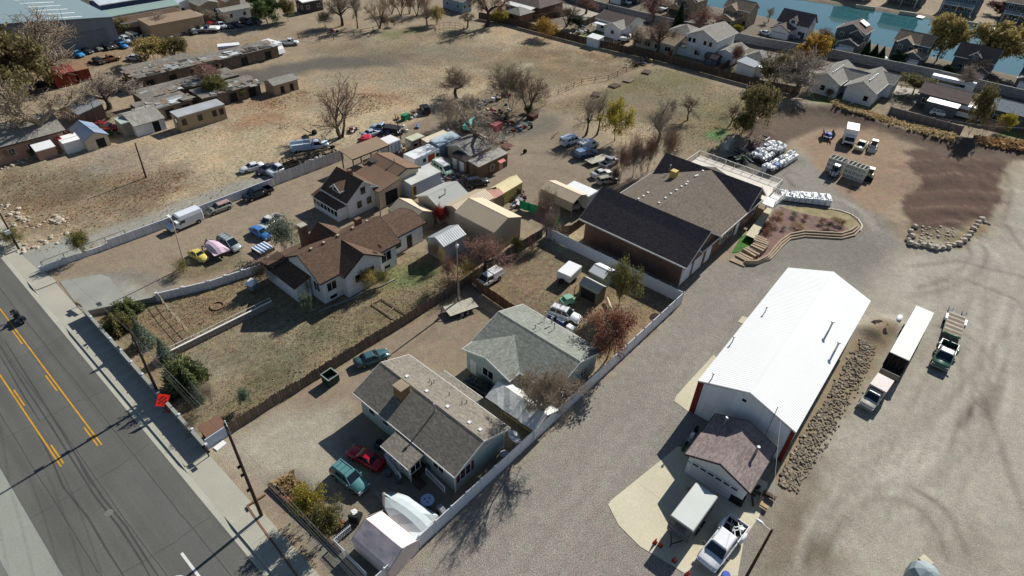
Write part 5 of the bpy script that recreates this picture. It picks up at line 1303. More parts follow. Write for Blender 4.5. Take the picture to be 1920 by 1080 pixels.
# post and rail garden fence with its ladder of shadow
def rails(name,label,px,h,m,step=2.0,r=.05,nr=2,cat='fence',group=None):
 P=[G(*q) for q in px];a=P[0].copy();r_=thing(name,label,cat,(a.x,a.y,0),0,group)
 for p,q in zip(P[:-1],P[1:]):
  p,q=p-a,q-a;L_=(q-p).length;d=(q-p)/L_;n=max(1,round(L_/step))
  for i in range(n+1):c=p+d*(L_*i/n);MB().tube((c.x,c.y,0),(c.x,c.y,h),r,r*.9,6).build('post',m,r_)
  for k in range(nr):
   z=h*(.92-.45*k);MB().tube((p.x,p.y,z),(q.x,q.y,z),r*.6,r*.6,5).build('rail',m,r_)
 return r_
rails('garden_rail_fence','low timber rail fence crossing the front garden',[(297,558),(322,592),(345,618),(358,632)],1.2,mat('pale_timber',(190,174,146),.9,kind='streak'),1.5)
rails('field_wire_fence','crooked post fence between the two dry fields',[(1046,178),(1090,158),(1140,150),(1190,128),(1218,114)],1.2,WOOD_DK,3.4,.07,2)
rails('pasture_fence','thin post fence across the upper field',[(560,72),(600,78),(626,74),(700,60),(780,38)],1.3,WOOD_DK,6.0,.08,1)
rails('far_side_fence','thin wire fence behind the grey boundary fence by the tall shrub',[(1745,232),(1775,236),(1790,262)],1.2,WOOD_DK,2.2,.05,2)
rails('corral','round pipe corral in the upper field below the old trees',arc(843,60,(28,8),0,360,16),1.5,mat('rusty_pipe',(96,80,68),.8),3.0,.05,4)
r_=thing('white_front_picket','white picket fence round the corner plot with the fabric tent','fence',(0,0,0))
b=MB();P=[G(*q) for q in [(660,995),(628,1022),(690,1085)]];o0=P[0].copy();r_.location=(o0.x,o0.y,0)
for p,q in zip(P[:-1],P[1:]):
 p,q=p-o0,q-o0;L_=(q-p).length;d=(q-p)/L_;an=math.atan2(d.y,d.x)
 for z in (.3,.85):MB().box(((p+q)/2).to_tuple()[:2]+(z,),(L_,.04,.08),an).build('rail',PVC,r_)
 pk=MB().box((0,0,.52),(.07,.02,1.0)).build('picket',PVC,r_);pkd=pk.data;bpy.data.objects.remove(pk)
 for i in range(int(L_/.16)):
  c=p+d*(.16*(i+.5));link('picket',pkd,r_,(c.x+d.y*.04,c.y-d.x*.04,0),(0,0,an))
# green mesh screens in the junk yard
GM=mat('green_mesh',(22,150,104),.8,kind='tarp',var=.15)
for k,(a,c,lb) in enumerate([((974,392),(1008,402),'green mesh screen between the yellow shelter and tan garage'),((925,372),(944,388),'small green mesh screen behind the tan garage'),((1032,418),(1048,425),'green mesh strip beside the board fence corner')]):
 A_,B_=G(*a),G(*c);r_=thing('mesh_screen',lb,'screen',A_,0,'green mesh screens');d=B_-A_;L_=d.length;an=math.atan2(d.y,d.x);n=8;V=[]
 for i in range(n+1):
  q=d*(i/n);wv=.08*math.sin(i*2.1);V += [(q.x-d.y/L_*wv,q.y+d.x/L_*wv,.1),(q.x-d.y/L_*wv*.5,q.y+d.x/L_*wv*.5,1.55)]
 MB().add(V,[(2*i,2*i+2,2*i+3,2*i+1) for i in range(n)]).build('mesh',GM,r_)
 for t in (0,.5,1):q=d*t;MB().tube((q.x,q.y,0),(q.x,q.y,1.7),.035).build('post',BLK,r_)
# ------------------------------------------------------------------ vehicles
TYRE=mat('tyre_rubber',(32,32,33),.9,var=.1)
RIM=mat('wheel_rim',(150,152,154),.4,.5,var=.05)
LAMP=mat('lamp_clear',(214,216,212),.2,kind='flat',spec=.6)
TAIL=mat('lamp_red',(130,20,18),.3,kind='flat',spec=.5)
CHROME=mat('bumper_grey',(140,142,146),.4,.3,var=.05)
VGLASS=mat('vehicle_glass',(26,34,42),.06,spec=.7,kind='flat')
DARKPL=mat('black_trim',(36,36,38),.6,var=.1)
def paint(c,name=None,rough=.25):return mat(name or 'paint_%d_%d_%d' % tuple(c),c,rough,var=.08,scale=1.0,spec=.6,bump=0)
def bodyring(x,zl,zh,hw,top=.88,bulge=1.0):
 return [(x,-hw*.9,zl),(x,-hw*bulge,zl+.18*(zh-zl)+.04),(x,-hw,zl+.72*(zh-zl)),(x,-hw*top,zh),(x,0,zh+.03),(x,hw*top,zh),(x,hw,zl+.72*(zh-zl)),(x,hw*bulge,zl+.18*(zh-zl)+.04),(x,hw*.9,zl)]
WHEELS={}
def wheel(r,x,y,rad=.33,wd=.22,arch=0):
 k=(round(rad,2),round(wd,2))
 if k not in WHEELS:
  o=MB().tube((0,-wd/2,0),(0,wd/2,0),rad,rad,14).build('wheel',TYRE);a=o.data;bpy.data.objects.remove(o)
  o=MB().tube((0,-wd/2-.012,0),(0,wd/2+.012,0),rad*.6,rad*.6,10).build('rim',RIM);b_=o.data;bpy.data.objects.remove(o);WHEELS[k]=(a,b_)
 a,b_=WHEELS[k]
 w_=link('wheel',a,r,(x,y,rad));link('rim',b_,w_)
 if arch:
  if ('a',)+k not in WHEELS:o=MB().tube((0,-.02,0),(0,.02,0),rad*1.22,rad*1.22,14).build('wheel_arch',DARKPL);WHEELS[('a',)+k]=o.data;bpy.data.objects.remove(o)
  link('wheel_arch',WHEELS[('a',)+k],r,(x,arch*(1 if y > 0 else -1),rad*1.06))
 return w_
def frustum(b,x0,x1,hw0,z0,x2,x3,hw1,z1):
 b.hexa([(x0,-hw0,z0),(x1,-hw0,z0),(x1,hw0,z0),(x0,hw0,z0),(x2,-hw1,z1),(x3,-hw1,z1),(x3,hw1,z1),(x2,hw1,z1)])
def cabin(r,x0,x1,x2,x3,hw0,hw1,zb,zr,pm,pillars=(),roofm=None):
 """greenhouse: x0 rear base, x1 front base, x2 rear top, x3 front top"""
 b=MB();frustum(b,x0,x1,hw0,zb-.05,x2,x3,hw1,zr-.03);b.build('window',VGLASS,r)
 b=MB();frustum(b,x2-.06,x3+.04,hw1+.03,zr-.06,x2+.1,x3-.12,hw1*.86,zr+.03);b.build('roof',roofm or pm,r)
 b=MB()
 for s in (-1,1):
  b.tube((x1-.02,s*hw0*.99,zb-.04),(x3,s*hw1*1.01,zr-.04),.05,.045,5);b.tube((x0+.03,s*hw0*.99,zb-.04),(x2,s*hw1*1.01,zr-.04),.07,.06,5)
  for p in pillars:b.tube((p,s*hw0*1.0,zb-.04),(p,s*hw1*1.02,zr-.04),.045,.045,5)
 b.build('pillars',pm,r)
def lamps(r,xf,xr,hw,zf,zr_,wd=.3):
 for s in (-1,1):
  MB().box((xf,s*(hw-wd*.6),zf),(.08,wd,.14)).build('headlight',LAMP,r)
  MB().box((xr,s*(hw-wd*.45),zr_),(.08,wd*.7,.18)).build('taillight',TAIL,r)
def vehicle(kind,label,rear,front,col,cat=None,group=None,name=None,z=0.0,roofcol=None,world=False,**kw):
 A,B=(Vector((*rear,0)),Vector((*front,0))) if world else (G(*rear),G(*front))
 c=(A+B)/2;an=math.atan2(B.y-A.y,B.x-A.x)
 zz=gz(c.x,c.y)
 nm=name or dict(sedan='parked_car',suv='parked_suv',pickup='pickup_truck',van='parked_van',sprinter='delivery_van',beetle='small_car',wagon='parked_car',minivan='parked_minivan').get(kind,kind)
 ct=cat or dict(sedan='car',suv='suv',pickup='pickup',van='van',sprinter='van',beetle='car',wagon='car',minivan='minivan').get(kind,kind)
 r=thing(nm,label,ct,(c.x,c.y,max(zz,0)+.0),an,group)
 r.scale=(kw.get('sc',.84),)*3
 pm=paint(col);rp=paint(roofcol) if roofcol else pm
 if kind in ('sedan','wagon'):
  L_,hw=4.7,.89;h=L_/2
  st=[(-h,.35,.82,.72),(-h+.12,.26,.96,.84),(-h+.9,.22,1.0,hw),(-.4,.2,.98,hw),(1.0,.2,.95,hw),(h-.6,.22,.84,.86),(h-.1,.28,.68,.78),(h,.34,.58,.66)]
  MB().loft([bodyring(*q) for q in st]).build('body',pm,r,True)
  if kind == 'sedan':cabin(r,-1.55,1.0,-.95,.25,.76,.60,.95,1.42,pm,(-.35,),rp)
  else:cabin(r,-2.2,1.0,-1.9,.25,.76,.62,.95,1.46,pm,(-1.1,-.3),rp)
  for x in (-1.4,1.4):
   for s in (-1,1):wheel(r,x,s*(hw-.1),.31,.2,hw-.015)
  lamps(r,h-.06,-h+.04,.78,.62,.8);MB().box((h-.02,0,.42),(.12,1.5,.14)).build('bumper',kw.get('bm',pm),r);MB().box((-h,0,.48),(.12,1.5,.14)).build('bumper',kw.get('bm',pm),r)
  for s in (-1,1):MB().box((.75,s*(hw+.06),1.0),(.14,.16,.1)).build('mirror',pm,r)
 elif kind == 'beetle':
  st=[(-2.0,.35,.6,.4),(-1.8,.25,.85,.62),(-1.2,.22,1.02,.74),(0,.22,1.0,.76),(1.0,.22,.98,.74),(1.7,.26,.82,.6),(2.0,.34,.6,.4)]
  MB().loft([bodyring(*q,top=.75) for q in st]).build('body',pm,r,True)
  cabin(r,-1.15,.85,-.65,.35,.68,.54,.95,1.45,pm,(0,))
  for x in (-1.2,1.2):
   for s in (-1,1):
    wheel(r,x,s*.66,.32,.16);MB().blob((x,s*.66,.45),(.5,.16,.32),1,0,10,6).build('fender',pm,r,True)
  lamps(r,1.75,-1.85,.62,.72,.7,.2)
  for x in (-2.02,2.02):MB().box((x,0,.42),(.08,1.3,.1)).build('bumper',CHROME,r)
 elif kind in ('suv','minivan'):
  L_,hw=4.75,.93;h=L_/2
  zb=1.08
  st=[(-h,.42,1.0,.82),(-h+.1,.34,1.08,.9),(-1.2,.3,1.1,hw),(.6,.3,1.08,hw),(1.25,.3,1.04,hw),(h-.45,.32,.96,.88),(h-.06,.38,.84,.8),(h,.45,.7,.7)]
  if kind == 'minivan':st[4]=(1.25,.28,1.0,hw);st[5]=(h-.5,.3,.85,.86);st[6]=(h-.1,.32,.7,.76);st[7]=(h,.4,.6,.66)
  MB().loft([bodyring(*q) for q in st]).build('body',pm,r,True)
  cabin(r,-h+.08,1.05 if kind == 'suv' else 1.45,-h+.35,.35 if kind == 'suv' else .5,.82,.69,zb,1.72,pm,(-1.2,-.25),rp)
  b=MB()
  for s in (-1,1):b.tube((-1.9,s*.56,1.79),(.1,s*.56,1.79),.025,.025,5)
  for x in (-1.5,-.8,-.1):b.tube((x,-.56,1.79),(x,.56,1.79),.02,.02,5)
  b.build('roof_rack',DARKPL,r)
  for x in (-1.4,1.42):
   for s in (-1,1):wheel(r,x,s*(hw-.1),.37,.24,hw-.015)
  lamps(r,h-.04,-h+.02,.85,.78,.95);MB().box((h,0,.5),(.16,1.7,.2)).build('bumper',CHROME if kw.get('chrome') else pm,r);MB().box((-h,0,.55),(.14,1.7,.2)).build('bumper',CHROME if kw.get('chrome') else pm,r)
  for s in (-1,1):MB().box((.8,s*(hw+.07),1.12),(.16,.18,.14)).build('mirror',pm,r)
 elif kind == 'pickup':
  L_=kw.get('L',5.6);hw=kw.get('hw',.97);h=L_/2;cb=kw.get('cab',1.7);zb=1.12;x1=h-1.35;x0=x1-cb
  st=[(x0,.42,1.1,hw),(x0+.5,.38,1.12,hw),(x1-.3,.38,1.12,hw),(x1+.2,.4,1.1,hw),(h-.3,.42,1.04,hw*.96),(h-.04,.46,.95,hw*.9),(h,.5,.8,hw*.82)]
  MB().loft([bodyring(*q,top=.93) for q in st]).build('body',pm,r,True)
  cabin(r,x0+.02,x1+.1,x0+.12,x1-.55,.86*hw/.97,.72*hw/.97,zb,1.82,pm,(x0+cb*.5,) if cb > 2 else (),rp)
  bm2=paint(kw['bed']) if 'bed' in kw else pm
  b=MB();b.bx(-h,x0-.04,-hw,-hw+.1,.45,1.1);b.bx(-h,x0-.04,hw-.1,hw,.45,1.1);b.bx(-h,-h+.07,-hw+.1,hw-.1,.5,1.1);b.bx(x0-.12,x0-.04,-hw+.1,hw-.1,.5,1.12)
  b.build('bed',bm2,r);MB().bx(-h+.05,x0-.1,-hw+.1,hw-.1,.5,.6).build('bed_floor',DARKPL,r)
  if kw.get('dually'):
   for s in (-1,1):MB().blob((-h+1.35,s*(hw+.06),.78),(.75,.24,.42),2,0,12,7).build('rear_fender',pm,r,True)
  if kw.get('topper'):b=MB();frustum(b,-h+.02,x0-.05,hw-.02,1.1,-h+.15,x0-.1,hw-.18,1.8);b.build('topper',paint(kw['topper']),r)
  for x in (-h+1.15,h-.95):
   for s in (-1,1):wheel(r,x,s*(hw-.08),.39,.26,hw-.012)
  lamps(r,h-.03,-h,hw-.06,.85,.9);MB().box((h+.02,0,.55),(.18,2*hw-.1,.22)).build('bumper',CHROME,r);MB().box((-h-.04,0,.6),(.14,2*hw-.2,.18)).build('bumper',CHROME,r)
  for s in (-1,1):MB().box((x1-.25,s*(hw+.14),1.2),(.12,.26,.22)).build('mirror',DARKPL,r)
 elif kind in ('van','sprinter'):
  L_,H_,hw=(5.3,2.05,.98) if kind == 'van' else (5.9,2.55,1.02);h=L_/2
  nose=.75 if kind == 'van' else 1.0
  st=[(-h,.45,H_-.1,hw*.94),(-h+.08,.4,H_,hw),(h-nose-1.0,.38,H_+.02,hw),(h-nose-.72,.38,H_-.12,hw),(h-nose,.38,1.28,hw),(h-.25,.42,1.12,hw*.95),(h-.04,.45,1.0,hw*.9),(h,.5,.85,hw*.82)]
  MB().loft([bodyring(*q,top=.86) for q in st]).build('body',pm,r)
  b=MB();xa,xb=h-nose-.70,h-nose+.02
  b.hexa([(xb-.02,-hw*.84,1.3),(xb+.06,-hw*.84,1.3),(xb+.06,hw*.84,1.3),(xb-.02,hw*.84,1.3),(xa-.05,-hw*.8,H_-.16),(xa+.06,-hw*.8,H_-.16),(xa+.06,hw*.8,H_-.16),(xa-.05,hw*.8,H_-.16)]);b.build('windscreen',VGLASS,r)
  for s in (-1,1):
   MB().box((h-nose-1.25,s*(hw-.035),1.52),(.8,.10,.5)).build('window',VGLASS,r)
   if kw.get('windows'):
    for k in range(kw['windows']):MB().box((h-nose-2.3-k*.95,s*(hw-.035),1.54),(.75,.10,.42)).build('window',VGLASS,r)
   MB().box((h-nose-.75,s*(hw+.1),1.35),(.1,.22,.25)).build('mirror',DARKPL,r)
   MB().box((-h-.005,s*hw*.45,1.55),(.05,hw*.6,.42)).build('rear_window',VGLASS,r)
  for x in (-h+1.1,h-.95):
   for s in (-1,1):wheel(r,x,s*(hw-.1),.36,.24,hw-.015)
  lamps(r,h-.02,-h,hw-.1,.82,1.0);MB().box((h,0,.5),(.14,1.8,.2)).build('bumper',DARKPL if kind == 'sprinter' else CHROME,r)
 return r
V=vehicle
# -- left lot
V('sprinter','tall white delivery van parked against the white wall',(29.6,84.1),(24.0,83.9),(222,226,230),world=True)
r=V('wagon','old grey wagon with its bonnet open behind the white van',(34.4,84.4),(30.0,84.5),(150,152,140),world=True,roofcol=(176,146,140))
MB().box((1.75,0,1.35),(1.1,1.5,.05),ry=R(-48)).build('open_bonnet',paint((70,46,46)),r)
V('pickup','black pickup with a white hood stripe parked by the white wall',(41.1,84.2),(35.8,84.2),(34,38,48),world=True,cab=2.4)
V('sedan','white saloon parked in the field beside the flatbed truck',(492,314),(454,324),(226,226,222))
V('sedan','dark purple saloon between the white saloon and the flatbed truck',(514,316),(488,328),(62,56,72))
V('sedan','sky blue classic saloon in the dirt lot',(474,432),(508,452),(72,128,190),bm=CHROME)
V('pickup','white old pickup half hidden behind the leafy bush',(517,417),(498,430),(216,216,210),L=4.9)
V('minivan','silver minivan parked beside the boat under a pink tarp',(414,452),(451,474),(160,166,166))
V('beetle','small yellow rounded car beside the light pole',(362,478),(386,491),(216,196,96))
# -- front court
V('sedan','red saloon in the shade of the green house',(715,880),(659,848),(168,18,36))
V('suv','teal green suv parked in the front court',(625,878),(690,928),(88,134,134),chrome=True)
V('sedan','dark teal saloon parked along the board fence',(668,688),(728,666),(66,98,102))
V('sedan','dark saloon in the shadow between the two front houses',(884,722),(920,742),(34,36,44))
V('pickup','white pickup with a topper and roof rack at the garden gate',(938,516),(892,544),(222,222,220),topper=(216,216,214),L=5.3)
V('suv','white suv parked behind the grey house',(1032,586),(1086,606),(224,224,222))
# -- gravel yard trucks
r=V('pickup','big white dual rear wheel pickup on the concrete apron',(1383,985),(1318,1070),(230,230,230),L=6.1,hw=1.02,cab=2.5,dually=True,sc=.94)
rnd=random.Random(4)
for k in range(9):MB().box((-2.0+rnd.uniform(-.7,.7),rnd.uniform(-.6,.6),.75+rnd.uniform(0,.25)),(rnd.uniform(.5,1.3),.08,.08),rnd.uniform(0,3)).build('load_bar',GAL,r)
MB().tube((-2.5,.55,.6),(-2.5,.55,.95),.22,.22,10).build('bucket',PLW,r)
r=V('pickup','old cream truck with a pink white camper box near the riprap',(63.5,-1.1),(58.9,-.8),(206,198,182),world=True,L=5.6,name='camper_truck',cat='truck')
b=MB();b.bx(-2.75,.1,-1.02,1.02,1.1,2.25);b.build('camper_box',mat('camper_pinkish',(216,200,190),.6,var=.06),r)
MB().bx(.05,.12,-.8,.8,1.45,2.0).build('camper_window',VGLASS,r)
r=V('pickup','green and silver truck hitched to a flat gooseneck trailer',(1776,652),(1757,694),(72,104,84),L=5.8,hw=1.02,dually=True,sc=.9,roofcol=(190,196,192),name='green_truck',cat='truck')
# -- junk yard
V('van','white passenger van with side windows under the bare trees',(1052,276),(1086,264),(206,216,226),windows=2)
V('van','white cargo van beside the blue pickup in the junk yard',(1085,285),(1118,272),(226,228,230))
V('pickup','blue pickup with a cap parked behind the white vans',(1080,298),(1115,288),(92,122,158),topper=(130,152,178),L=5.0)
V('pickup','silver pickup next to the flat trailer in the junk yard',(1130,316),(1152,304),(164,170,176),L=5.0)
V('sedan','white old saloon behind the brick house trees',(1112,334),(1142,326),(208,206,198))
V('wagon','pale dusty wagon half under the shrubs behind the brick house',(1124,345),(1152,340),(176,168,156))
r=V('van','mint green camper van with a white pop roof by the lean-to shed',(816,314),(846,333),(176,206,178),windows=2,roofcol=None,name='camper_van',cat='camper van')
MB().box((-.4,0,2.12),(3.4,1.6,.16),top=(.92,.85)).build('pop_roof',PLW,r)
V('suv','dark jeep parked beside the grey roofed shed',(886,349),(902,346),(48,54,64))
r=V('van','pale green camper standing under the tan carport',(1058,372),(1078,396),(176,186,178),windows=2,name='camper_van',cat='camper van')
MB().blob((-.3,0,2.05),(2.2,.9,.6),3,0,12,7).build('high_roof',PLW,r,True)
r=V('pickup','white and blue service truck with cabinets behind the white fence',(552,284),(612,276),(206,216,228),L=7.2,hw=1.08,name='service_truck',cat='truck',sc=.9)
b=MB();b.bx(-3.55,.2,-1.15,-.7,.6,1.75);b.bx(-3.55,.2,.7,1.15,.6,1.75);b.build('tool_cabinet',paint((198,212,226)),r)
r=V('pickup','white flatbed truck with stake bed behind the worn white fence',(556,311),(506,331),(220,222,224),L=6.6,hw=1.05,name='flatbed_truck',cat='truck',bed=(60,54,50))
b=MB()
for k in range(5):b.bx(-3.25+k*.75,-3.17+k*.75,-1.12,-1.05,.6,1.9);b.bx(-3.25+k*.75,-3.17+k*.75,1.05,1.12,.6,1.9)
for z in (1.3,1.6,1.85):b.bx(-3.3,-.1,-1.12,-1.06,z,z+.08);b.bx(-3.3,-.1,1.06,1.12,z,z+.08)
b.build('stake_side',WOOD_DK,r)
r=V('pickup','black and blue dump truck rusting beside the trailers',(742,250),(704,244),(150,170,190),L=6.8,hw=1.05,name='dump_truck',cat='truck',bed=(40,40,44))
MB().bx(-3.3,.1,-1.1,1.1,.7,1.5).build('dump_body',DARKPL,r)
V('suv','black truck cab parked at the scrub near the green bin',(800,214),(794,204),(36,38,46),name='black_truck',cat='truck')
# -- upper left yard
GR='old vehicles stored in the upper left yard'
yard=[('sedan','car under a bright blue tarp near the red roofed shed',(138,102),(156,108),(72,152,206)),('sedan','dark car right behind the blue tarped car',(152,98),(170,101),(58,56,60)),
 ('suv','white topped dark suv next to the red roofed shed',(160,84),(176,92),(206,206,200)),('sedan','grey car in front of the white topped suv',(172,90),(192,97),(120,122,120)),
 ('pickup','black flat truck in the stored row',(192,88),(206,93),(50,48,50)),('sedan','brown car with a pale roof in the stored row',(203,86),(221,93),(88,76,70)),('van','grey van behind the small blue tarped car',(214,80),(232,88),(124,132,140)),
 ('beetle','small car under a blue tarp in the stored row',(224,86),(239,92),(64,142,206)),('suv','white suv beside the pale bus',(232,76),(246,83),(214,218,220)),('van','pale bus shaped camper behind the yellow bush',(243,72),(264,79),(196,190,172)),
 ('sedan','pale car partly behind the yellow bush, nearest the bus',(262,74),(275,77),(186,182,168)),('sedan','white car behind the top of the yellow bush',(278,71),(290,75),(196,196,190)),('sedan','silver car right of the white one behind the bush',(292,70),(304,74),(170,170,168)),('sedan','grey saloon left of the silver suv',(306,68),(319,72),(150,152,152)),
 ('suv','silver suv in the middle of the stored row',(322,62),(337,68),(176,180,180)),('suv','black suv right of the silver one',(333,60),(347,67),(44,46,52)),('sedan','dark grey saloon next to the small white boat',(350,60),(368,66),(86,90,92)),
 ('suv','bright red suv behind the white boats',(391,50),(408,57),(178,20,44)),('pickup','white pickup right of the red suv',(407,49),(421,55),(208,210,210)),('sedan','dark saloon in the tree shade, first right of the white pickup',(420,49),(434,54),(52,50,52)),
 ('sedan','dark blue saloon in the shade, second right of the white pickup',(436,47),(452,52),(50,52,62)),('suv','dark suv in the shade near the pale mobile home',(454,42),(470,48),(48,52,60)),('pickup','dark pickup at the shaded end of the stored row',(472,40),(486,45),(66,70,74)),
 ('sedan','dark wreck lying in front of the stored row',(178,114),(194,122),(64,60,62)),('pickup','tan stripped truck beside the dark wreck',(196,118),(214,114),(150,112,84)),('sedan','white saloon left of the yellow bush',(244,112),(266,114),(206,208,210)),
 ('sedan','old cream car at the end of the scrap shed',(450,106),(462,114),(206,200,186)),('van','blue car under a blue tarp beside the white camper',(450,101),(470,103),(56,140,200)),('pickup','white box van at the field edge behind the motorhome',(528,84),(556,84),(222,222,220)),
 ('sedan','white car at the left edge below the trees',(4,180),(20,188),(216,216,214)),('suv','red jeep beside the leaning utility pole',(190,244),(212,244),(150,36,44)),('sedan','black car behind the cream van roof near the poles',(246,242),(266,236),(40,40,44)),
 ('sedan','dark car parked under the left edge trees',(20,198),(36,212),(54,60,66))]
for k_,lb,a,c,col in yard:V(k_,lb,a,c,col,group=GR)
# -- by the lake
GL='vehicles along the lake street'
for k_,lb,a,c,col in [('suv','white suv behind the grey boundary fence',(1744,214),(1778,220),(226,228,230)),('suv','dark suv in the lake house driveway beside the white house',(1468,70),(1484,74),(96,104,112)),('sedan','white car in front of the white lake house',(1428,64),(1442,68),(200,204,206)),
 ('pickup','grey pickup beside the dark grey lake house',(1560,86),(1574,90),(120,126,130)),('suv','black suv on the back street beside the golden tree',(1540,106),(1548,100),(34,38,44)),('van','white motorhome behind the sound wall at the top centre',(1160,4),(1182,10),(222,224,226)),
 ('sedan','red car in the driveway behind the pink bare tree',(1248,18),(1262,22),(130,40,40))]:V(k_,lb,a,c,col,group=GL)

# ------------------------------------------------------------------ trailers, boats, machines
def trailer_base(r,L_,hw,z=.55,axles=(-.4,),m=None,tongue=1.3,rad=.3):
 m=m or DARKPL
 b=MB();b.bx(-L_/2,L_/2,-hw,-hw+.1,z-.12,z);b.bx(-L_/2,L_/2,hw-.1,hw,z-.12,z)
 for k in range(5):x=-L_/2+.05+k*(L_-.2)/4;b.bx(x,x+.1,-hw+.1,hw-.1,z-.12,z-.01)
 b.build('chassis',m,r)
 b=MB().tube((L_/2,-hw*.6,z-.08),(L_/2+tongue,0,z-.08),.05).tube((L_/2,hw*.6,z-.08),(L_/2+tongue,0,z-.08),.05).box((L_/2+tongue,0,z-.3),(.08,.08,.5));b.build('tongue',m,r)
 for x in axles:
  for s in (-1,1):wheel(r,x,s*(hw+.08),rad,.2)
def at(rear,front,name,label,cat,group=None):
 A,B=G(*rear),G(*front);c=(A+B)/2;return thing(name,label,cat,(c.x,c.y,max(0,gz(c.x,c.y))),math.atan2(B.y-A.y,B.x-A.x),group)
# stock trailer: white roof, dark slatted body
r=thing('stock_trailer','long livestock trailer with a white roof and dark barred front','trailer',(72.3,-1.25,0),R(180))
trailer_base(r,11.0,1.0,.8,(-2.6,-3.6),DARKPL,.6,.45)
b=MB();b.bx(-5.6,5.6,-1.02,1.02,2.75,2.85);b.build('roof',mat('trailer_roof_white',(234,230,220),.7,var=.06,scale=.8),r)
for z in (.85,1.15,1.45,1.75,2.05,2.35,2.62):
 MB().bx(-5.55,5.55,-1.02,-.97,z,z+.13).build('side_slat',mat('slat_grey',(112,110,104),.7,.1),r);MB().bx(-5.55,5.55,.97,1.02,z,z+.13).build('side_slat',mat('slat_grey'),r)
for x in (-5.5,-3.6,-1.8,0,1.8,3.6,5.5):
 b=MB();b.bx(x-.05,x+.05,-1.05,-.98,.8,2.75);b.bx(x-.05,x+.05,.98,1.05,.8,2.75);b.build('side_post',DARKPL,r)
MB().bx(-5.5,5.5,-.97,.97,.78,.84).build('floor',WOOD_DK,r)
for k in range(5):MB().bx(5.45,5.52,-.9+k*.42,-.78+k*.42,.84,2.75).build('front_bar',DARKPL,r)
MB().bx(5.5,7.6,-.98,.98,.75,.95).build('nose_deck',DARKPL,r)
MB().bx(5.5,7.5,-.98,-.93,.95,1.6).build('nose_side',DARKPL,r);MB().bx(5.5,7.5,.93,.98,.95,1.6).build('nose_side',DARKPL,r);MB().bx(7.45,7.52,-.98,.98,.95,1.7).build('nose_panel',mat('slat_grey'),r)
# gooseneck flat trailer behind green truck
r=at((1793,588),(1776,648),'gooseneck_trailer','flat wooden deck trailer with ramps behind the green truck','trailer')
trailer_base(r,5.0,1.0,.75,(-.9,-1.7),mat('trailer_green',(96,128,104),.6),.2,.36)
for k in range(16):MB().bx(-2.45+k*.31,-2.17+k*.31,-.95,.95,.76,.82).build('deck_board',WOOD_OLD if k % 3 else mat('deck_grey',(176,172,156),.8,kind='streak'),r)
MB().tube((2.4,-.8,.9),(3.6,0,1.5),.07).tube((2.4,.8,.9),(3.6,0,1.5),.07).tube((2.4,-.95,.85),(2.4,.95,.85),.06).build('gooseneck',mat('trailer_green2',(140,176,144),.6),r)
for s in (-1,1):
 MB().bx(-1.9,-.6,s*1.05-.14,s*1.05+.14,.5,.85).build('mudguard',TRIM_W,r)
 q=MB()
 for k in range(7):q.bx(-4.2+k*.25,-4.1+k*.25,s*.75-.22,s*.75+.22,.2+k*.08,.26+k*.08)
 q.bx(-4.3,-2.5,s*.75-.25,s*.75-.2,.15,.6);q.bx(-4.3,-2.5,s*.75+.2,s*.75+.25,.15,.6);q.build('ramp',DARKPL,r)
r=thing('propane_tank','small white tank lying beside the livestock trailer','tank',(*G(1683,603)[:2],0),R(0));MB().loft([[(x,q*math.cos(2*math.pi*i/10),.4+q*math.sin(2*math.pi*i/10)) for i in range(10)] for x,q in ((-.8,.1),(-.7,.3),(.7,.3),(.8,.1))]).build('shell',PLW,r,True);MB().bx(-.5,-.35,-.25,.25,0,.15).bx(.35,.5,-.25,.25,0,.15).build('foot',BLK,r)
# box trailer on the apron, grey sided
r=at((1312,950),(1268,1010),'box_trailer','grey sided box trailer with a white roof on the concrete apron','trailer')
trailer_base(r,4.4,1.0,.6,(-.5,.5),DARKPL,1.0,.33)
GS=mat('trailer_grey_side',(104,106,108),.6,kind='panel',var=.08,p=(.5,9,.02,.7))
MB().bx(-2.2,2.2,-1.05,1.05,.6,2.5).build('box',GS,r);MB().box((0,0,2.56),(4.5,2.2,.12),top=(.97,.94)).build('roof',mat('trailer_roof_pale',(206,208,200),.7,var=.05),r)
for z in (.85,1.3):MB().bx(2.2,2.26,-1.0,1.0,z,z+.08).build('front_rail',CHROME,r)
MB().bx(2.2,2.24,-.5,.5,1.6,2.2).build('front_panel',mat('panel_dark',(70,72,76),.6),r)
# white pop-up camper in the back yard
r=thing('popup_camper','white folded camper trailer on the leafy back yard','trailer',(*G(1066,522)[:2],0),R(186));trailer_base(r,3.0,.95,.6,(0,),DARKPL,1.1,.3)
MB().bx(-1.5,1.5,-1.0,1.0,.6,1.5).build('box',PLW,r);MB().box((0,0,1.58),(3.1,2.1,.18),top=(.96,.94)).build('lid',PLW,r);MB().box((1.9,0,.7),(.5,.6,.4)).build('tool_box',BLK,r)
# flat trailer with leaves beside the gate fence
r=at((890,574),(838,592),'flat_trailer','weathered flat deck trailer beside the red brown gate fence','trailer');trailer_base(r,3.9,1.0,.6,(-.35,.35),DARKPL,1.1,.3)
for k in range(8):MB().bx(-1.95,1.95,-1.0+k*.25,-.76+k*.25,.61,.68).build('deck_board',mat('deck_pale',(184,178,160),.8,kind='streak',var=.15),r)
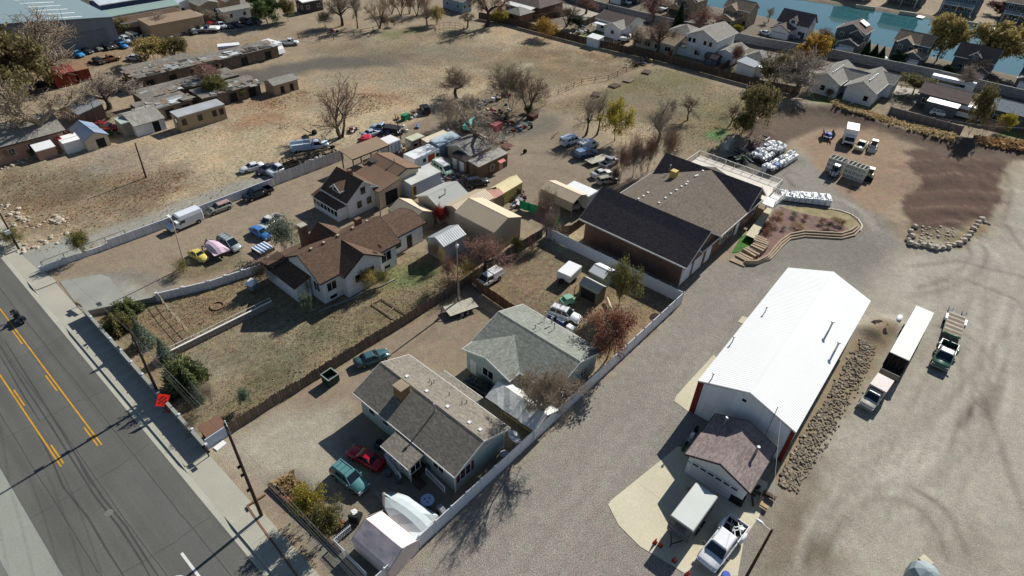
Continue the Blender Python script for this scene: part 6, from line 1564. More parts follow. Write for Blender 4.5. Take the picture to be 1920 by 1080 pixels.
# white box trailers of the junk yard
for lb,(x0,x1,y0,y1),h,rm_,wm_ in (('white box trailer beside the tan carport',(71.0,73.6,44.6,49.2),2.75,PLW,PLW),('short white box trailer behind the brown carport',(61.3,64.1,80.2,82.9),2.6,PLW,W_MET),
 ('long white office trailer with an orange door in the junk yard',(60.7,66.4,72.8,75.5),2.6,PLW,W_MET),('beige camper trailer with two windows behind the office trailer',(65.2,68.2,78.4,80.3),2.5,mat('camper_beige_roof',(196,196,168),.7),mat('camper_beige',(150,140,116),.7,kind='panel',p=(.4,9,.015,.85)))):
 cx,cy=(x0+x1)/2,(y0+y1)/2;L_,W_=x1-x0,y1-y0
 ax=L_ >= W_;r=thing('box_trailer',lb,'trailer',(cx,cy,0),0 if ax else R(90));l2,w2=max(L_,W_)/2,min(L_,W_)/2
 trailer_base(r,2*l2,w2-.1,.5,(-.4,.4),DARKPL,.9,.33)
 MB().bx(-l2,l2,-w2,w2,.5,h-.1).build('box',wm_,r);MB().box((0,0,h-.04),(2*l2+.06,2*w2+.06,.12),top=(.97,.95)).build('roof',rm_,r)
 if 'office' in lb:opening(r,'-y',-w2,1.0,1.35,1.5,1.7,'door',mat('door_orange',(170,84,50),.7));opening(r,'-y',-w2,-.6,1.6,.7,.7);opening(r,'-y',-w2,2.4,1.6,.7,.7)
 if 'beige' in lb:opening(r,'-y',-w2,-.5,1.5,.9,.6);opening(r,'-y',-w2,.9,1.5,.5,.6);opening(r,'-x',-l2,0,1.6,.8,.6)
 if 'short' in lb:
  for u in (-.7,.2,1.0):MB().bx(u-.03,u+.03,-w2-.03,-w2,.5,h-.2).build('seam',TRIM_D,r)
# camper and motorhome in the upper yard
for lb,(rx,fx),nm in (('white pickup camper beside the blue tarp at the scrap shed end',((424,106),(446,104)),'camper'),('white motorhome with a strip of windows at the asphalt patch',((502,96),(526,103)),'motorhome')):
 r=at(rx,fx,nm,lb,nm)
 MB().bx(-2.6,2.2,-1.1,1.1,.5,2.7).build('body',PLW,r);MB().hexa([(2.2,-1.05,.5),(3.0,-1.0,.5),(3.0,1.0,.5),(2.2,1.05,.5),(2.2,-1.05,2.0),(2.7,-1.0,1.4),(2.7,1.0,1.4),(2.2,1.05,2.0)]).build('cab',PLW,r)
 for s in (-1,1):
  MB().box((-.2,s*1.1,1.9),(3.6,.06,.5)).build('window',VGLASS,r);MB().box((0,s*1.105,1.2),(4.4,.05,.18)).build('stripe',mat('stripe_tan',(150,120,90),.6),r)
  for x in (-1.6,1.9):wheel(r,x,s*1.0,.38,.24)
# boats
def boat(label,rear,front,L_,hull,top,cover=True,group=None):
 if rear[0] < 100:A,B=Vector((*rear,0)),Vector((*front,0));r=thing('boat',label,'boat',(A+B)/2,math.atan2(B.y-A.y,B.x-A.x))
 else:r=at(rear,front,'boat',label,'boat',group)
 h=L_/2
 trailer_base(r,L_*.8,.7,.5,(-h*.3,),GAL,h*.55,.3)
 hm,tm=hull,top
 st=[(-h,.75,.95,.62),(-h*.3,.68,1.0,.6),(h*.3,.66,1.02,.62),(h*.7,.45,1.08,.75),(h*.93,.16,1.16,.95),(h,.03,1.2,1.12)]
 w_=L_*.26
 rings=[]
 for x,k,zt,zb in st:
  k *= w_/.78;rings.append([(x,0,zb-.05),(x,-k*.7,zb+.08),(x,-k,zt),(x,-k*.96,zt+.03),(x,k*.96,zt+.03),(x,k,zt),(x,k*.7,zb+.08)])
 MB().loft(rings).build('hull',hm,r,True)
 if cover:
  rings=[];pk=[(-h*.98,1.05),(-h*.6,1.5),(-.1*h,1.62),(h*.25,1.5),(h*.6,1.3),(h*.97,1.2)]
  for (x,zt) in pk:
   t=np.interp(x,[q[0] for q in st],[q[1] for q in st])*w_/.78*1.03
   rings.append([(x,-t,1.0),(x,-t*.98,1.06),(x,-t*.45,zt-.1),(x,0,zt),(x,t*.45,zt-.1),(x,t*.98,1.06),(x,t,1.0)])
  MB().loft(rings).build('cover',tm,r)
 else:
  MB().box((0,0,1.35),(.9,w_*1.5,.5),top=(.6,.8)).build('windshield',VGLASS,r);MB().box((-h*.5,0,1.1),(L_*.3,w_*1.4,.2)).build('seat',TRIM_W,r)
 return r
COVER=mat('boat_cover_white',(196,206,204),.7,kind='tarp',var=.06,scale=1.0)
boat('boat under a pale white cover on a trailer in the front court',(17.9,22.8+.3),(17.4,28.2),5.4,mat('hull_beige',(170,156,140),.6),COVER)
boat('boat under a faded pink tarp between yellow car and minivan',(418,484),(394,464),4.4,mat('hull_dark',(70,60,70),.6),mat('tarp_pink',(206,180,192),.7,kind='tarp',var=.1))
boat('small white boat in the upper stored row',(366,62),(382,60),4.4,PLW,None,False)
boat('white motor boat with a red stern beside the red suv',(404,59),(376,60),6.2,PLW,None,False)
boat('white boat on a trailer behind the long wooden fence',(1164,82),(1182,70),5.5,PLW,None,False)
boat('white boat behind the sound wall next to the taupe lake house',(1234,24),(1252,16),5.5,PLW,None,False)
boat('white covered boat behind the sound wall near the conifers',(1574,98),(1594,100),5.0,PLW,PLW)
boat('white covered boat near the grey lake house drive',(1640,110),(1660,118),5.0,PLW,PLW)
# fabric tent over a boat at the front corner
r=thing('fabric_garage','cream fabric garage tent at the corner of the vinyl fence','tent',(14.55,24.5,0),R(4))
TENT=mat('tent_fabric',(226,206,200),.75,kind='tarp',var=.05,scale=.8)
b=MB();rings=[]
for y in (-2.15,-1.1,0,1.1,2.15):
 s=.06*math.sin(y*2.2);rings.append([(-1.65,y,0),(-1.7,y,1.5),(-1.5,y,1.75),(0,y,2.6+s*.4),(1.5,y,1.75),(1.7,y,1.5),(1.65,y,0)])
b.loft(rings);b.build('cover',TENT,r)
for y in (-2.17,2.17):b=MB();b.tube((-1.8,y,1.55),(0,y,2.78),.03).tube((1.8,y,1.55),(0,y,2.78),.03);b.build('end_pole',GAL,r)
# tent carport in the middle
r=thing('tarp_carport','white tarp carport on poles beside the bare tree and vinyl fence','carport',(33.2,25.6,0),R(0))
b=MB();V_=[]
for i in range(9):
 y=-3.3+i*.825;s=.07*math.sin(i*2.3)
 V_ += [(-1.9,y,2.0+s),(-.9,y,2.45-s*.5),(0,y,2.85+s*.3),(.9,y,2.45-s),(1.9,y,2.0+s*.5)]
b.add(V_,[(5*i+k,5*i+k+1,5*i+k+6,5*i+k+5) for i in range(8) for k in range(4)]);b.build('canopy',mat('canopy_white',(222,220,212),.75,kind='tarp',var=.06),r)
for x in (-1.85,1.85):
 for y in (-3.2,-1,1.1,3.2):MB().tube((x,y,0),(x,y,2.0),.03).build('pole',GAL,r)
MB().bx(-1.2,.9,-2.6,1.4,.4,.62).build('stored_boards',PLY,r)
# motorcycle with rider
r=thing('motorcycle','dark touring motorcycle riding along the street','motorcycle',(*G(38,602)[:2],.015),R(100))
for x in (-.72,.75):wheel(r,x,0,.31,.14)
b=MB();b.loft([[(x,-w2,z0),(x,-w2,z1),(x,w2,z1),(x,w2,z0)] for x,w2,z0,z1 in ((-.5,.12,.35,.6),(-.1,.2,.25,.75),(.3,.18,.3,.85),(.6,.1,.5,.8))]);b.build('engine_and_tank',paint((40,46,64)),r)
MB().bx(-.85,-.05,-.16,.16,.72,.82).build('seat',BLK,r);MB().tube((.75,0,.31),(.5,0,1.05),.04).tube((.5,-.4,1.08),(.5,.4,1.08),.025).build('fork',CHROME,r)
for s in (-1,1):MB().box((-.7,s*.3,.6),(.55,.22,.35)).build('pannier',paint((40,46,64)),r);MB().tube((.1,s*.2,.3),(-.9,s*.22,.32),.05).build('exhaust',CHROME,r)
MB().box((.72,0,1.15),(.06,.5,.4),ry=R(-25)).build('windshield',VGLASS,r);MB().box((.78,0,.95),(.12,.2,.2)).build('headlight',LAMP,r)
def skin_person(name,label,loc,rz,J,E_,rad,m,parts):
 me=bpy.data.meshes.new('body');me.from_pydata(J,E_,[]);me.update()
 o=bpy.data.objects.new(name,me);COL.objects.link(o);o.location=loc;o.rotation_euler=(0,0,rz)
 md=o.modifiers.new('skin','SKIN');sv=me.skin_vertices[0].data
 for i,q in enumerate(rad):sv[i].radius=(q,q*.9) if not isinstance(q,tuple) else q
 sv[0].use_root=True
 o.modifiers.new('sub','SUBSURF').levels=1;o.modifiers['sub'].render_levels=1
 me.materials.append(m);return o
J=[(-.25,0,.92),(-.2,0,1.2),(-.12,0,1.42),(-.1,0,1.55),(-.1,-.22,1.4),(-.1,.22,1.4),(.12,-.36,1.2),(.12,.36,1.2),(.42,-.36,1.1),(.42,.36,1.1),
  (-.1,-.14,.9),(-.1,.14,.9),(.32,-.26,.85),(.32,.26,.85),(.12,-.26,.42),(.12,.26,.42),(.3,-.26,.36),(.3,.26,.36),(-.08,0,1.62),(.5,-.36,1.09),(.5,.36,1.09)]
E_=[(0,1),(1,2),(2,3),(2,4),(2,5),(4,6),(5,7),(6,8),(7,9),(0,10),(0,11),(10,12),(11,13),(12,14),(13,15),(14,16),(15,17),(3,18),(8,19),(9,20)]
rd=[.16,.17,.17,.07,.09,.09,.06,.06,.045,.045,.11,.11,.085,.085,.06,.06,.05,.05,.07,.04,.04]
pr_=skin_person('person','motorcycle rider in dark clothes and helmet gripping the handlebars',(*G(38,602)[:2],.015),R(100),J,E_,rd,mat('rider_clothes',(40,42,48),.9,var=.1),None)
tag(pr_,'motorcycle rider in dark clothes and helmet gripping the handlebars','person')
MB().blob((-.05,0,1.72),(.15,.13,.15),2,0,12,8).build('helmet',paint((24,24,28)),pr_,True);MB().blob((.03,0,1.71),(.09,.1,.07),3,0,10,6).build('visor',VGLASS,pr_,True)
MB().blob((.02,0,1.655),(.1,.09,.07),5,0,8,6).build('face',mat('skin',(190,144,118),.7),pr_,True)
for s in (-1,1):
 hb=MB()
 for k in range(4):hb.tube((.5,s*(.33+.025*k),1.1),(.56,s*(.33+.025*k),1.07),.011,.01,5).tube((.56,s*(.33+.025*k),1.07),(.53,s*(.33+.025*k),1.045),.01,.009,5)
 hb.tube((.49,s*.33,1.09),(.52,s*.31,1.05),.012,.01,5).box((.48,s*.37,1.1),(.07,.1,.035));hb.build('glove',BLK,pr_)
# ------------------------------------------------------------------ trees and shrubs
def tubes_mesh(name,segs,n):
 S=np.array([(*a,*b,ra,rb) for a,b,ra,rb in segs]);P0,P1,r0,r1=S[:,:3],S[:,3:6],S[:,6],S[:,7]
 d=P1-P0;d /= np.linalg.norm(d,axis=1)[:,None]+1e-9
 h=np.where(np.abs(d[:,2:3]) > .9,np.array([[1.,0,0]]),np.array([[0,0,1.]]))
 u=np.cross(d,h);u /= np.linalg.norm(u,axis=1)[:,None]+1e-9;v=np.cross(d,u)
 V=[]
 for P,r in ((P0,r0),(P1,r1)):
  for i in range(n):
   a=2*math.pi*i/n;V.append(P+(u*math.cos(a)+v*math.sin(a))*r[:,None])
 V=np.stack(V,1).reshape(-1,3);k=len(S);base=(np.arange(k)*2*n)[:,None]
 F=np.concatenate([base+np.array([[i,(i+1) % n,n+(i+1) % n,n+i]]) for i in range(n)],0)
 return quads_mesh(name,V,F)
def quads_mesh(name,V,F):
 me=bpy.data.meshes.new(name);me.vertices.add(len(V));me.vertices.foreach_set('co',V.astype(np.float32).ravel())
 me.loops.add(F.size);me.loops.foreach_set('vertex_index',F.ravel().astype(np.int32))
 me.polygons.add(len(F));me.polygons.foreach_set('loop_start',np.arange(0,F.size,4,dtype=np.int32));me.update();return me
def leaves_mesh(name,C,size,seed,asp=.6,up=0.0):
 rs=np.random.RandomState(seed);k=len(C)
 a=rs.randn(k,3);a[:,2] += up;a /= np.linalg.norm(a,axis=1)[:,None];b_=rs.randn(k,3);b_ -= (b_*a).sum(1)[:,None]*a;b_ /= np.linalg.norm(b_,axis=1)[:,None]
 s=size*rs.uniform(.6,1.4,k)[:,None]
 V=np.stack([C-a*s,C-b_*s*asp,C+a*s,C+b_*s*asp],1).reshape(-1,3);F=np.arange(4*k).reshape(k,4)
 return quads_mesh(name,V,F)
def grow_tree(seed,H=10.0,forks=4,levels=5,spread=.6,bole=.22,r0=.22,droop=0.0,up=.25,stems=1,twig=.016,spray=2):
 rnd=random.Random(seed);thick=[];thin=[];tips=[]
 def branch(p,d,L_,r,lv):
  n=3 if lv < 4 else 2
  for i in range(n):
   d=(d+Vector((rnd.gauss(0,.16),rnd.gauss(0,.16),rnd.gauss(0,.12)+up*.18-droop*lv*.05))).normalized()
   q=p+d*(L_/n);rb=max(r*(1-.35*(i+1)/n),twig)
   (thick if lv <= 1 else thin).append((tuple(p),tuple(q),max(r*(1-.35*i/n),twig),rb))
   p=q
   if lv >= 1 and lv < levels and i < n-1 and rnd.random() < .75:
    side(p,d,L_,rb,lv)
  if lv >= levels:tips.append(tuple(p));return
  k=rnd.choice((2,2,3)) if lv else forks
  for j in range(k):
   a=rnd.uniform(0,6.283);t=spread*rnd.uniform(.6,1.25)
   u=d.orthogonal().normalized();u.rotate(Matrix.Rotation(a if lv else 6.283*j/k+rnd.uniform(-.4,.4),3,d))
   nd=(d*math.cos(t)+u*math.sin(t)).normalized()
   branch(p,nd,L_*rnd.uniform(.62,.85),r*(.62 if lv else .58),lv+1)
 def side(p,d,L_,r,lv):
  u=d.orthogonal().normalized();u.rotate(Matrix.Rotation(rnd.uniform(0,6.283),3,d));t=rnd.uniform(.6,1.1)
  branch(p,(d*math.cos(t)+u*math.sin(t)).normalized(),L_*rnd.uniform(.45,.7),r*.5,max(lv+1,2))
 for s in range(stems):
  d=Vector((0,0,1)) if stems == 1 else Vector((math.cos(6.28*s/stems)*.3,math.sin(6.28*s/stems)*.3,1)).normalized()
  branch(Vector((0.15*math.cos(6.28*s/stems),.15*math.sin(6.28*s/stems),-.1)) if stems > 1 else Vector((0,0,-.1)),d,H*bole if stems == 1 else H*.3,r0*(1 if stems == 1 else .7),0)
 for t in list(tips):
  for j in range(spray):
   e=Vector(t)+Vector((rnd.gauss(0,1),rnd.gauss(0,1),rnd.gauss(.35,.8))).normalized()*rnd.uniform(.35,.95)*H/10
   o=Vector(t)-Vector((rnd.gauss(0,.15),rnd.gauss(0,.15),rnd.uniform(0,.3)))
   thin.append((tuple(o),tuple(e),twig,twig*.6))
 zmax=max(t[2] for t in tips);k=H/zmax
 tp=np.array(tips);mx,my=tp[:,0].mean()/tp[:,2].mean(),tp[:,1].mean()/tp[:,2].mean()
 f=lambda a:((a[0]-mx*a[2])*k,(a[1]-my*a[2])*k,a[2]*k)      # keep the crown over its foot
 sc=lambda L:[(f(a),f(b_),ra,rb) for a,b_,ra,rb in L]
 return sc(thick),sc(thin),np.array([f(t) for t in tips])
TREES={}
def proto(key,leaf=None,**kw):
 kf=dict(kw);kf['twig']=kw.get('twig',.016)*1.75
 if not key.endswith('_far'):proto(key+'_far',leaf and (leaf[0],leaf[1],leaf[2]*1.5,leaf[3]),**kf)
 t,n,tips=grow_tree(**kw);rs=np.random.RandomState(kw['seed'])
 d=dict(trunk=tubes_mesh('trunk',t,6),twig=tubes_mesh('crown',n,3),leaf=None,w=np.abs(tips[:,:2]).max()*2,H=kw.get('H',10))
 if leaf:
  num,sg,size,up=leaf
  C=tips[rs.randint(0,len(tips),num)]+rs.randn(num,3)*sg;C=C[C[:,2] > .1]
  d['leaf']=leaves_mesh('foliage',C,size,kw['seed']+9,up=up)
 TREES[key]=d
proto('bareA',seed=3,forks=4,spread=.62,levels=5,r0=.4)
proto('bareD',seed=5,forks=5,spread=.55,levels=5,r0=.36,bole=.3,spray=6,twig=.014)
proto('bareB',seed=8,forks=3,spread=.55,levels=5,r0=.38,bole=.28)
proto('bareC',seed=21,forks=3,spread=.5,stems=3,levels=4,r0=.42)
proto('bareOld',seed=14,forks=3,spread=.85,levels=5,r0=.62,bole=.26,up=.05)
proto('shrubA',seed=31,forks=3,spread=.5,stems=7,levels=3,r0=.06,twig=.014,H=10)
proto('shrubB',seed=37,forks=4,spread=.75,stems=6,levels=4,r0=.09,twig=.016,H=10)
proto('leafA',leaf=(6500,.45,.20,0),seed=41,forks=4,spread=.6,levels=5,r0=.22)
proto('leafB',leaf=(5500,.5,.21,0),seed=47,forks=4,spread=.7,levels=4,r0=.2,bole=.16)
proto('bushA',leaf=(6000,.5,.20,0),seed=53,forks=4,spread=.7,stems=5,levels=3,r0=.1)
proto('bushB',leaf=(2600,.6,.20,0),seed=59,forks=4,spread=.6,stems=6,levels=3,r0=.09)
proto('sparse',leaf=(2200,.4,.18,0),seed=61,forks=4,spread=.65,levels=5,r0=.2)
proto('willow',leaf=(5200,.35,.24,-1.2),seed=67,forks=4,spread=.8,stems=5,levels=4,r0=.12,up=.5)
def conifer(key,seed,H=10,wd=.28,n=9000):
 rs=np.random.RandomState(seed);z=H*(1-np.sqrt(rs.rand(n)))*.95+.3;a=rs.rand(n)*6.283
 R_=(H-z)*wd*(.55+.45*np.abs(np.sin(a*3.5+np.floor(z*1.4)*1.7)));rr=R_*np.sqrt(rs.uniform(.25,1,n))
 C=np.stack([rr*np.cos(a),rr*np.sin(a),z-rr*.25+.2],1);C[:,2]=np.maximum(C[:,2],.1)
 TREES[key]=dict(trunk=tubes_mesh('trunk',[((0,0,-.1),(0,0,H*.95),.2,.03)],6),twig=None,leaf=leaves_mesh('foliage',C,.24,seed,asp=.3),w=H*wd*2,H=H)
conifer('conifer',71);conifer('pine',73,wd=.42,n=7000)
def juniper(key,seed,n=7500):
 rs=np.random.RandomState(seed);u=rs.randn(n,3);u /= np.linalg.norm(u,axis=1)[:,None];u[:,2]=np.abs(u[:,2])
 lob=1+.35*np.sin(5*np.arctan2(u[:,1],u[:,0])+1)+.2*rs.randn(n)*.5
 C=u*(rs.uniform(.45,1,n)**.5*lob)[:,None]*np.array([5,5,9.0])
 t=[((0,0,0),(math.cos(k)*3,math.sin(k)*3,5),.15,.05) for k in range(6)]
 TREES[key]=dict(trunk=tubes_mesh('stems',t,5),twig=None,leaf=leaves_mesh('foliage',C,.55,seed,asp=.35,up=.6),w=12,H=10)
juniper('juniper',79)
BARK=mat('bark_grey_brown',(104,90,78),.95,var=.2,scale=2)
BARK_P=mat('bark_pale',(142,128,112),.95,var=.2,scale=2)
BARK_D=mat('bark_dark',(74,62,54),.95,var=.2,scale=2)
TW_G=mat('twig_grey',(158,144,128),.95,kind='flat');TW_B=mat('twig_brown',(140,120,102),.95,kind='flat');TW_R=mat('twig_reddish',(146,112,98),.95,kind='flat')
TW_P=mat('twig_pale',(154,138,118),.95,kind='flat');TW_O=mat('twig_olive',(122,112,84),.95,kind='flat');TW_D=mat('twig_dark',(84,72,64),.95,kind='flat')
def leafmat(n,c,a,b):return mat(n,c,.8,kind='leaf',p=(a,b),spec=.15)
LF_OL=leafmat('leaf_olive',(116,112,66),(88,88,50),(150,142,90));LF_YG=leafmat('leaf_yellow_green',(176,160,64),(128,126,50),(208,188,92));LF_GO=leafmat('leaf_golden',(178,138,56),(140,104,44),(206,170,90))
LF_GR=leafmat('leaf_green',(86,108,62),(60,82,44),(124,142,88));LF_DK=leafmat('leaf_dark_green',(46,66,46),(30,48,34),(66,88,60));LF_RD=leafmat('leaf_red',(150,40,30),(110,26,24),(190,70,40))
LF_OR=leafmat('leaf_russet',(150,108,88),(120,80,64),(182,140,116));LF_GG=leafmat('leaf_grey_green',(118,130,110),(90,104,86),(152,160,140));LF_YO=leafmat('leaf_tan_gold',(168,148,90),(130,114,66),(196,178,116));LF_BR=leafmat('leaf_dull_olive',(128,118,80),(104,94,62),(152,140,100));LF_JU=leafmat('leaf_juniper',(112,120,78),(80,92,56),(146,150,104))
def setm(o,m):o.material_slots[0].link='OBJECT';o.material_slots[0].material=m
for d in TREES.values():
 for k in ('trunk','twig','leaf'):
  if d[k] is not None:d[k].materials.append(BARK)
_tn=[0]
def tree(label,base,topy,kind,wpx,twigm=None,leafm=None,bark=None,name=None,cat=None,group=None,world=None,rot=None,lean=None):
 q=Vector((*world,0)) if world else G(*base);z0=gz(q.x,q.y);q.z=z0
 py0=PX(q)[1];lo_,hi_=.05,40.0
 for _ in range(40):
  m_=(lo_+hi_)/2
  if PX((q.x,q.y,z0+m_))[1] > topy:lo_=m_
  else:hi_=m_
 h=lo_;dist=math.sqrt(q.x**2+q.y**2+CAM_H**2)
 d=TREES[kind+'_far' if dist > 125 and kind+'_far' in TREES else kind]
 sz=h/d['H'];sx=(wpx*dist/FPX)/d['w']
 _tn[0] += 1;rnd=random.Random(_tn[0]*7+1)
 low=kind[:4] in ('shru','bush','juni','will') and h < 5
 r=thing(name or ('shrub' if low else 'conifer_tree' if kind in ('conifer','pine') else 'tree'),label,cat or ('shrub' if low else 'tree'),(q.x,q.y,z0),rnd.uniform(0,6.28) if rot is None else rot,group)
 if lean:r.rotation_euler=(lean[0],lean[1],r.rotation_euler.z)
 r.scale=(sx,sx,sz)
 setm(link('trunk',d['trunk'],r),bark or BARK)
 if d['twig'] is not None:setm(link('limbs' if d['leaf'] is not None and leafm else 'crown',d['twig'],r),twigm or TW_G)
 if d['leaf'] is not None and leafm:setm(link('crown',d['leaf'],r),leafm)
 return r
T=tree
# field and yard trees
T('tall three-trunked bare tree standing alone in the dry field',(640,258),154,'bareC',128,TW_B,bark=BARK_D)
T('bare forked tree at the field edge above the junk yard',(856,184),122,'bareA',76,TW_B,bark=BARK_D)
T('huge old forked bare tree in front of the salmon house',(89,275),140,'bareOld',140,TW_P,bark=BARK_P)
T('big bare tree with pale fine twigs near the red roofed shed',(103,148),18,'bareA',130,TW_P,bark=BARK_P)
T('bare grey tree growing among the scrap shed roofs',(206,204),132,'bareA',95,TW_G)
T('dense olive tree at the far left edge, lowest of the clump',(18,215),108,'leafB',90,TW_O,LF_BR,group='olive trees at the left edge')
T('dense olive tree at the left edge behind the forked bare tree',(52,180),62,'leafA',95,TW_O,LF_BR,group='olive trees at the left edge')
T('dense olive tree touching the picture edge below the blue hall',(2,165),52,'leafA',95,TW_O,LF_BR,group='olive trees at the left edge')
T('dark evergreen tree poking up in front of the blue hall roof',(74,84),22,'leafB',36,TW_D,LF_DK)
T('olive tree between the hall wall and the red shed',(128,78),48,'leafB',28,TW_O,LF_OL)
T('small bare tree in front of the blue hall wall',(156,72),44,'bareB',26,TW_G)
T('low yellow green shrub at the foot of the blue hall',(182,80),62,'bushA',30,TW_O,LF_OL)
T('rounded yellow olive bush in the upper yard, left of the pair',(292,118),70,'bushA',68,TW_O,LF_YO,name='tree',cat='bush',group='olive bushes in the upper yard')
T('rounded olive bush in the upper yard, right of the pair',(338,113),66,'bushA',40,TW_O,LF_BR,name='tree',cat='bush',group='olive bushes in the upper yard')
T('bare reddish tree behind the tan mobile office',(400,172),118,'bareB',66,TW_R)
T('leafy olive bush beside the tan mobile office',(408,188),142,'bushA',48,TW_O,LF_OL)
T('small olive bush right of the tan mobile office',(455,184),160,'bushA',26,TW_O,LF_OL)
T('bright olive bush among the scrap sheds',(311,192),168,'bushA',24,TW_O,LF_OL)
T('bushy young evergreen beside the blue tin hut',(146,272),246,'pine',24,None,LF_JU)
T('leafy shrub under the lean-to of the salmon house',(65,292),276,'bushA',22,TW_O,LF_GR)
T('small shrub at the rubble line near the red jeep',(208,258),246,'bushA',16,TW_O,LF_GR)
T('thin bare shrub before the row of poles',(246,254),228,'shrubA',18,TW_G)
T('bare shrub left of the salmon house wall',(26,304),276,'shrubA',30,TW_G)
# top edge
T('leafy green tree at the top, left of centre',(502,44),-8,'leafA',58,TW_O,LF_GR)
T('olive green tree right beside the leafy green one',(541,40),-8,'leafB',30,TW_O,LF_OL)
T('dark conifer of the pair behind the parked cars, left one',(338,50),22,'conifer',16,None,LF_DK,group='dark conifer pair')
T('dark conifer of the pair behind the parked cars, right one',(351,46),22,'conifer',14,None,LF_DK,group='dark conifer pair')
T('olive shrub tree in front of the tan block building',(234,66),32,'bushA',38,TW_O,LF_BR,name='tree',cat='tree')
T('bare tree in front of the tan block building wall',(304,64),22,'bareA',50,TW_G)
T('dark evergreen beside the bare tree at the tan block building',(322,62),34,'leafB',22,TW_D,LF_DK)
T('hazy bare shrub behind the red suv',(396,44),18,'shrubB',34,TW_G,name='tree',cat='tree')
T('hazy bare shrub behind the dark parked saloons',(424,46),22,'shrubB',34,TW_G,name='tree',cat='tree')
T('tall bare tree with a dark trunk at the top of the field',(642,48),-26,'bareA',60,TW_G,bark=BARK_D)
T('slim bare tree right of the dark trunked one',(671,53),-20,'bareB',34,TW_G)
T('bare multi-stemmed tree on the field fence line',(712,54),-10,'bareC',46,TW_P)
T('round bare shrub left of the dark trunked tree',(610,52),20,'shrubB',36,TW_G)
T('brownish bare shrub beside the multi-stemmed tree',(722,55),26,'shrubB',30,TW_B)
T('small brown shrub on the fence line',(738,50),32,'shrubB',20,TW_B)
T('pale bare tree left of the corral',(801,48),4,'bareA',34,TW_P)
T('russet olive tree left of the corral',(819,47),10,'bushB',34,TW_B,LF_YO,name='tree',cat='tree')
T('leaning bare tree above the corral',(876,53),16,'bareOld',34,TW_G)
T('massive old tree with a thick trunk right of the corral',(913,50),-34,'bareOld',80,TW_B,bark=BARK_D)
T('bright yellow shrub right behind the massive old tree',(937,42),18,'bushA',36,TW_O,LF_YG)
for k,x in enumerate((735,752,768,782,798)):T(['first','second','third','fourth','fifth'][k]+' bare tree from the left in the dense strip above the fence line',(x,26+k % 2*4),-22,'bareC',34,TW_B if k % 2 else TW_R,group='dense strip of bare trees at the top')
# junk yard scrub
T('wide grey leafless scrub tree above the junk pile',(958,208),118,'shrubB',108,TW_P,name='tree',cat='tree')
T('dark branched bare tree right of the grey scrub',(990,214),130,'bareC',80,TW_B,bark=BARK_D)
T('low green shrub on the mound beside the junk pile',(990,212),198,'bushA',20,TW_O,LF_GR)
T('bare scrub clump at the end of the post fence',(1022,198),162,'shrubA',34,TW_G)
T('tangled brown scrub beside the black truck',(842,242),178,'shrubB',84,TW_G,name='tree',cat='tree')
T('tangled brown scrub behind the green bin',(872,222),178,'shrubB',76,TW_G,name='tree',cat='tree')
T('spreading bare tree over the grey gabled shed',(898,284),190,'bareOld',140,TW_G,bark=BARK)
T('bare tree beside the white passenger van, left of two',(1098,254),176,'bareB',56,TW_G,bark=BARK_D)
T('bare tree beside the white passenger van, right of two',(1119,253),168,'bareB',50,TW_G,bark=BARK_D)
T('yellow green leafy tree behind the white vans',(1152,264),186,'leafB',76,TW_O,LF_YG,bark=BARK_D)
T('bare branching tree in the dry turf behind the brick house',(1232,268),184,'bareA',66,TW_G)
T('small bare tree right in the dry turf',(1289,226),180,'bareB',44,TW_B)
T('tiny bare sapling beside the tall olive shrub',(1368,236),194,'bareB',36,TW_B)
T('small bare tree right of the branching one',(1258,222),184,'bareB',28,TW_G)
T('tall olive shrub tree at the edge of the tilled earth',(1406,258),156,'bushA',70,TW_O,LF_BR,name='tree',cat='tree')
T('lower olive shrub left of the tall olive one',(1386,262),212,'bushA',40,TW_O,LF_OL)
for k,(x,y,w_,tp) in enumerate([(1160,345,44,262),(1186,332,56,250),(1214,322,56,246),(1248,318,66,232)]):T(['leftmost','second from left','third from left','rightmost'][k]+' bare thicket behind the brick house',(x,y),tp,'shrubB',w_,TW_B if k % 2 else TW_R,name='tree',cat='thicket',group='bare thickets behind the brick house')
T('dark bare shrub beside the pale dusty wagon',(1150,352),312,'shrubB',40,TW_D)
T('bare brown thicket between green mesh and tan carport',(1020,438),348,'shrubB',66,TW_B,name='tree',cat='thicket')
T('grey tangled shrub beside the board fence corner',(1030,452),392,'shrubB',50,TW_G)
T('bare spreading tree beside the tan garage and board fence',(912,512),436,'bareA',110,TW_R,bark=BARK_D)
T('leafy shrub at the corner of the tan big garage',(968,474),444,'bushA',30,TW_O,LF_OL)
T('small russet sapling by the white fence corner',(995,476),448,'bushB',16,TW_R,LF_OR)
T('rounded olive tree beside the back yard sheds',(1160,578),484,'leafB',78,TW_O,LF_OL)
T('russet leaved tree behind the grey house',(1136,676),578,'leafB',118,TW_R,LF_OR)
T('large bare pale tree beside the white vinyl fence',(1017,806),676,'bareD',150,TW_P,bark=BARK)
T('green leafy bush behind the blue classic saloon',(536,472),408,'bushA',62,TW_O,LF_GG,name='tree',cat='bush')
T('small twiggy shrub behind the brown house chimney',(572,432),414,'shrubA',24,TW_O)
T('bushy young tree at the low white wall near the street',(160,480),432,'bushA',36,TW_O,LF_OL,name='tree',cat='tree')
T('small red leaved tree between the sheds',(826,424),382,'leafB',30,TW_R,LF_RD)
T('yellow green shrub beside the brown house rear',(786,432),408,'bushA',36,TW_O,LF_OL)
T('tan olive shrub at the gable wall of the brown house',(690,542),502,'bushA',54,TW_O,LF_YO)
T('low yellow green shrub right of the gable wall shrub',(718,536),508,'bushA',34,TW_O,LF_OL)
T('slim grey green shrub before the brown house porch',(578,590),548,'bushA',30,TW_O,LF_GG)
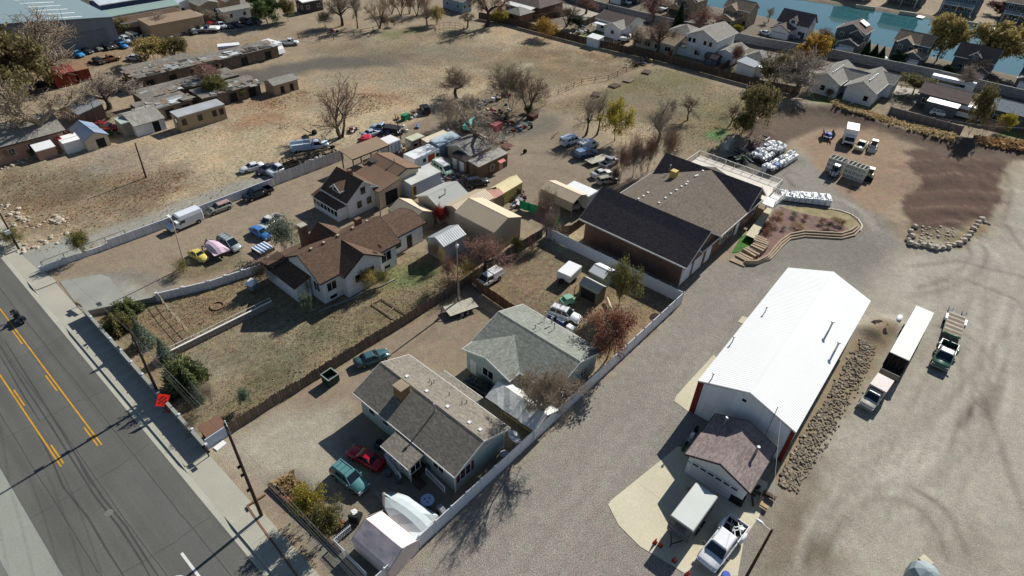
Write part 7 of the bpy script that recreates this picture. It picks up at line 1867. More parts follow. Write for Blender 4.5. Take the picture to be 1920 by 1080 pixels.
T('upright slim shrub at the brown house corner',(576,556),518,'bushB',22,TW_O,LF_GG)
T('dark leafless shrub beside the lot wall',(498,540),488,'shrubB',44,TW_D)
T('brown shrub by the silver shed',(812,490),452,'shrubB',40,TW_B)
T('brown thorny shrub near the utility pole',(842,535),478,'shrubB',56,TW_R)
T('yellow olive shrub right of the utility pole',(878,530),488,'bushB',40,TW_O,LF_YO)
T('small russet bush by the utility pole base',(828,500),462,'bushB',16,TW_O,LF_YO)
T('brown tuft shrub on the lawn near the board fence',(678,640),606,'shrubA',26,TW_B)
T('wide spreading juniper inside the front garden',(352,724),680,'juniper',64,None,LF_JU)
T('green juniper at the garden corner by the pavement',(240,588),568,'juniper',46,None,LF_JU)
T('yellowish juniper below the corner one',(226,618),594,'juniper',42,None,LF_OL)
T('grey green pine beside the tall utility pole',(272,646),596,'pine',46,None,LF_GG)
T('small grey green pine between pole and block wall',(312,672),632,'pine',36,None,LF_GG)
T('small grey green pine left of the bare garden shrub',(372,752),714,'pine',30,None,LF_GG)
T('little round grey green pine standing alone on the lawn',(463,762),728,'bushA',28,TW_O,LF_GG)
T('grey bare shrub in the front garden',(398,758),716,'shrubB',46,TW_P)
T('low grey shrub behind the front wall near the sign',(362,812),790,'shrubB',34,TW_O)
T('scrubby bush at the light pole foot',(345,512),488,'bushB',36,TW_O,LF_OL)
T('feathery yellow green bush at the pavement corner bed',(582,972),916,'willow',66,TW_O,LF_YG)
T('feathery yellow green bush closest to the fabric garage',(618,1006),952,'willow',72,TW_O,LF_OL)
T('small plants at the left edge corner beside the pole',(28,460),430,'bushA',40,TW_O,LF_OL)
# by the lake
T('golden leaved tree beside the back street',(1512,128),66,'leafA',58,TW_O,LF_GO)
T('green tree right behind the golden one',(1540,110),66,'leafB',36,TW_O,LF_GR)
T('wide grey bare tree left of the grey roofed bungalows',(1488,176),92,'bareA',120,TW_G)
T('olive half bare tree left of the wide grey one',(1448,162),98,'sparse',66,TW_O,LF_BR)
T('dark conifer behind the sound wall, left of three',(1618,112),74,'conifer',24,None,LF_DK,group='conifers by the lake')
T('dark conifer behind the sound wall, middle of three',(1634,114),82,'conifer',24,None,LF_DK,group='conifers by the lake')
T('dark conifer behind the sound wall, right of three',(1648,116),86,'conifer',20,None,LF_DK,group='conifers by the lake')
T('leaning golden olive tree between two grey lake houses',(1756,114),30,'leafA',62,TW_O,LF_YO,lean=(0,.18),rot=R(0))
T('broad golden olive tree at the lake near the right edge',(1852,128),46,'leafA',76,TW_O,LF_YO)
T('tall dark conifer in front of the taupe lake house',(1270,58),2,'conifer',30,None,LF_DK)
T('bare tree on the back lawn, left of two',(1190,92),46,'bareA',46,TW_G)
T('bare tree on the back lawn, right and taller of two',(1232,100),26,'bareA',56,TW_B)
T('pinkish bare tree by the back street',(1222,42),-22,'bareA',60,TW_R)
T('bare reddish tree behind the two storey house',(1312,60),8,'bareA',56,TW_R)
T('orange olive shrub in front of the long wooden fence',(1022,72),34,'bushB',48,TW_B,LF_GO,name='tree',cat='tree')
T('bare tree in the cluttered yard behind the fence',(1062,50),0,'bareC',54,TW_B)
T('dark leafy shrub in the cluttered yard',(1078,54),28,'bushA',34,TW_D,LF_DK)
T('reddish bare tree at the top behind the cluttered yard',(1098,26),-16,'bareA',50,TW_R)
T('slim dark conifer left of the white cottage',(1136,34),10,'conifer',13,None,LF_DK)
T('yellow shrub beside the pyramid roofed garage',(976,42),22,'bushA',16,TW_O,LF_YG)
T('bare twiggy tree right of the garden shed',(1378,122),82,'shrubB',40,TW_R,name='tree',cat='tree')
T('tall narrow dark shrub beside the grey boundary fence',(1816,252),158,'bushA',34,TW_D,LF_BR,name='tree',cat='tree')
T('thin bare saplings right of the narrow dark shrub',(1838,262),222,'shrubA',30,TW_B)
T('bare poles of saplings near the yellow shrub',(1862,258),222,'shrubA',22,TW_B)
T('yellow green shrub near the right edge fence',(1878,250),212,'bushA',26,TW_O,LF_YG)
T('bare tree behind the charcoal roofed house',(1802,172),118,'bareA',46,TW_G)
T('bare dark tree in front of the grey lake house',(1826,150),108,'bareB',44,TW_D)
T('olive tree left of the charcoal roofed house',(1711,176),138,'sparse',58,TW_O,LF_OL)
T('russet shrub beside the grey roofed bungalow',(1552,182),166,'bushB',18,TW_O,LF_OR)
T('slim bare tree on the lake shore left of the white house',(1440,42),12,'bareB',20,TW_P)
T('pinkish bare tree beside the dark grey lake house',(1542,82),50,'bareA',40,TW_R)
T('dark red tree on the far bank by the right edge',(1876,30),0,'leafB',46,TW_R,leafmat('leaf_plum',(84,48,52),(64,36,42),(108,66,66)))
T('willow-like tree on the far bank',(1800,22),-10,'leafA',40,TW_O,LF_OL)
T('dark shrub in front of the grey lake house garage',(1775,138),122,'bushA',20,TW_D,LF_DK)
T('round dark tree in front of the twin gabled lake house',(1680,120),96,'bushA',28,TW_D,LF_DK,name='tree',cat='tree')
T('gold shrub beside the tan lake house',(1382,58),46,'bushA',20,TW_O,LF_YG)
# weeds and dry clumps nobody could count: tufts of grass on the rough ground
def tufts(name,label,poly,n,m,size,seed,hmul=1.0):
 P=[tuple(G(*q)[:2]) for q in poly];rs=np.random.RandomState(seed)
 xs=[p[0] for p in P];ys=[p[1] for p in P];X=rs.uniform(min(xs),max(xs),n*3);Y=rs.uniform(min(ys),max(ys),n*3)
 k=(sdf(P,X,Y) < 0) & (fbm(X,Y,9,seed+5)+rs.normal(0,.13,len(X)) > .52);X,Y=X[k][:n],Y[k][:n]
 Z=np.array([gz(x,y) for x,y in zip(X,Y)]);V=[]
 for j in range(3):
  a=rs.rand(len(X))*6.28;s=size*rs.uniform(.5,1.3,len(X));dx,dy=np.cos(a)*s*.5,np.sin(a)*s*.5;lx,ly=rs.randn(len(X))*s*.35,rs.randn(len(X))*s*.35
  h=s*hmul*rs.uniform(.6,1.2,len(X))
  V.append(np.stack([np.stack([X-dx,Y-dy,Z-.02],1),np.stack([X+dx,Y+dy,Z-.02],1),np.stack([X+dx*.5+lx,Y+dy*.5+ly,Z+h],1),np.stack([X-dx*.5+lx,Y-dy*.5+ly,Z+h],1)],1).reshape(-1,3))
 V=np.concatenate(V);me=quads_mesh(name,V,np.arange(len(V)).reshape(-1,4));me.materials.append(m);o=link(name,me);tag(o,label,'grass');o['kind']='stuff';return o
DRY=leafmat('dry_grass',(190,168,128),(164,140,102),(214,194,156));RUS=leafmat('rust_weeds',(176,142,102),(150,116,82),(200,168,128));OLG=leafmat('olive_grass',(156,142,100),(124,114,74),(186,172,130))
tufts('dry_grass','dry straw grass tufts across the big field',[(0,330),(300,270),(560,170),(760,60),(1240,115),(1000,190),(860,200),(640,290),(80,500)],4500,DRY,.13,1)
tufts('rust_weeds','rust coloured dry weeds in the middle of the field',[(430,200),(560,168),(760,178),(740,202),(560,240),(440,245)],1500,RUS,.15,2)
tufts('rust_weeds','brown dry weeds near the lone thin pole',[(0,330),(290,320),(370,320),(300,390),(180,440),(0,420)],1200,RUS,.14,3)
tufts('lawn_tufts','patchy straw lawn around the brown roofed house',[(175,592),(480,508),(740,470),(870,480),(905,510),(860,550),(388,835)],5000,OLG,.11,4,.7)
tufts('yard_tufts','leaf strewn turf behind the grey house',[(905,510),(1015,455),(1276,566),(1140,690),(1000,600)],2500,OLG,.1,5,.6)
tufts('dry_grass','dry turf of the right hand field',[(1240,125),(1420,180),(1380,290),(1180,260),(1050,200)],2400,DRY,.13,6)
tufts('berm_grass','tall dry grass along the dirt berm',[(1550,186),(1700,232),(1790,258),(1784,272),(1690,250),(1560,208)],1300,DRY,.5,7)
tufts('berm_grass','dry grass at the right end of the berm',[(1820,262),(1930,272),(1930,292),(1830,278)],600,RUS,.5,8)
tufts('corner_bed','straw coloured ornamental grass in the corner bed',[(512,908),(545,890),(600,940),(640,990),(610,1000)],900,DRY,.4,9)
# ------------------------------------------------------------------ poles and wires
POLE=mat('pole_wood',(72,56,46),.95,kind='streak',var=.2)
POLE_L=mat('pole_light_wood',(150,132,112),.95,kind='streak',var=.15)
def pole(label,base,top=None,h=None,m=POLE,rad=.16,arms=(),extra=None,name='utility_pole',world=None):
 q=Vector((*world,0)) if world else G(*base)
 if h is None:
  lo_,hi_=.5,30.
  for _ in range(40):
   md=(lo_+hi_)/2
   if PX((q.x,q.y,md))[1] > top[1]:lo_=md
   else:hi_=md
  h=lo_;t=G(*top,h)-q;t.z=h
 else:t=Vector((0,0,h))
 r=thing(name,label,'utility pole' if 'light' not in name else 'light pole',(q.x,q.y,0))
 MB().tube((0,0,0),tuple(t),rad,rad*.62,10).build('post',m,r)
 for z,L_,ang in arms:
  c=t*(z/h);MB().box((c.x,c.y,z),(L_,.1,.12),ang).build('cross_arm',m,r)
  for s in (-.42,-.2,.2,.42):MB().tube((c.x+math.cos(ang)*s*L_,c.y+math.sin(ang)*s*L_,z+.06),(c.x+math.cos(ang)*s*L_,c.y+math.sin(ang)*s*L_,z+.24),.04,.03,6).build('insulator',PLW,r)
 r['_top']=[q.x+t.x,q.y+t.y,h];return r,q+t
r1_,top1=pole('tall dark utility pole beside the front court driveway',(491,968),(421,793),arms=())
for z in (4.2,6.3,7.4):MB().box((-.2,0,z),(.35,.12,.25)).build('bracket',BLK,r1_)
MB().tube((.0,.0,12.2),(.0,.0,12.9),.05,.04,6).build('top_insulator',PLW,r1_)
r2_,top2=pole('leaning dark utility pole in the front garden among the pines',(300,745),(238,607),m=POLE)
for z in (4.5,6.0,7.5):MB().box((.1,.1,z),(.3,.25,.35)).build('bracket',GAL,r2_)
r3_,top3=pole('thin brown pole standing alone in the dry field',(274,333),(253,268),rad=.15)
r4_,top4=pole('dark pole at the left edge carrying a white box',(36,468),(0,400),rad=.15)
MB().box((-.2,-.2,3.0),(.6,.3,.5)).build('white_box',PLW,r4_)
r5_,top5=pole('slim utility pole behind the brown house lawn',(860,572),(856,455),rad=.12,m=POLE_L)
MB().box((0,0,9.0),(.3,.3,.35)).build('lamp_head',PLW,r5_)
r6_,top6=pole('short pole with a lamp behind the brown roofed house',(714,412),(710,358),rad=.1,m=POLE_L)
MB().tube((-.1,0,5.6),(-.8,.1,5.9),.04).box((-.9,.1,5.9),(.4,.2,.12)).build('lamp_head',GAL,r6_)
p7=G(1448,993,9.5)
r7_,top7=pole('wooden pole with a white lamp beside the concrete apron',None,h=9.5,rad=.14,world=(p7.x,p7.y))
MB().tube((0,0,9.3),(.1,.75,9.35),.03).blob((.15,.95,9.3),(.14,.32,.12),1,0,10,6).build('lamp_head',PLW,r7_)
for lb,b_,t_ in (('leaning pole beside the red jeep',(195,262),(171,194)),('pole rising behind the whitewashed shed',(268,238),(249,200)),('short pole behind the leafy bush at the field edge',(1906,262),(1922,226)),('pole in front of the blue hall',(169,66),(160,38)),('dark post at the junk yard edge',(752,262),(740,212))):
 pole(lb,b_,t_,rad=.1)
rl_,topl=pole('pale light pole with two white lamp heads in the dirt lot',(347,500),(323,414),rad=.1,m=mat('light_pole_pale',(206,190,164),.7),name='light_pole')
dt=topl-Vector(rl_.location)
for s in (-1,1):MB().tube(tuple(dt),tuple(dt+Vector((.1,s*.7,.15))),.04).box(tuple(dt+Vector((.1,s*1.0,.15))),(.3,.8,.14)).build('lamp_head',PLW,rl_)
WIRE=mat('wire_grey',(120,120,118),.6,kind='flat')
def wire(label,a,c,sag=.6,r=.008,n=10):
 a,c=Vector(a),Vector(c);pts=[a.lerp(c,i/n)-Vector((0,0,sag*4*(i/n)*(1-i/n))) for i in range(n+1)]
 o0=pts[0].copy();single('overhead_wire',label,'wire',MB().path([tuple(p-o0) for p in pts],r,4),WIRE,tuple(o0))
t1,t2=top1,top2
for k,(dx,dz,nm) in enumerate(((-.5,-.4,'highest'),(.1,-1.4,'second highest'),(.3,-2.6,'third'),(.4,-3.6,'fourth'),(.5,-4.4,'lowest'))):
 wire(nm+' overhead wire running from the tall pole past the bottom edge',(t1.x+dx*.3,t1.y,t1.z+dz),(t1.x+dx,-12,t1.z+dz),.5)
 wire(nm+' overhead wire between the two dark street poles',(t1.x+dx*.3,t1.y,t1.z+dz),(t2.x+dx*.3,t2.y,t2.z+dz*.8),.3)
 if k < 2:wire(nm+' overhead wire from the garden pole towards the left edge pole',(t2.x+dx*.3,t2.y,t2.z+dz*.8),(top4.x,top4.y,top4.z+dz*.5),.5)
wire('service wire from the slim pole down to the front green house',tuple(top5),tuple(G(872,702,4.6)),.7)
wire('service wire from the lamp pole to the warehouse mast',tuple(top7),tuple(G(1464,788,6.5)),.4,.014)
wire('overhead wire crossing the right edge behind the narrow shrub',tuple(G(1765,222,6)),tuple(G(1930,240,6)),.4,.014)

# ------------------------------------------------------------------ street furniture
r=thing('road_work_sign','orange red diamond road work sign on a stand at the garden wall','sign',(9.15,52.3,.15),R(12))
SG=mat('sign_orange_red',(224,42,24),.5,var=.04,bump=0)
sgp=MB().extr([(0,-.85),(.85,0),(0,.85),(-.85,0)],-.02,.02,'y')
sg=sgp.build('panel',SG,r,loc=(0,0,1.55),rot=(R(-18),0,0))
for k,(u,v,ln) in enumerate(((0,.3,.6),(0,.0,.95),(0,-.3,.6))):
 bb=MB();n=5
 for i in range(n):bb.bx(u-ln/2+i*ln/n,u-ln/2+(i+.72)*ln/n,-.026,.026,v-.09,v+.09)
 bb.build('lettering_line',BLK,sg)
MB().tube((0,.1,0),(0,.06,1.6),.03).tube((-.5,.1,.05),(.5,.1,.05),.025).tube((0,-.4,.05),(0,.6,.05),.025).build('stand',BLK,r)
r=thing('pavement_flag','small red and white flag marker at the sign stand','flag',(*G(316,776)[:2],.15));MB().box((0,0,.35),(.25,.2,.3)).build('cloth',mat('flag_red',(220,60,70),.6),r);MB().tube((0,0,0),(0,0,.6),.02).build('stick',PLW,r)
r=thing('house_sign','flat tan notice board at the driveway corner','sign',(*G(152,580)[:2],0),R(100));MB().bx(-.9,.9,-.03,.03,.5,.8).bx(-.5,.4,-.03,.03,.8,1.05).build('board',mat('board_tan',(150,136,96),.8,kind='plank',p=(.5,.15,.02,.6)),r)
for s in (-.8,.8):MB().bx(s-.04,s+.04,-.04,.04,0,.8).build('post',WOOD_OLD,r)
r=thing('mail_box','dark mail boxes on a post at the corner of the front wall','mailbox',(*G(392,856)[:2],0),R(92))
MB().bx(-.05,.05,-.05,.05,0,1.0).build('post',WOOD_DK,r)
for s in (-.28,.28):MB().extr([(-.12,1.0),(.12,1.0),(.12,1.15),(.06,1.24),(-.06,1.24),(-.12,1.15)],-.25+s,.22+s,'x').build('box',BLK,r)
single('white_board','white board lying on the verge beside the pale panel','board',MB().box((0,0,.05),(1.1,.6,.06)),PLW,tuple(G(413,836)),R(8))
r=thing('hutch','low hutch with a rusty brown sheet roof behind the front wall','hutch',(*G(406,815)[:2],0),R(0))
wing(r,-1.1,1.0,-.85,.85,1.0,.35,'x',mat('rust_sheet',(126,92,72),.8,kind='panel',var=.15,p=(.7,9,.012,.8)),F_DK,.1,'shed')
# dumpster
r=thing('dumpster','dark green open dumpster beside the board fence','dumpster',(*G(621,716)[:2],0),R(2));r.scale=(.7,.7,.8)
DG=mat('dumpster_green',(40,66,54),.7,var=.15)
b=MB();b.bx(-.95,.95,-.95,-.9,.15,1.45);b.bx(-.95,.95,.9,.95,.15,1.45);b.bx(-.95,-.9,-.9,.9,.15,1.45);b.bx(.9,.95,-.9,.9,.15,1.45);b.bx(-.9,.9,-.9,.9,.15,.3);b.build('bin',DG,r)
b=MB();b.bx(-1.02,1.02,-1.02,-.88,1.4,1.5);b.bx(-1.02,1.02,.88,1.02,1.4,1.5);b.bx(-1.02,-.88,-.88,.88,1.4,1.5);b.bx(.88,1.02,-.88,.88,1.4,1.5);b.build('rim',mat('rim_grey',(150,156,150),.6),r)
for x in (-.7,.7):
 for y in (-.7,.7):MB().tube((x,y-.05,.1),(x,y+.05,.1),.1,.1,8).build('caster',BLK,r)
for k in range(4):MB().blob((-.3+k*.2,.1*(-1)**k,.7),(.3,.25,.2),k,.3).build('rubbish_bag',PLW if k % 2 else BLK,r)
# porch railings, table, barbecue
r=thing('porch_railing','white baluster railing by the green house porch steps','railing',(*G(740,893)[:2],0));rl=MB()
a=G(723,868);c=G(752,905);rail_run(tuple(Vector((0,0,0))),tuple(c-a),.3,1.0,1.5,.16);r.location=(a.x,a.y,0);rl.build('balusters',PVC,r)
rl=MB();d=G(745,852)-a;rail_run((0,0,0),tuple(d),.3,1.0,1.5,.16);rl.build('side_balusters',PVC,r)
r=thing('steps_railing','white baluster railing nearest the round blue table','railing',(*G(800,890)[:2],0));rl=MB();a=G(800,894);c=G(834,928);r.location=(a.x,a.y,0);rail_run((0,0,0),tuple(c-a),.3,1.0,1.5,.16);rl.build('balusters',PVC,r)
for k in range(3):MB().bx(-1.4+k*.3,-1.12+k*.3,-.6,.6,0,.54-.18*k).build('step',WOOD_DK,r)
r=thing('patio_table','round pale blue patio table in the shade of the green house','table',(*G(802,946)[:2],0));MB().tube((0,0,.7),(0,0,.74),.62,.62,20).build('top',mat('table_blue',(176,196,224),.5),r);MB().tube((0,0,0),(0,0,.7),.05).tube((0,0,.02),(0,0,.06),.3,.3,12).build('pedestal',BLK,r)
for k in range(3):MB().tube((.25*math.cos(k*2),.25*math.sin(k*2),.74),(.25*math.cos(k*2),.25*math.sin(k*2),.86),.06,.05,8).build('flower_pot',BLK,r)
r=thing('barbecue','silver barbecue grill next to the white fence','barbecue',(*G(830,968)[:2],0),R(80));MB().bx(-.55,.55,-.3,.3,.75,.95).build('grill',CHROME,r);MB().extr([(-.3,.95),(.3,.95),(.22,1.2),(-.22,1.2)],-.5,.5,'x').build('lid',CHROME,r);MB().bx(-.5,-.44,-.25,.25,0,.75).bx(.44,.5,-.25,.25,0,.75).build('leg',BLK,r)
r=thing('air_conditioner','dark square air conditioner unit on the ground beside the red saloon','air conditioner',(*G(712,838)[:2],0));MB().bx(-.4,.4,-.4,.4,0,.75).build('case',mat('ac_grey',(96,100,104),.6),r);MB().tube((0,0,.75),(0,0,.8),.33,.33,12).build('fan_grille',BLK,r)
for lb,q,s in (('grey trash barrel at the porch railing',(728,892),.3),('flower tub at the foot of the porch railing',(748,905),.28),('planter beside the porch corner',(804,878),.3)):
 single('barrel',lb,'barrel',MB().tube((0,0,0),(0,0,.75),s,s*1.1,12),mat('barrel_grey',(92,96,104),.7),tuple(G(*q)))
r=thing('satellite_dish','large white satellite dish behind the green house corner','satellite dish',(*G(962,838)[:2],0));MB().tube((0,0,0),(0,0,1.5),.05).build('mast',GAL,r)
b=MB();rings=[[(q*math.cos(2*math.pi*i/16),q*math.sin(2*math.pi*i/16),.25*q*q) for i in range(16)] for q in (.05,.3,.55,.75)];b.loft(rings,False);b.build('reflector',mat('dish_white',(206,206,204),.5,.1),r,True,loc=(0,0,1.5),rot=(R(20),R(25),0))
single('white_basin','white basin on the ground at the end of the green house','basin',MB().blob((0,0,.15),(.5,.35,.2),2,.05),PLW,tuple(G(944,852)))
r=thing('canopy_stand','small white capped stand at the shaded garden corner','stand',(*G(476,545)[:2],0),R(20));MB().bx(-.5,.5,-.5,.5,.4,1.3).build('frame',mat('stand_grey',(130,132,140),.7),r);MB().box((0,0,1.5),(1.5,1.3,.35),top=(.5,.55)).build('canopy',PLW,r)
r=thing('striped_panel','blue and white striped panel leaning in the dirt lot','panel',(*G(494,470)[:2],0),R(4))
for k in range(9):MB().box((-.95+k*.235,0,.55),(.2,2.2,.05),0,rx=0).build('strip',mat('strip_blue',(64,110,170),.5) if k % 2 else PLW,r)
MB().bx(-1.1,1.1,-1.1,-1.0,0,.5).build('support',WOOD_OLD,r);MB().bx(-1.1,1.1,1.0,1.1,0,.5).build('support',WOOD_OLD,r)
r=thing('fire_ring','ring of brick stones on the garden lawn','fire ring',tuple(G(408,574)))
for k in range(14):MB().box((.75*math.cos(k*.449),.75*math.sin(k*.449),.08),(.16,.3,.16),k*.449).build('stone',mat('ring_brick',(150,112,88),.9),r)
r=thing('garden_bed_frame','wire fenced vegetable bed frame on the lawn','garden bed',(*G(722,576)[:2],0))
P=[G(*q)-G(722,576) for q in [(697,571),(716,562),(762,592),(745,604),(725,592),(738,578)]]
for p,q in ((0,1),(1,2),(2,3),(3,0),(4,5)):MB().tube((P[p].x,P[p].y,.12),(P[q].x,P[q].y,.12),.07,.07,5).build('edge',WOOD_OLD,r)
for q in range(4):MB().tube((P[q].x,P[q].y,0),(P[q].x,P[q].y,1.0),.03).build('stake',GAL,r)
single('fallen_stump','tan tree stump against the board fence by the vegetable bed','stump',MB().blob((0,0,.3),(.3,.3,.45),4,.2),WOOD_NEW,tuple(G(736,610)))
r=thing('lawn_edging','pale row of edging stones below the brown house shrubs','edging',tuple(G(600,585)))
A_,B_=G(600,588),G(740,528)
for k in range(34):
 q=A_.lerp(B_,k/33)-A_;MB().box((q.x,q.y+.1*math.sin(k*.4),.08),(.34,.18,.16),.1*math.sin(k*3)).build('stone',CONC_G,r)

# ------------------------------------------------------------------ landscaped bed, steps, retaining walls
r=thing('timber_steps','curving timber steps climbing to the brick house door','steps',(*G(1390,480)[:2],0))
TIM=mat('landscape_timber',(166,146,122),.9,kind='streak',var=.12)
o0=Vector(r.location)
st_=[((1369,487),(1397,499),0.1),((1371,485),(1399,497),0.1),((1373,483),(1401,495),0.1),((1380,478),(1402,490),.3),((1383,476),(1408,489),.3),((1386,473),(1412,486),.3),((1394,466),(1417,480),.5),((1398,464),(1424,477),.5),((1402,463),(1430,473),.5),((1408,459),(1432,470),.7),((1412,456),(1436,466),.7),((1416,453),(1439,463),.7),((1414,449),(1441,459),.8),((1415,445),(1441,455),.8),((1416,441),(1438,450),.8)]
for a,c,z in st_:
 A_,B_=G(*a,z)-o0,G(*c,z)-o0;m_=(A_+B_)/2;d=B_-A_;MB().box((m_.x,m_.y,z/2),(d.length,.38,z+.1),math.atan2(d.y,d.x)).build('timber',TIM,r)
MB().add([tuple(G(*q,.82)-o0) for q in [(1398,440),(1416,448),(1448,393),(1438,388)]],[(0,1,2,3)]).build('path_slab',CONC_W,r)
px_sheet('green_ground_cover',[(1372,474),(1388,446),(1400,438),(1414,446),(1412,460),(1394,472)],.07,mat('ground_cover',(62,110,36),.95,var=.35,scale=2.5,bump=1.0))
px_sheet('green_ground_cover',[(1402,432),(1420,412),(1424,416),(1408,432)],.07,mat('ground_cover'))
px_sheet('green_ground_cover',[(1428,404),(1442,392),(1444,400),(1432,408)],.07,mat('ground_cover'))
px_sheet('planting_bed',[(1398,488),(1420,455),(1452,394),(1480,388),(1560,392),(1600,404),(1616,424),(1604,444),(1560,432),(1490,434),(1462,452),(1446,474),(1420,488)],.10,mat('bark_mulch',(124,98,88),.95,var=.3,scale=2.5,bump=1.0))
px_sheet('bed_turf',[(1460,388),(1540,391),(1590,402),(1614,424),(1600,436),(1570,415),(1500,400)],.105,mat('bed_grass',(146,134,96),.95,var=.3,scale=2.5,bump=1.0))
wt=thing('terraced_retaining_wall','curving three tier timber retaining wall round the planting bed','retaining wall',(*G(1500,440)[:2],0));o0=Vector(wt.location)
for tier,(dy,z) in enumerate(((0,.62),(5,.42),(10,.22))):
 pts=[(1400-tier*3,488+tier*2),(1420,488+dy*.4),(1440+dy*.5,478+dy*.6),(1452+dy*.4,464+dy*.9),(1464+dy*.3,450+dy),(1482,437+dy),(1510,432+dy),(1545,434+dy),(1578,436+dy),(1596+dy*.6,430+dy),(1608+dy*.6,422+dy*.6)]
 P=[G(*q,z) for q in pts]
 for a,c in zip(P[:-1],P[1:]):
  L_=(c-a).length;n=max(1,round(L_/1.1))
  for i in range(n):
   p,q=a.lerp(c,i/n)-o0,a.lerp(c,(i+1)/n)-o0;m_=(p+q)/2;d=q-p
   MB().box((m_.x,m_.y,z/2),(d.length+.02,.24,z+.06*(i % 2)*.3),math.atan2(d.y,d.x)).build('timber',TIM,wt)
e_=thing('bed_edging','white stone edging along the outer curve of the planting bed','edging',(*G(1600,400)[:2],0));o0=Vector(e_.location);P=[G(*q) for q in [(1550,392),(1575,396),(1595,403),(1608,412),(1616,424),(1612,434)]]
for a,c in zip(P[:-1],P[1:]):
 n=max(1,round((c-a).length/.6))
 for i in range(n):
  q=a.lerp(c,(i+.5)/n)-o0;d=c-a;MB().box((q.x,q.y,.1),(.55,.25,.22),math.atan2(d.y,d.x)).build('stone',CONC_W,e_)
shr=[((1460,407),396,18,LF_YO,'straw yellow ornamental grass clump at the top of the bed'),((1440,432),416,26,LF_OR,'russet shrub in the bed beside the timber path'),((1452,422),404,26,LF_OR,'second russet shrub higher in the bed'),((1434,446),428,22,LF_OR,'russet shrub lowest in the bed'),
  ((1488,408),398,20,LF_GG,'grey green plant in the top of the bed'),((1508,412),402,16,LF_OR,'red brown plant right of the grey green one'),((1495,428),418,26,LF_YO,'mounded yellowish plant on the rock in the bed'),((1540,420),409,20,LF_OR,'maroon plant cluster in the bed, left'),((1566,420),408,22,LF_OR,'maroon plant cluster in the bed, right'),((1552,428),416,16,LF_DK,'dark round plant between the maroon clusters'),((1578,424),412,16,LF_OL,'olive plant at the narrow end of the bed'),((1468,432),424,14,LF_GG,'grey plant beside the boulder in the bed')]
for q,tp,w_,m_,lb in shr:T(lb,q,tp,'bushB',w_,TW_B,m_,name='garden_plant',cat='plant',group='garden plants')
ST=mat('sandstone',(190,176,156),.9,var=.18,scale=2)
ROCKS=[]
for k in range(8):
 o=MB().blob((0,0,.25),(.5,.4,.32),k,.22,8,5,.7).build('boulder',ST);ROCKS.append(o.data);bpy.data.objects.remove(o)
br=thing('boulder_ring','curved row of pale boulders around the rocky drain','boulders',(*G(1760,450)[:2],0));o0=Vector(br.location);rnd=random.Random(9)
ring=[(1713,430,1.1),(1706,438,1.0),(1708,446,1.2),(1702,452,1.0),(1706,459,1.3),(1716,462,1.1),(1724,457,.9),(1730,463,1.3),(1742,466,1.3),(1754,468,1.4),(1766,467,1.2),(1776,466,1.2),(1786,462,.9),(1796,460,1.3),(1804,455,1.2),(1811,449,1.3),(1817,441,1.0),(1822,434,1.1),(1828,428,.9),(1832,421,1.0),(1838,416,1.2),(1845,421,.7),(1852,424,.6)]
for x,y,s in ring:
 q=G(x,y)-o0;o=link('boulder',rnd.choice(ROCKS),br,(q.x,q.y,gz(q.x+o0.x,q.y+o0.y)-.05),(0,0,rnd.uniform(0,6)),(s,s,s*.9))
for k in range(46):
 q=G(rnd.uniform(1722,1790),rnd.uniform(430,462))-o0;s=rnd.uniform(.25,.6);link('stone',rnd.choice(ROCKS),br,(q.x,q.y,gz(q.x+o0.x,q.y+o0.y)),(0,0,rnd.uniform(0,6)),(s,s,s*.6))
# riprap beside the warehouse: the largest stones singly, the rest as one mass
rp=thing('riprap','band of broken grey rock along the warehouse side','riprap',(*G(1560,740)[:2],0));o0=Vector(rp.location)
RG=mat('riprap_stone',(134,122,104),.9,var=.35,scale=2)
RR=[];RGS=[RG,mat('riprap_pale',(164,150,128),.9,var=.25,scale=2),mat('riprap_grey',(104,97,86),.9,var=.25,scale=2)]
for k in range(9):
 o=MB().blob((0,0,.1),(.27,.21,.13),40+k,.3,7,4,.6).build('rock',RGS[k % 3]);RR.append(o.data);bpy.data.objects.remove(o)
cl=[(1460,908),(1488,854),(1530,784),(1574,712),(1610,652),(1630,618)];cr=[(1494,926),(1528,866),(1566,806),(1600,742),(1628,690),(1642,652)]
rest=MB();rnd=random.Random(12)
for k in range(1300):
 t=rnd.random()*4.999;i=int(t);f=t-i;s=rnd.random()**1.3
 a=(cl[i][0]+(cl[i+1][0]-cl[i][0])*f,cl[i][1]+(cl[i+1][1]-cl[i][1])*f);c=(cr[i][0]+(cr[i+1][0]-cr[i][0])*f,cr[i][1]+(cr[i+1][1]-cr[i][1])*f)
 s += rnd.gauss(0,.09);q=G(a[0]+(c[0]-a[0])*s,a[1]+(c[1]-a[1])*s)-o0;q.z=0;s=min(max(s,0),1);sc=rnd.uniform(.4,1.0)*(1.1-.5*s)
 if k < 280:link('rock',rnd.choice(RR),rp,(q.x,q.y,rnd.uniform(-.06,.05)),(rnd.uniform(-.3,.3),rnd.uniform(-.3,.3),rnd.uniform(0,6)),(sc,sc,sc))
 else:rest.blob((q.x,q.y,.05),(.24*sc,.2*sc,.13*sc),k,.3,6,4)
o=rest.build('small_rocks',RG,rp);o['kind']='stuff'
single('brush_pile','dark pile of roots and earth beside the warehouse corner','brush pile',MB().blob((0,0,.2),(1.6,1.2,.7),5,.35,12,6,.3),mat('root_earth',(66,52,42),.95,var=.3,scale=3,bump=1),(*G(1646,618)[:2],0))
single('white_board','white board at the end of the riprap by the warehouse','board',MB().box((0,0,.2),(1.4,.2,.08),0,ry=.2),PLW,tuple(G(1620,618)),R(30))

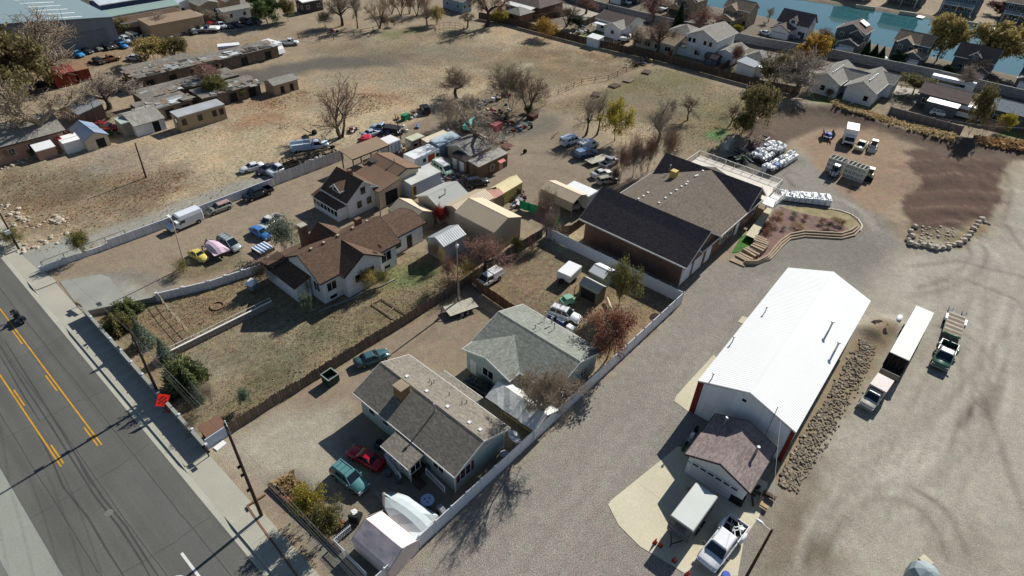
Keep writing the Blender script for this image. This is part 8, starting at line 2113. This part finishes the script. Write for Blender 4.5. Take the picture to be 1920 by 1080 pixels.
# rubble along the upper field edge and rocky piles, left
def rubble(label,poly,n,seed,m=ST,name='rubble_pile',big=.5):
 P=[G(*q) for q in poly];c=sum(P,Vector())/len(P);r_=thing(name,label,'rubble',(c.x,c.y,0));rnd_=random.Random(seed);mm=[]
 for k in range(n):
  i=rnd_.randrange(len(P)-1);q=P[i].lerp(P[i+1],rnd_.random())-c;s=rnd_.uniform(.3,1)*big*1.8
  o_=link('stone',rnd_.choice(ROCKS),r_,(q.x+rnd_.gauss(0,.7),q.y+rnd_.gauss(0,.7),-.05),(0,0,rnd_.uniform(0,6)),(s,s,s*.8));
 return r_
rubble('line of pale rubble stones at the left corner of the field',[(0,385),(18,392),(36,412),(60,426),(100,408),(120,418)],60,1)
rubble('row of broken stones below the salmon house',[(10,312),(40,302),(70,292),(110,282),(140,280),(200,266)],70,2,big=.4)
rubble('stones and timbers along the concrete drive edge',[(30,470),(70,458),(100,448),(135,436)],30,3,big=.4)

# ------------------------------------------------------------------ gravel yard machines, bins and pallets
r=thing('bin_stack','double row of white slatted fruit bins stacked on the gravel','bin stack',(*G(1584,328)[:2],0),R(-4))
BW=mat('bin_white',(214,210,198),.8,var=.06);BS=mat('bin_slot',(70,68,66),.9)
for gi,gx0 in enumerate((-2.95,.15)):
 for i in range(5 if gi else 4):
  yy=-(gx0+i*.68)
  for z in range(3):
   b=MB();b.bx(-.95,-.89,yy-.33,yy+.33,z*.85,z*.85+.82);b.bx(.89,.95,yy-.33,yy+.33,z*.85,z*.85+.82);b.bx(-.89,.89,yy-.33,yy-.28,z*.85,z*.85+.82);b.bx(-.89,.89,yy+.28,yy+.33,z*.85,z*.85+.82);b.bx(-.89,.89,yy-.28,yy+.28,z*.85+.06,z*.85+.1)
   o=b.build('bin',BW,r)
   b=MB()
   for zz in (.2,.45):b.bx(-.97,-.952,yy-.24,yy-.04,z*.85+zz,z*.85+zz+.13);b.bx(-.97,-.952,yy+.04,yy+.24,z*.85+zz,z*.85+zz+.13)
   b.build('slot',BS,o)
r=thing('forklift','white forklift parked in front of the fruit bins','forklift',(*G(1562,330)[:2],0),R(178))
FW=paint((196,204,212));MB().bx(-1.1,.7,-.55,.55,.25,1.0).build('body',FW,r);MB().bx(-1.35,-1.0,-.5,.5,.3,1.2).build('counterweight',FW,r)
for x in (-.6,.5):
 for s in (-.5,.5):MB().tube((x,s,1.0),(x*.8,s*.9,2.1),.04).build('cage_post',BLK,r)
MB().bx(-.6,.5,-.5,.5,2.1,2.16).build('overhead_guard',FW,r);MB().bx(-.4,.1,-.25,.25,1.0,1.5).build('seat',BLK,r)
for s in (-.28,.28):MB().bx(.75,.85,s-.05,s+.05,.1,2.5).build('mast',BLK,r);MB().bx(.85,1.9,s-.06,s+.06,.08,.13).build('fork',BLK,r)
for x in (-.75,.45):
 for s in (-1,1):wheel(r,x,s*.5,.28,.2)
single('white_plastic_bin','small white bin standing right of the forklift','bin',MB().bx(-.5,.5,-.6,.6,0,.7),PLW,tuple(G(1595,332)))
r=at((1592,250),(1586,284),'white_box_truck','white box truck standing behind the fruit bins','truck')
MB().bx(-2.6,1.2,-1.1,1.1,.8,3.0).build('box',PLW,r);MB().hexa([(1.25,-1,.5),(2.6,-1,.5),(2.6,1,.5),(1.25,1,.5),(1.25,-.95,2.0),(2.1,-.9,1.95),(2.1,.9,1.95),(1.25,.95,2.0)]).build('cab',PLW,r);MB().hexa([(2.62,-.85,1.2),(2.64,-.85,1.2),(2.64,.85,1.2),(2.62,.85,1.2),(2.22,-.8,1.85),(2.24,-.8,1.85),(2.24,.8,1.85),(2.22,.8,1.85)]).build('windscreen',VGLASS,r);MB().bx(-2.6,2.6,-.8,.8,.45,.8).build('chassis',BLK,r)
for x in (-1.6,1.9):
 for s in (-1,1):wheel(r,x,s*.95,.42,.28)
V('pickup','cream old pickup next to the white box truck',(1620,268),(1604,290),(216,208,168),L=5.0,bed=(206,196,150))
r=at((1548,250),(1554,268),'dump_trailer','blue tilting dump trailer with wooden sides on the brown earth','trailer')
BL=mat('trailer_blue',(40,72,150),.6,var=.1);MB().bx(-1.4,1.4,-.8,.8,.6,.7).build('bed_floor',BL,r)
for s in (-1,1):MB().box((0,s*.85,1.05),(2.8,.06,.8),0,rx=s*-.25).build('wood_side',WOOD_OLD,r);wheel(r,-.2,s*.95,.36,.22)
MB().blob((0,0,.85),(1.1,.6,.3),3,.2).build('blue_load',BL,r);MB().tube((1.4,0,.6),(2.6,0,.5),.06).build('tongue',BLK,r)
def loader(label,rear,front,col,name='skid_loader'):
 r=at(rear,front,name,label,'loader');m_=paint(col)
 MB().bx(-1.0,.6,-.6,.6,.4,1.1).build('body',m_,r);MB().bx(-.6,.3,-.5,.5,1.1,1.9).build('cab',VGLASS,r);MB().bx(-.65,.35,-.55,.55,1.9,1.97).build('cab_roof',m_,r)
 for s in (-.65,.65):MB().tube((-.8,s,1.4),(1.1,s,.6),.08).build('arm',m_,r)
 MB().extr([(1.0,.15),(1.6,.1),(1.6,.2),(1.15,.8),(1.0,.8)],-.75,.75,'y').build('bucket',BLK if name == 'skid_loader' else m_,r)
 for x in (-.6,.4):
  for s in (-1,1):wheel(r,x,s*.72,.4,.26)
 return r
loader('white loader with a front bucket right of the cream pickup',(1638,268),(1630,296),(206,200,186),'front_loader')
loader('cream skid loader at the right end of the fruit bins',(1628,326),(1624,344),(200,184,140))
# wrapped pallets
SK=mat('white_sacks',(226,226,224),.5,var=.05,scale=1,spec=.4,kind='tarp');SKB=mat('blue_sack',(70,110,180),.5,kind='tarp');PAL=mat('pallet_dark',(84,70,60),.9)
def pallet_block(label,px,nx_,ny_,seed,z0=0,top=1.3,name='wrapped_pallets',white=False):
 P=[G(*q) for q in px];rnd_=random.Random(seed)   # P: origin, along, across
 o0=P[0];u=P[1]-P[0];v=P[2]-P[0];r_=thing(name,label,'pallets',(o0.x,o0.y,0))
 for i in range(nx_):
  for j in range(ny_):
   c=u*((i+.5)/nx_)+v*((j+.5)/ny_);s1,s2=u.length/nx_*.96,v.length/ny_*.96;an=math.atan2(u.y,u.x);h=top*rnd_.uniform(.75,1.1)
   MB().box((c.x,c.y,.08),(s1,s2,.15),an).build('pallet',PAL,r_)
   MB().box((c.x,c.y,.15+h*.4),(s1*.95,s2*.95,h*.8),an,(.96,.95)).build('load',mat('load_dark',(92,84,78),.8,var=.2) if not white and rnd_.random() < .6 else SK,r_)
   b=MB();ca,sa=math.cos(an),math.sin(an);VV=[]
   for a_ in range(6):
    for b_ in range(6):
     eu,ev=(a_/5-.5)*2,(b_/5-.5)*2;ed=max(abs(eu),abs(ev));lx,ly=eu*s1*.52+rnd_.gauss(0,.04),ev*s2*.52+rnd_.gauss(0,.04)
     VV.append((c.x+lx*ca-ly*sa,c.y+lx*sa+ly*ca,.15+h*.9+rnd_.gauss(0,.09)-(.45*rnd_.uniform(.3,1.2) if ed > .9 else 0)))
   b.add(VV,[(6*a_+b_,6*a_+6+b_,6*a_+7+b_,6*a_+1+b_) for a_ in range(5) for b_ in range(5)])
   b.build('wrap',SKB if rnd_.random() < .08 else SK,r_)
 return r_
pallet_block('block of pallets wrapped in white sheeting beside the tractor',[(1404,296),(1446,270),(1432,310)],6,3,1)
pallet_block('second block of wrapped white pallets nearer the brick house',[(1424,322),(1462,298),(1446,330)],4,2,2)
pallet_block('third row of wrapped pallets closest to the bare gravel',[(1446,312),(1482,290),(1458,322)],4,2,5)
pallet_block('long stack covered in white and blue sheets beside the deck',[(1458,376),(1552,388),(1464,364)],8,1,3,top=1.2,white=True)
# tractor
r=at((1366,312),(1392,304),'green_tractor','green farm tractor parked behind the deck','tractor');TG=paint((56,84,60))
MB().bx(-.2,1.6,-.35,.35,.8,1.5).build('bonnet',TG,r);MB().bx(-1.2,.0,-.5,.5,.7,1.2).build('chassis',TG,r);MB().bx(-.9,-.4,-.25,.25,1.2,1.6).build('seat',BLK,r)
for s in (-1,1):wheel(r,-.8,s*.8,.75,.4);wheel(r,1.2,s*.6,.42,.25);MB().box((-.8,s*.8,1.55),(1.2,.4,.06)).build('mudguard',TG,r)
MB().tube((1.0,.2,1.5),(1.0,.2,2.1),.04).build('exhaust',BLK,r);MB().tube((-.1,0,1.5),(-.3,0,1.8),.03).build('steering_column',BLK,r)
r=thing('pipe_pile','heap of green metal pipes and implements behind the tractor','pile',(*G(1392,296)[:2],0));rnd=random.Random(5)
for k in range(22):a=rnd.uniform(-.5,.5)+.9;L_=rnd.uniform(1.5,3.6);x,y,z=rnd.uniform(-2,2),rnd.uniform(-1.4,1.4),rnd.uniform(.2,.9);MB().box((x,y,z),(L_,.12,.12),a,ry=rnd.uniform(-.2,.2)).build('bar',mat('bar_green',(84,98,84),.6) if k % 3 else BLK,r)
r=thing('stock_tank','grey open stock tank at the top of the pallet yard','tank',(*G(1430,264)[:2],0),R(0));b=MB();b.bx(-1.0,1.0,-.8,-.75,0,.7).bx(-1.0,1.0,.75,.8,0,.7).bx(-1.0,-.95,-.75,.75,0,.7).bx(.95,1.0,-.75,.75,0,.7).bx(-.95,.95,-.75,.75,0,.1);b.build('trough',mat('tank_grey',(130,140,136),.6),r);MB().bx(-1.05,1.05,-.85,-.72,.68,.74).build('rim',GAL,r)
single('soil_heap','dark mound of soil beside the white pallets','heap',MB().blob((0,0,.2),(2.0,1.5,1.0),8,.2,12,6,.2),mat('dark_mulch',(96,80,74),.95,var=.25,scale=2,bump=1),tuple(G(1412,276)))
# traffic cones, pallet and clutter on the apron
CN=mat('cone_orange',(214,62,34),.6,var=.05)
for k,(x,y,lb) in enumerate([(1228,1018,'orange cone in the sun left of the box trailer'),(1238,1024,'orange cone in the shadow of the box trailer'),(1264,1052,'orange cone in the shaded corner of the apron'),(1288,1078,'orange cone at the bottom edge by the white pickup'),(641,982,'orange cone beside the fabric garage')]):
 r=thing('traffic_cone',lb,'cone',(*G(x,y)[:2],.03),0,'traffic cones');MB().box((0,0,.02),(.36,.36,.04)).build('base',BLK,r);MB().tube((0,0,.04),(0,0,.7),.15,.03,10).build('body',CN,r)
r=thing('wood_pallet','wooden pallet standing in the garage shade','pallet',(*G(1300,925)[:2],.03),R(50))
for k in range(7):MB().bx(-.6+k*.18,-.48+k*.18,-.5,.5,.1,.13).build('slat',PLY,r)
for y in (-.45,0,.45):MB().bx(-.6,.62,y-.04,y+.04,0,.1).build('bearer',PLY,r)
r=thing('parked_motorcycle','dark motorcycle parked in the shade by the garage door','motorcycle',(*G(1328,944)[:2],.03),R(20))
for x in (-.7,.7):wheel(r,x,0,.3,.13)
MB().loft([[(x,-w2,z0),(x,-w2,z1),(x,w2,z1),(x,w2,z0)] for x,w2,z0,z1 in ((-.6,.1,.4,.7),(0,.18,.3,.85),(.5,.1,.4,.8))]).build('frame',BLK,r);MB().tube((.45,-.35,1.0),(.45,.35,1.0),.025).build('handlebar',CHROME,r)
r=thing('grill_cart','dark covered cart against the white garage wall','cart',(*G(1380,940)[:2],0),R(2));MB().bx(-.35,.35,-.6,.6,.1,1.0).build('cover',BLK,r);MB().tube((-.3,-.6,.1),(-.3,.6,.1),.1,.1,8).build('wheels',BLK,r)
r=thing('scrap_corner','small heap of boards and cans behind the garage corner','heap',(*G(1420,935)[:2],0));rnd=random.Random(77)
for k in range(10):MB().box((rnd.uniform(-1,1),rnd.uniform(-.8,.8),.15+rnd.uniform(0,.2)),(rnd.uniform(.4,1.2),rnd.uniform(.1,.4),rnd.uniform(.08,.3)),rnd.uniform(0,3)).build('scrap',rnd.choice([PLY,WOOD_DK,BLK,mat('can_green',(64,84,56),.7)]),r)
r=thing('garage_side_clutter','bicycles and cans leaning on the left wall of the small garage','clutter',(*G(1284,836)[:2],0))
for k in range(4):
 q=G(1278+k*8,848-k*12)-G(1284,836)
 if k % 2:MB().tube((q.x,q.y-.05,.35),(q.x,q.y+.05,.35),.34,.34,14).build('bicycle_wheel',BLK,r)
 MB().box((q.x+.3,q.y,.35),(.35,.3,.7)).build('can',[mat('can_green'),GAL,PLW,BLK][k],r)
r=thing('dome_tank','pale grey dome topped tank at the bottom edge','tank',(*G(1722,1090)[:2],0));r.scale=(.8,.8,.8);b=MB();b.loft([[(q*math.cos(2*math.pi*i/8+.4),q*math.sin(2*math.pi*i/8+.4),z) for i in range(8)] for q,z in ((1.5,0),(1.5,1.6),(1.2,2.1),(.25,2.45))]);b.build('shell',mat('dome_grey',(150,162,164),.7,var=.05),r)
single('white_slab','white panel lying beside the dome topped tank','panel',MB().box((0,0,.06),(.9,.8,.08)),CONC_W,tuple(G(1736,1052)),R(70))
single('blue_barrel','bright blue barrel at the bottom edge beside the white pickup','barrel',MB().tube((0,0,0),(0,0,.5),.35,.35,14),mat('lid_blue',(30,70,170),.5),tuple(G(1359,1083)))

# ------------------------------------------------------------------ back yard clutter behind the grey house
r,ro=simple('gambrel_shed','grey open fronted yard shed beside the rounded olive tree','shed',53.3,55.2,30.2,33.2,1.9,.6,'y',mat('shed_roof_grey',(170,166,158),.7,var=.06),mat('shed_wall_olive',(120,116,96),.8,kind='plank'),.06)
opening(r,'-x',-.89,0,.9,2.2,1.5,'hole')
r,ro=simple('white_yard_shed','white topped yard shed against the vinyl fence','shed',56.2,58.8,31.4,33.8,2.0,.5,'y',PLW,mat('shed_wall_green',(140,158,150),.8),.06)
r=thing('green_machine','pale green compressor on wheels beside the white suv','machine',(*G(1062,572)[:2],0),R(-20));MG=mat('machine_green',(124,170,142),.6,var=.1);MB().bx(-.9,.9,-.5,.5,.4,1.1).build('body',MG,r);MB().bx(-.4,.6,-.45,.45,1.1,1.4).build('hood',MG,r);MB().tube((.9,0,.5),(1.6,0,.4),.04).build('tow_bar',BLK,r)
for s in (-1,1):wheel(r,0,s*.6,.3,.18)
for k,(q,col,lb) in enumerate([((1035,596),(64,70,140),'white lidded blue cooler nearest the roof antenna'),((1052,606),(64,70,140),'white lidded blue cooler second along the wall'),((1070,620),(200,200,200),'pale cooler box nearest the russet tree')]):
 r=thing('cooler_box',lb,'cooler',(*G(*q)[:2],0),R(90));MB().bx(-.5,.5,-.3,.3,0,.55).build('box',paint(col),r);MB().bx(-.53,.53,-.33,.33,.55,.68).build('lid',PLW,r)
r=thing('log_pile','cut logs and pale trunk lying by the russet tree','log pile',(*G(1158,592)[:2],0),R(30))
MB().tube((-.2,.6,.3),(2.6,1.6,.5),.22,.18,9).build('pale_log',mat('log_pale',(214,196,160),.9),r)
for k in range(12):a=rnd.uniform(-.4,.4);MB().tube((rnd.uniform(-1.6,-.4),rnd.uniform(-.8,.6),.15+.12*(k % 3)),(rnd.uniform(.3,1.2),rnd.uniform(-.8,.6),.15+.12*(k % 3)),.13,.12,8).build('log',BARK,r)
for k,(q,lb) in enumerate([((1052,588),'thin dark stake beside the white suv'),((1076,558),'thin dark stake beside the yard shed')]):single('stake',lb,'stake',MB().tube((0,0,0),(0,0,1.7),.05).box((0,0,1.72),(.16,.16,.06)),WOOD_DK,tuple(G(*q)))
single('fire_spot','dark round burnt patch in the turf near the fence corner','fire spot',MB().prism([(.8*math.cos(i*.4),.55*math.sin(i*.4)) for i in range(16)],0,.03),mat('char',(52,36,28),.95),tuple(G(1227,594)))
r=thing('fence_lumber','pale boards leaning on the fence corner by the brick house','lumber',(*G(1042,446)[:2],0))
for k in range(7):MB().box((rnd.uniform(-1.2,1.2),rnd.uniform(-.7,.7),.1+.05*k),(2.4,.14,.05),.6+rnd.uniform(-.6,.6)).build('board',PLY,r)
MB().tube((-.8,.2,.2),(1.5,.6,1.7),.06).build('leaning_board',WOOD_NEW,r)

# ------------------------------------------------------------------ junk yard heaps
JM=[BLK,WOOD_OLD,mat('junk_rust',(110,84,66),.9,var=.2),MET_OLD,WOOD_OLD,WOOD_DK,PLW,mat('junk_red',(140,56,48),.8),mat('junk_blue',(80,110,140),.7),mat('junk_maroon',(84,50,58),.8),CHROME,PLY,mat('junk_dark',(52,48,46),.9,var=.2)]
def heap(label,q,n,sx,sy,seed,pal=None,tall=1.0):
 c=G(*q);r_=thing('junk_heap',label,'junk heap',(c.x,c.y,max(0,gz(c.x,c.y))),0,'junk heaps');rd_=random.Random(seed)
 r_.scale=(.9,.9,.85)
 for k in range(int(n*1.5)):
  x,y=rd_.gauss(0,sx),rd_.gauss(0,sy);t=rd_.random();m_=rd_.choice(pal or JM);z=rd_.uniform(.1,.6)*tall
  b=MB()
  if t < .55:b.box((x,y,z),(rd_.uniform(.3,1.4),rd_.uniform(.2,.8),rd_.uniform(.1,.7)),rd_.uniform(0,3),rx=rd_.uniform(-.3,.3),ry=rd_.uniform(-.3,.3))
  elif t < .88:a=rd_.uniform(0,6.28);b.tube((x,y,z*.5),(x+math.cos(a)*1.4,y+math.sin(a)*1.4,z),.05,.05,5)
  elif t < .93:b.tube((x,y,.0),(x,y,rd_.uniform(.5,.9)),.28,.28,9)
  else:b.blob((x,y,.2),(.5,.4,.35),rd_.randrange(99),.3)
  b.build(['crate','pipe','drum','sack'][0 if t < .55 else 1 if t < .88 else 2 if t < .93 else 3],m_,r_)
for k,(q,n,sx,sy,lb) in enumerate([((925,212),34,2.2,1.6,'dark junk heap under the grey scrub tree'),((900,198),20,1.8,1.2,'junk heap with a white strip near the scrub'),((868,240),22,1.6,1.2,'junk heap left of the turquoise tarp'),((935,235),18,1.5,1.0,'junk heap right of the turquoise tarp'),
 ((760,275),20,1.3,1.0,'junk between the short white trailer and the office trailer'),((850,338),22,1.2,.8,'white cans and wheels before the mint camper van'),((812,345),22,1.6,.5,'row of red and blue junk along the pale blue shed wall'),((600,297),26,2.0,1.0,'timber and metal junk behind the white board fence'),((745,250),20,2.2,.8,'dark scrap behind the short white trailer'),
 ((945,268),10,.9,.6,'rusty scrap at the end of the brown long shed'),((978,240),10,1.4,.7,'white ladders and frames beside the pink box'),((970,378),14,.9,.7,'pale rubbish beside the yellow shelter'),((890,318),14,1.2,.5,'white doors and cans before the brown long shed'),((665,246),12,.8,.6,'dark junk at the foot of the three-trunked tree'),((940,182),14,1.8,.8,'machine parts at the field edge above the scrub'),
 ((770,218),10,1.2,.8,'dark rubbish left of the black truck'),((150,126),16,1.6,.8,'rusty frame junk near the old cars'),((85,160),14,1.6,.8,'white appliances in the shade behind the forked tree'),((290,226),22,2.6,.8,'dark clutter behind the tan mobile office'),((232,246),18,1.8,.7,'yard clutter between the two poles'),((1090,60),26,3.0,1.5,'colourful clutter in the back yard behind the fence'),((1165,78),20,2.0,1.2,'clutter around the boat behind the fence'),((1205,118),16,2.4,.8,'pale rubble along the fence corner'),((995,28),14,2.0,1.0,'red and white garden clutter beside the bungalow'),
 ((1325,45),10,2.0,1.0,'pale clutter by the taupe lake house drive'),((620,60),6,1,1,'small debris beside the pasture fence'),((222,168),20,1.6,1.0,'scrap in the shade behind the tin roofed shed'),((335,214),22,2.0,.7,'scrap lined up behind the tan mobile office end'),((250,150),20,2.0,1.0,'boards and scrap left of the tattered shed'),((430,150),22,2.2,.8,'debris along the edge of the dark asphalt'),((62,168),16,1.4,.8,'debris below the left olive trees'),((178,232),18,1.4,.7,'debris between the tin roof and the red jeep'),((360,196),18,1.6,.6,'debris around the leafy bush by the scrap shed'),((120,250),16,1.2,.6,'debris in front of the white container')]):
 heap(lb,q,n,sx,sy,100+k)
r=thing('turquoise_tarp_boat','turquoise tarp draped over a boat in the junk yard','tarp',(*G(886,240)[:2],0),R(15));TQ=mat('tarp_turquoise',(90,190,178),.6,kind='tarp',var=.08)
b=MB();b.loft([[(x,-w2,.6),(x,-w2*.9,1.3),(x,0,h),(x,w2*.9,1.3),(x,w2,.6)] for x,w2,h in ((-2.6,.8,1.5),(-1.2,1.1,2.1),(.4,1.1,2.2),(1.0,1.0,2.0))]);b.build('tarp',TQ,r);MB().blob((2.1,0,1.3),(.9,.9,.8),4,.08).build('round_cover',TQ,r);MB().bx(-2.4,2.2,-.6,.6,.2,.6).build('cradle',WOOD_DK,r)
for lb,q,d_,m_ in (('pink sided crate box beside the turquoise tarp',(930,244),(2.2,1.3,1.3),mat('crate_pink',(170,90,92),.8)),('green bin standing in the scrub at the field edge',(760,224),(1.4,1.0,1.0),mat('bin_green',(40,130,90),.7)),('dark brown mound box at the bare tree',(998,222),(2.0,1.6,.8),mat('mound_brown',(86,56,44),.95))):
 r=thing('storage_box',lb,'box',(*G(*q)[:2],0),R(10));MB().box((0,0,d_[2]/2),d_).build('box',m_,r);MB().box((0,0,d_[2]+.04),(d_[0]+.08,d_[1]+.08,.08)).build('lid',m_,r)
r=thing('tyre_pile','old tyre with pale planks lying in the open yard','tyres',(*G(984,287)[:2],0));MB().tube((0,-.15,.35),(0,.15,.35),.42,.42,14).build('tyre',TYRE,r);MB().box((.2,.4,.06),(1.5,.3,.08),.3).build('plank',PLY,r)
r=thing('dead_limb','dark dead branch lying beside the white passenger van','branch',(*G(1040,258)[:2],0));MB().tube((-1,0,.1),(.4,.3,.3),.1,.06).tube((.4,.3,.3),(1.2,.1,.8),.06,.03).tube((0,.15,.2),(.5,.9,.4),.05,.02).build('limb',BARK_D,r)
r=at((1102,310),(1138,298),'deck_trailer','pale flat deck trailer in front of the silver pickup','trailer');trailer_base(r,4.6,.95,.6,(-.4,.4),DARKPL,.9,.3)
for k in range(7):MB().bx(-2.3,2.3,-.95+k*.27,-.7+k*.27,.61,.68).build('deck_board',mat('deck_pale'),r)
r=thing('steel_sheets','rusty steel sheets stacked behind the brown long shed','sheets',(*G(950,278)[:2],0))
for k in range(6):MB().box((0,k*.28-.7,.5+.02*k),(2.0,.26,.05),0,rx=.5).build('sheet',mat('rust_red',(104,60,48),.8,var=.2),r)
for k,(q,lb) in enumerate([((1152,162),'dark flat board frame in the turf, second from the bare trees'),((1178,152),'low timber stack in the turf'),((1212,136),'dark weathered stack beside the post fence corner'),((1118,178),'small dark box between the bare trees')]):
 r=thing('field_frame',lb,'frame',(*G(*q)[:2],.02),R(8*k));
 for j in range(5):MB().box((0,-.8+j*.4,.25),(2.6,.32,.08),0).build('board',WOOD_DK if k != 1 else WOOD_OLD,r)
 MB().bx(-1.2,-1.0,-.9,.9,0,.22).bx(1.0,1.2,-.9,.9,0,.22).build('bearer',WOOD_DK,r)
r=thing('tree_stump','charred stump with a square board in the dry field','stump',(*G(590,251)[:2],0));MB().blob((0,0,.35),(.55,.5,.5),3,.2).build('stump',BLK,r);MB().tube((-.6,.2,.3),(-1.8,.6,1.4),.12,.06).build('limb',BARK_D,r)
r=thing('metal_box','grey metal box standing behind the service truck','box',(*G(574,266)[:2],0),R(12));MB().bx(-.5,.5,-.4,.4,0,1.1).build('case',mat('box_grey',(108,108,112),.7),r);MB().bx(-.52,.52,-.42,.42,1.1,1.16).build('lid',BLK,r)
r=at((560,300),(616,288),'flat_trailer','long rusty flat trailer loaded with timber behind the white fence','trailer');trailer_base(r,6.0,1.0,.6,(-.4,.5),DARKPL,.9,.33)
for k in range(14):MB().box((rnd.uniform(-2,2),rnd.uniform(-.7,.7),.75+.08*(k % 5)),(rnd.uniform(1.5,3.4),.18,.1),rnd.uniform(-.2,.2)).build('timber',rnd.choice([WOOD_OLD,WOOD_NEW,WOOD_DK]),r)
V('sedan','pale car nose behind the short white box trailer',(692,256),(704,252),(176,190,206));single('red_tarp_bundle','bright red tarp bundle behind the brown carport','tarp',MB().blob((0,0,.4),(1.3,.8,.6),3,.15),mat('tarp_red',(206,50,76),.6,kind='tarp'),tuple(G(687,262)))
r=thing('covered_car','car under a dusty cream cover behind the mint camper van','car',(*G(826,312)[:2],0),R(-30));MB().loft([[(x,-w2,.15),(x,-w2,.8),(x,-w2*.6,h),(x,w2*.6,h),(x,w2,.8),(x,w2,.15)] for x,w2,h in ((-2.2,.7,.85),(-1.5,.9,1.0),(-.8,.9,1.5),(.4,.9,1.5),(1.2,.9,1.05),(2.2,.75,.8))]).build('cover',mat('cover_cream',(214,200,178),.8,kind='tarp'),r)
for s in (-1,1):
 for x in (-1.4,1.4):wheel(r,x,s*.78,.3,.2)
r=thing('garden_cart','dark wooden cart beside the yellow shelter','cart',(*G(974,366)[:2],0),R(20));MB().bx(-.7,.7,-.5,.5,.6,.75).build('bed',WOOD_DK,r);MB().bx(-.7,-.62,-.5,.5,.75,1.5).build('rack',WOOD_DK,r)
for s in (-1,1):
 for x in (-.5,.5):wheel(r,x,s*.55,.3,.12)
for q,lb in (((1370,496),'x'),):pass
# wood edging and planks in the corner bed by the pavement
r=thing('corner_bed_timbers','brown planks and white trellis lying in the corner bed','planks',(*G(540,930)[:2],.02))
for k in range(4):q=G(528+k*10,922+k*8)-G(540,930);MB().box((q.x,q.y,.12),(2.6,.2,.1),R(-62)).build('plank',mat('plank_orange',(170,112,76),.9,kind='streak'),r)
q=G(555,922)-G(540,930)
for k in range(4):MB().box((q.x+.15*k,q.y+.1*k,.2),(1.3,.05,.05),R(-62)).build('trellis_bar',PLW,r)
A_,B_=G(505,912)-G(540,930),G(640,1036)-G(540,930);d=B_-A_
MB().box(tuple((A_+B_)/2+Vector((0,0,.15))),(d.length,.2,.35),math.atan2(d.y,d.x)).build('edge_timber',WOOD_DK,r)
r=thing('pole_corner_kerb','brown timber kerb around the foot of the tall pole','kerb',(*G(491,968)[:2],.02));P=[G(*q)-G(491,968) for q in [(498,928),(464,950),(488,985),(560,1085)]]
for a,c in zip(P[:-1],P[1:]):m_=(a+c)/2;d=c-a;MB().box((m_.x,m_.y,.08),(d.length,.16,.16),math.atan2(d.y,d.x)).build('timber',mat('kerb_brown',(128,98,76),.9,kind='streak'),r)
r=thing('covered_chair','dark covered chair with a pale cushion beside the fabric garage','chair',(*G(668,975)[:2],0),R(30));MB().bx(-.45,.45,-.45,.45,.2,.7).build('seat',BLK,r);MB().bx(-.45,-.25,-.45,.45,.7,1.2).build('backrest',BLK,r);MB().blob((.2,.2,.85),(.35,.3,.2),3,.2).build('cushion',PLW,r)
for x in (-.35,.35):
 for y in (-.35,.35):MB().bx(x-.04,x+.04,y-.04,y+.04,0,.2).build('leg',BLK,r)
# white trunk pieces of the shrub line and lake street details
for lb,q,d_ in (('long white roofed mobile home behind the charcoal roofed house',(1780,168),(9.0,2.6,2.6)),('round white motor coach end behind the narrow dark shrub',(1814,222),(6.0,2.4,2.6))):
 r=thing('motor_coach',lb,'motor coach',(*G(*q)[:2],0),R(-88));MB().loft([[(x,-d_[1]/2,.4),(x,-d_[1]/2,d_[2]-.4),(x,-d_[1]/2+.4,d_[2]),(x,d_[1]/2-.4,d_[2]),(x,d_[1]/2,d_[2]-.4),(x,d_[1]/2,.4)] for x in (-d_[0]/2,d_[0]/2)]).build('body',PLW,r)
 for s in (-1,1):MB().bx(-d_[0]*.4,d_[0]*.3,s*d_[1]/2-.03,s*d_[1]/2+.03,1.4,2.0).build('window',VGLASS,r)
 for s in (-1,1):
  for x in (-d_[0]*.3,d_[0]*.3):wheel(r,x,s*d_[1]*.42,.4,.25)
single('white_cart','small white object on the lawn of the pale window bungalow','cart',MB().bx(-.3,.3,-.3,.3,0,.5),PLW,tuple(G(1598,193)))
single('field_chute','pale concrete culvert slab at the edge of the green patch','culvert',MB().box((0,0,.1),(4.0,.8,.2)),CONC_W,tuple(G(1362,274)),R(25))
for k in list(bpy.data.objects):
 if '_top' in k:del k['_top']
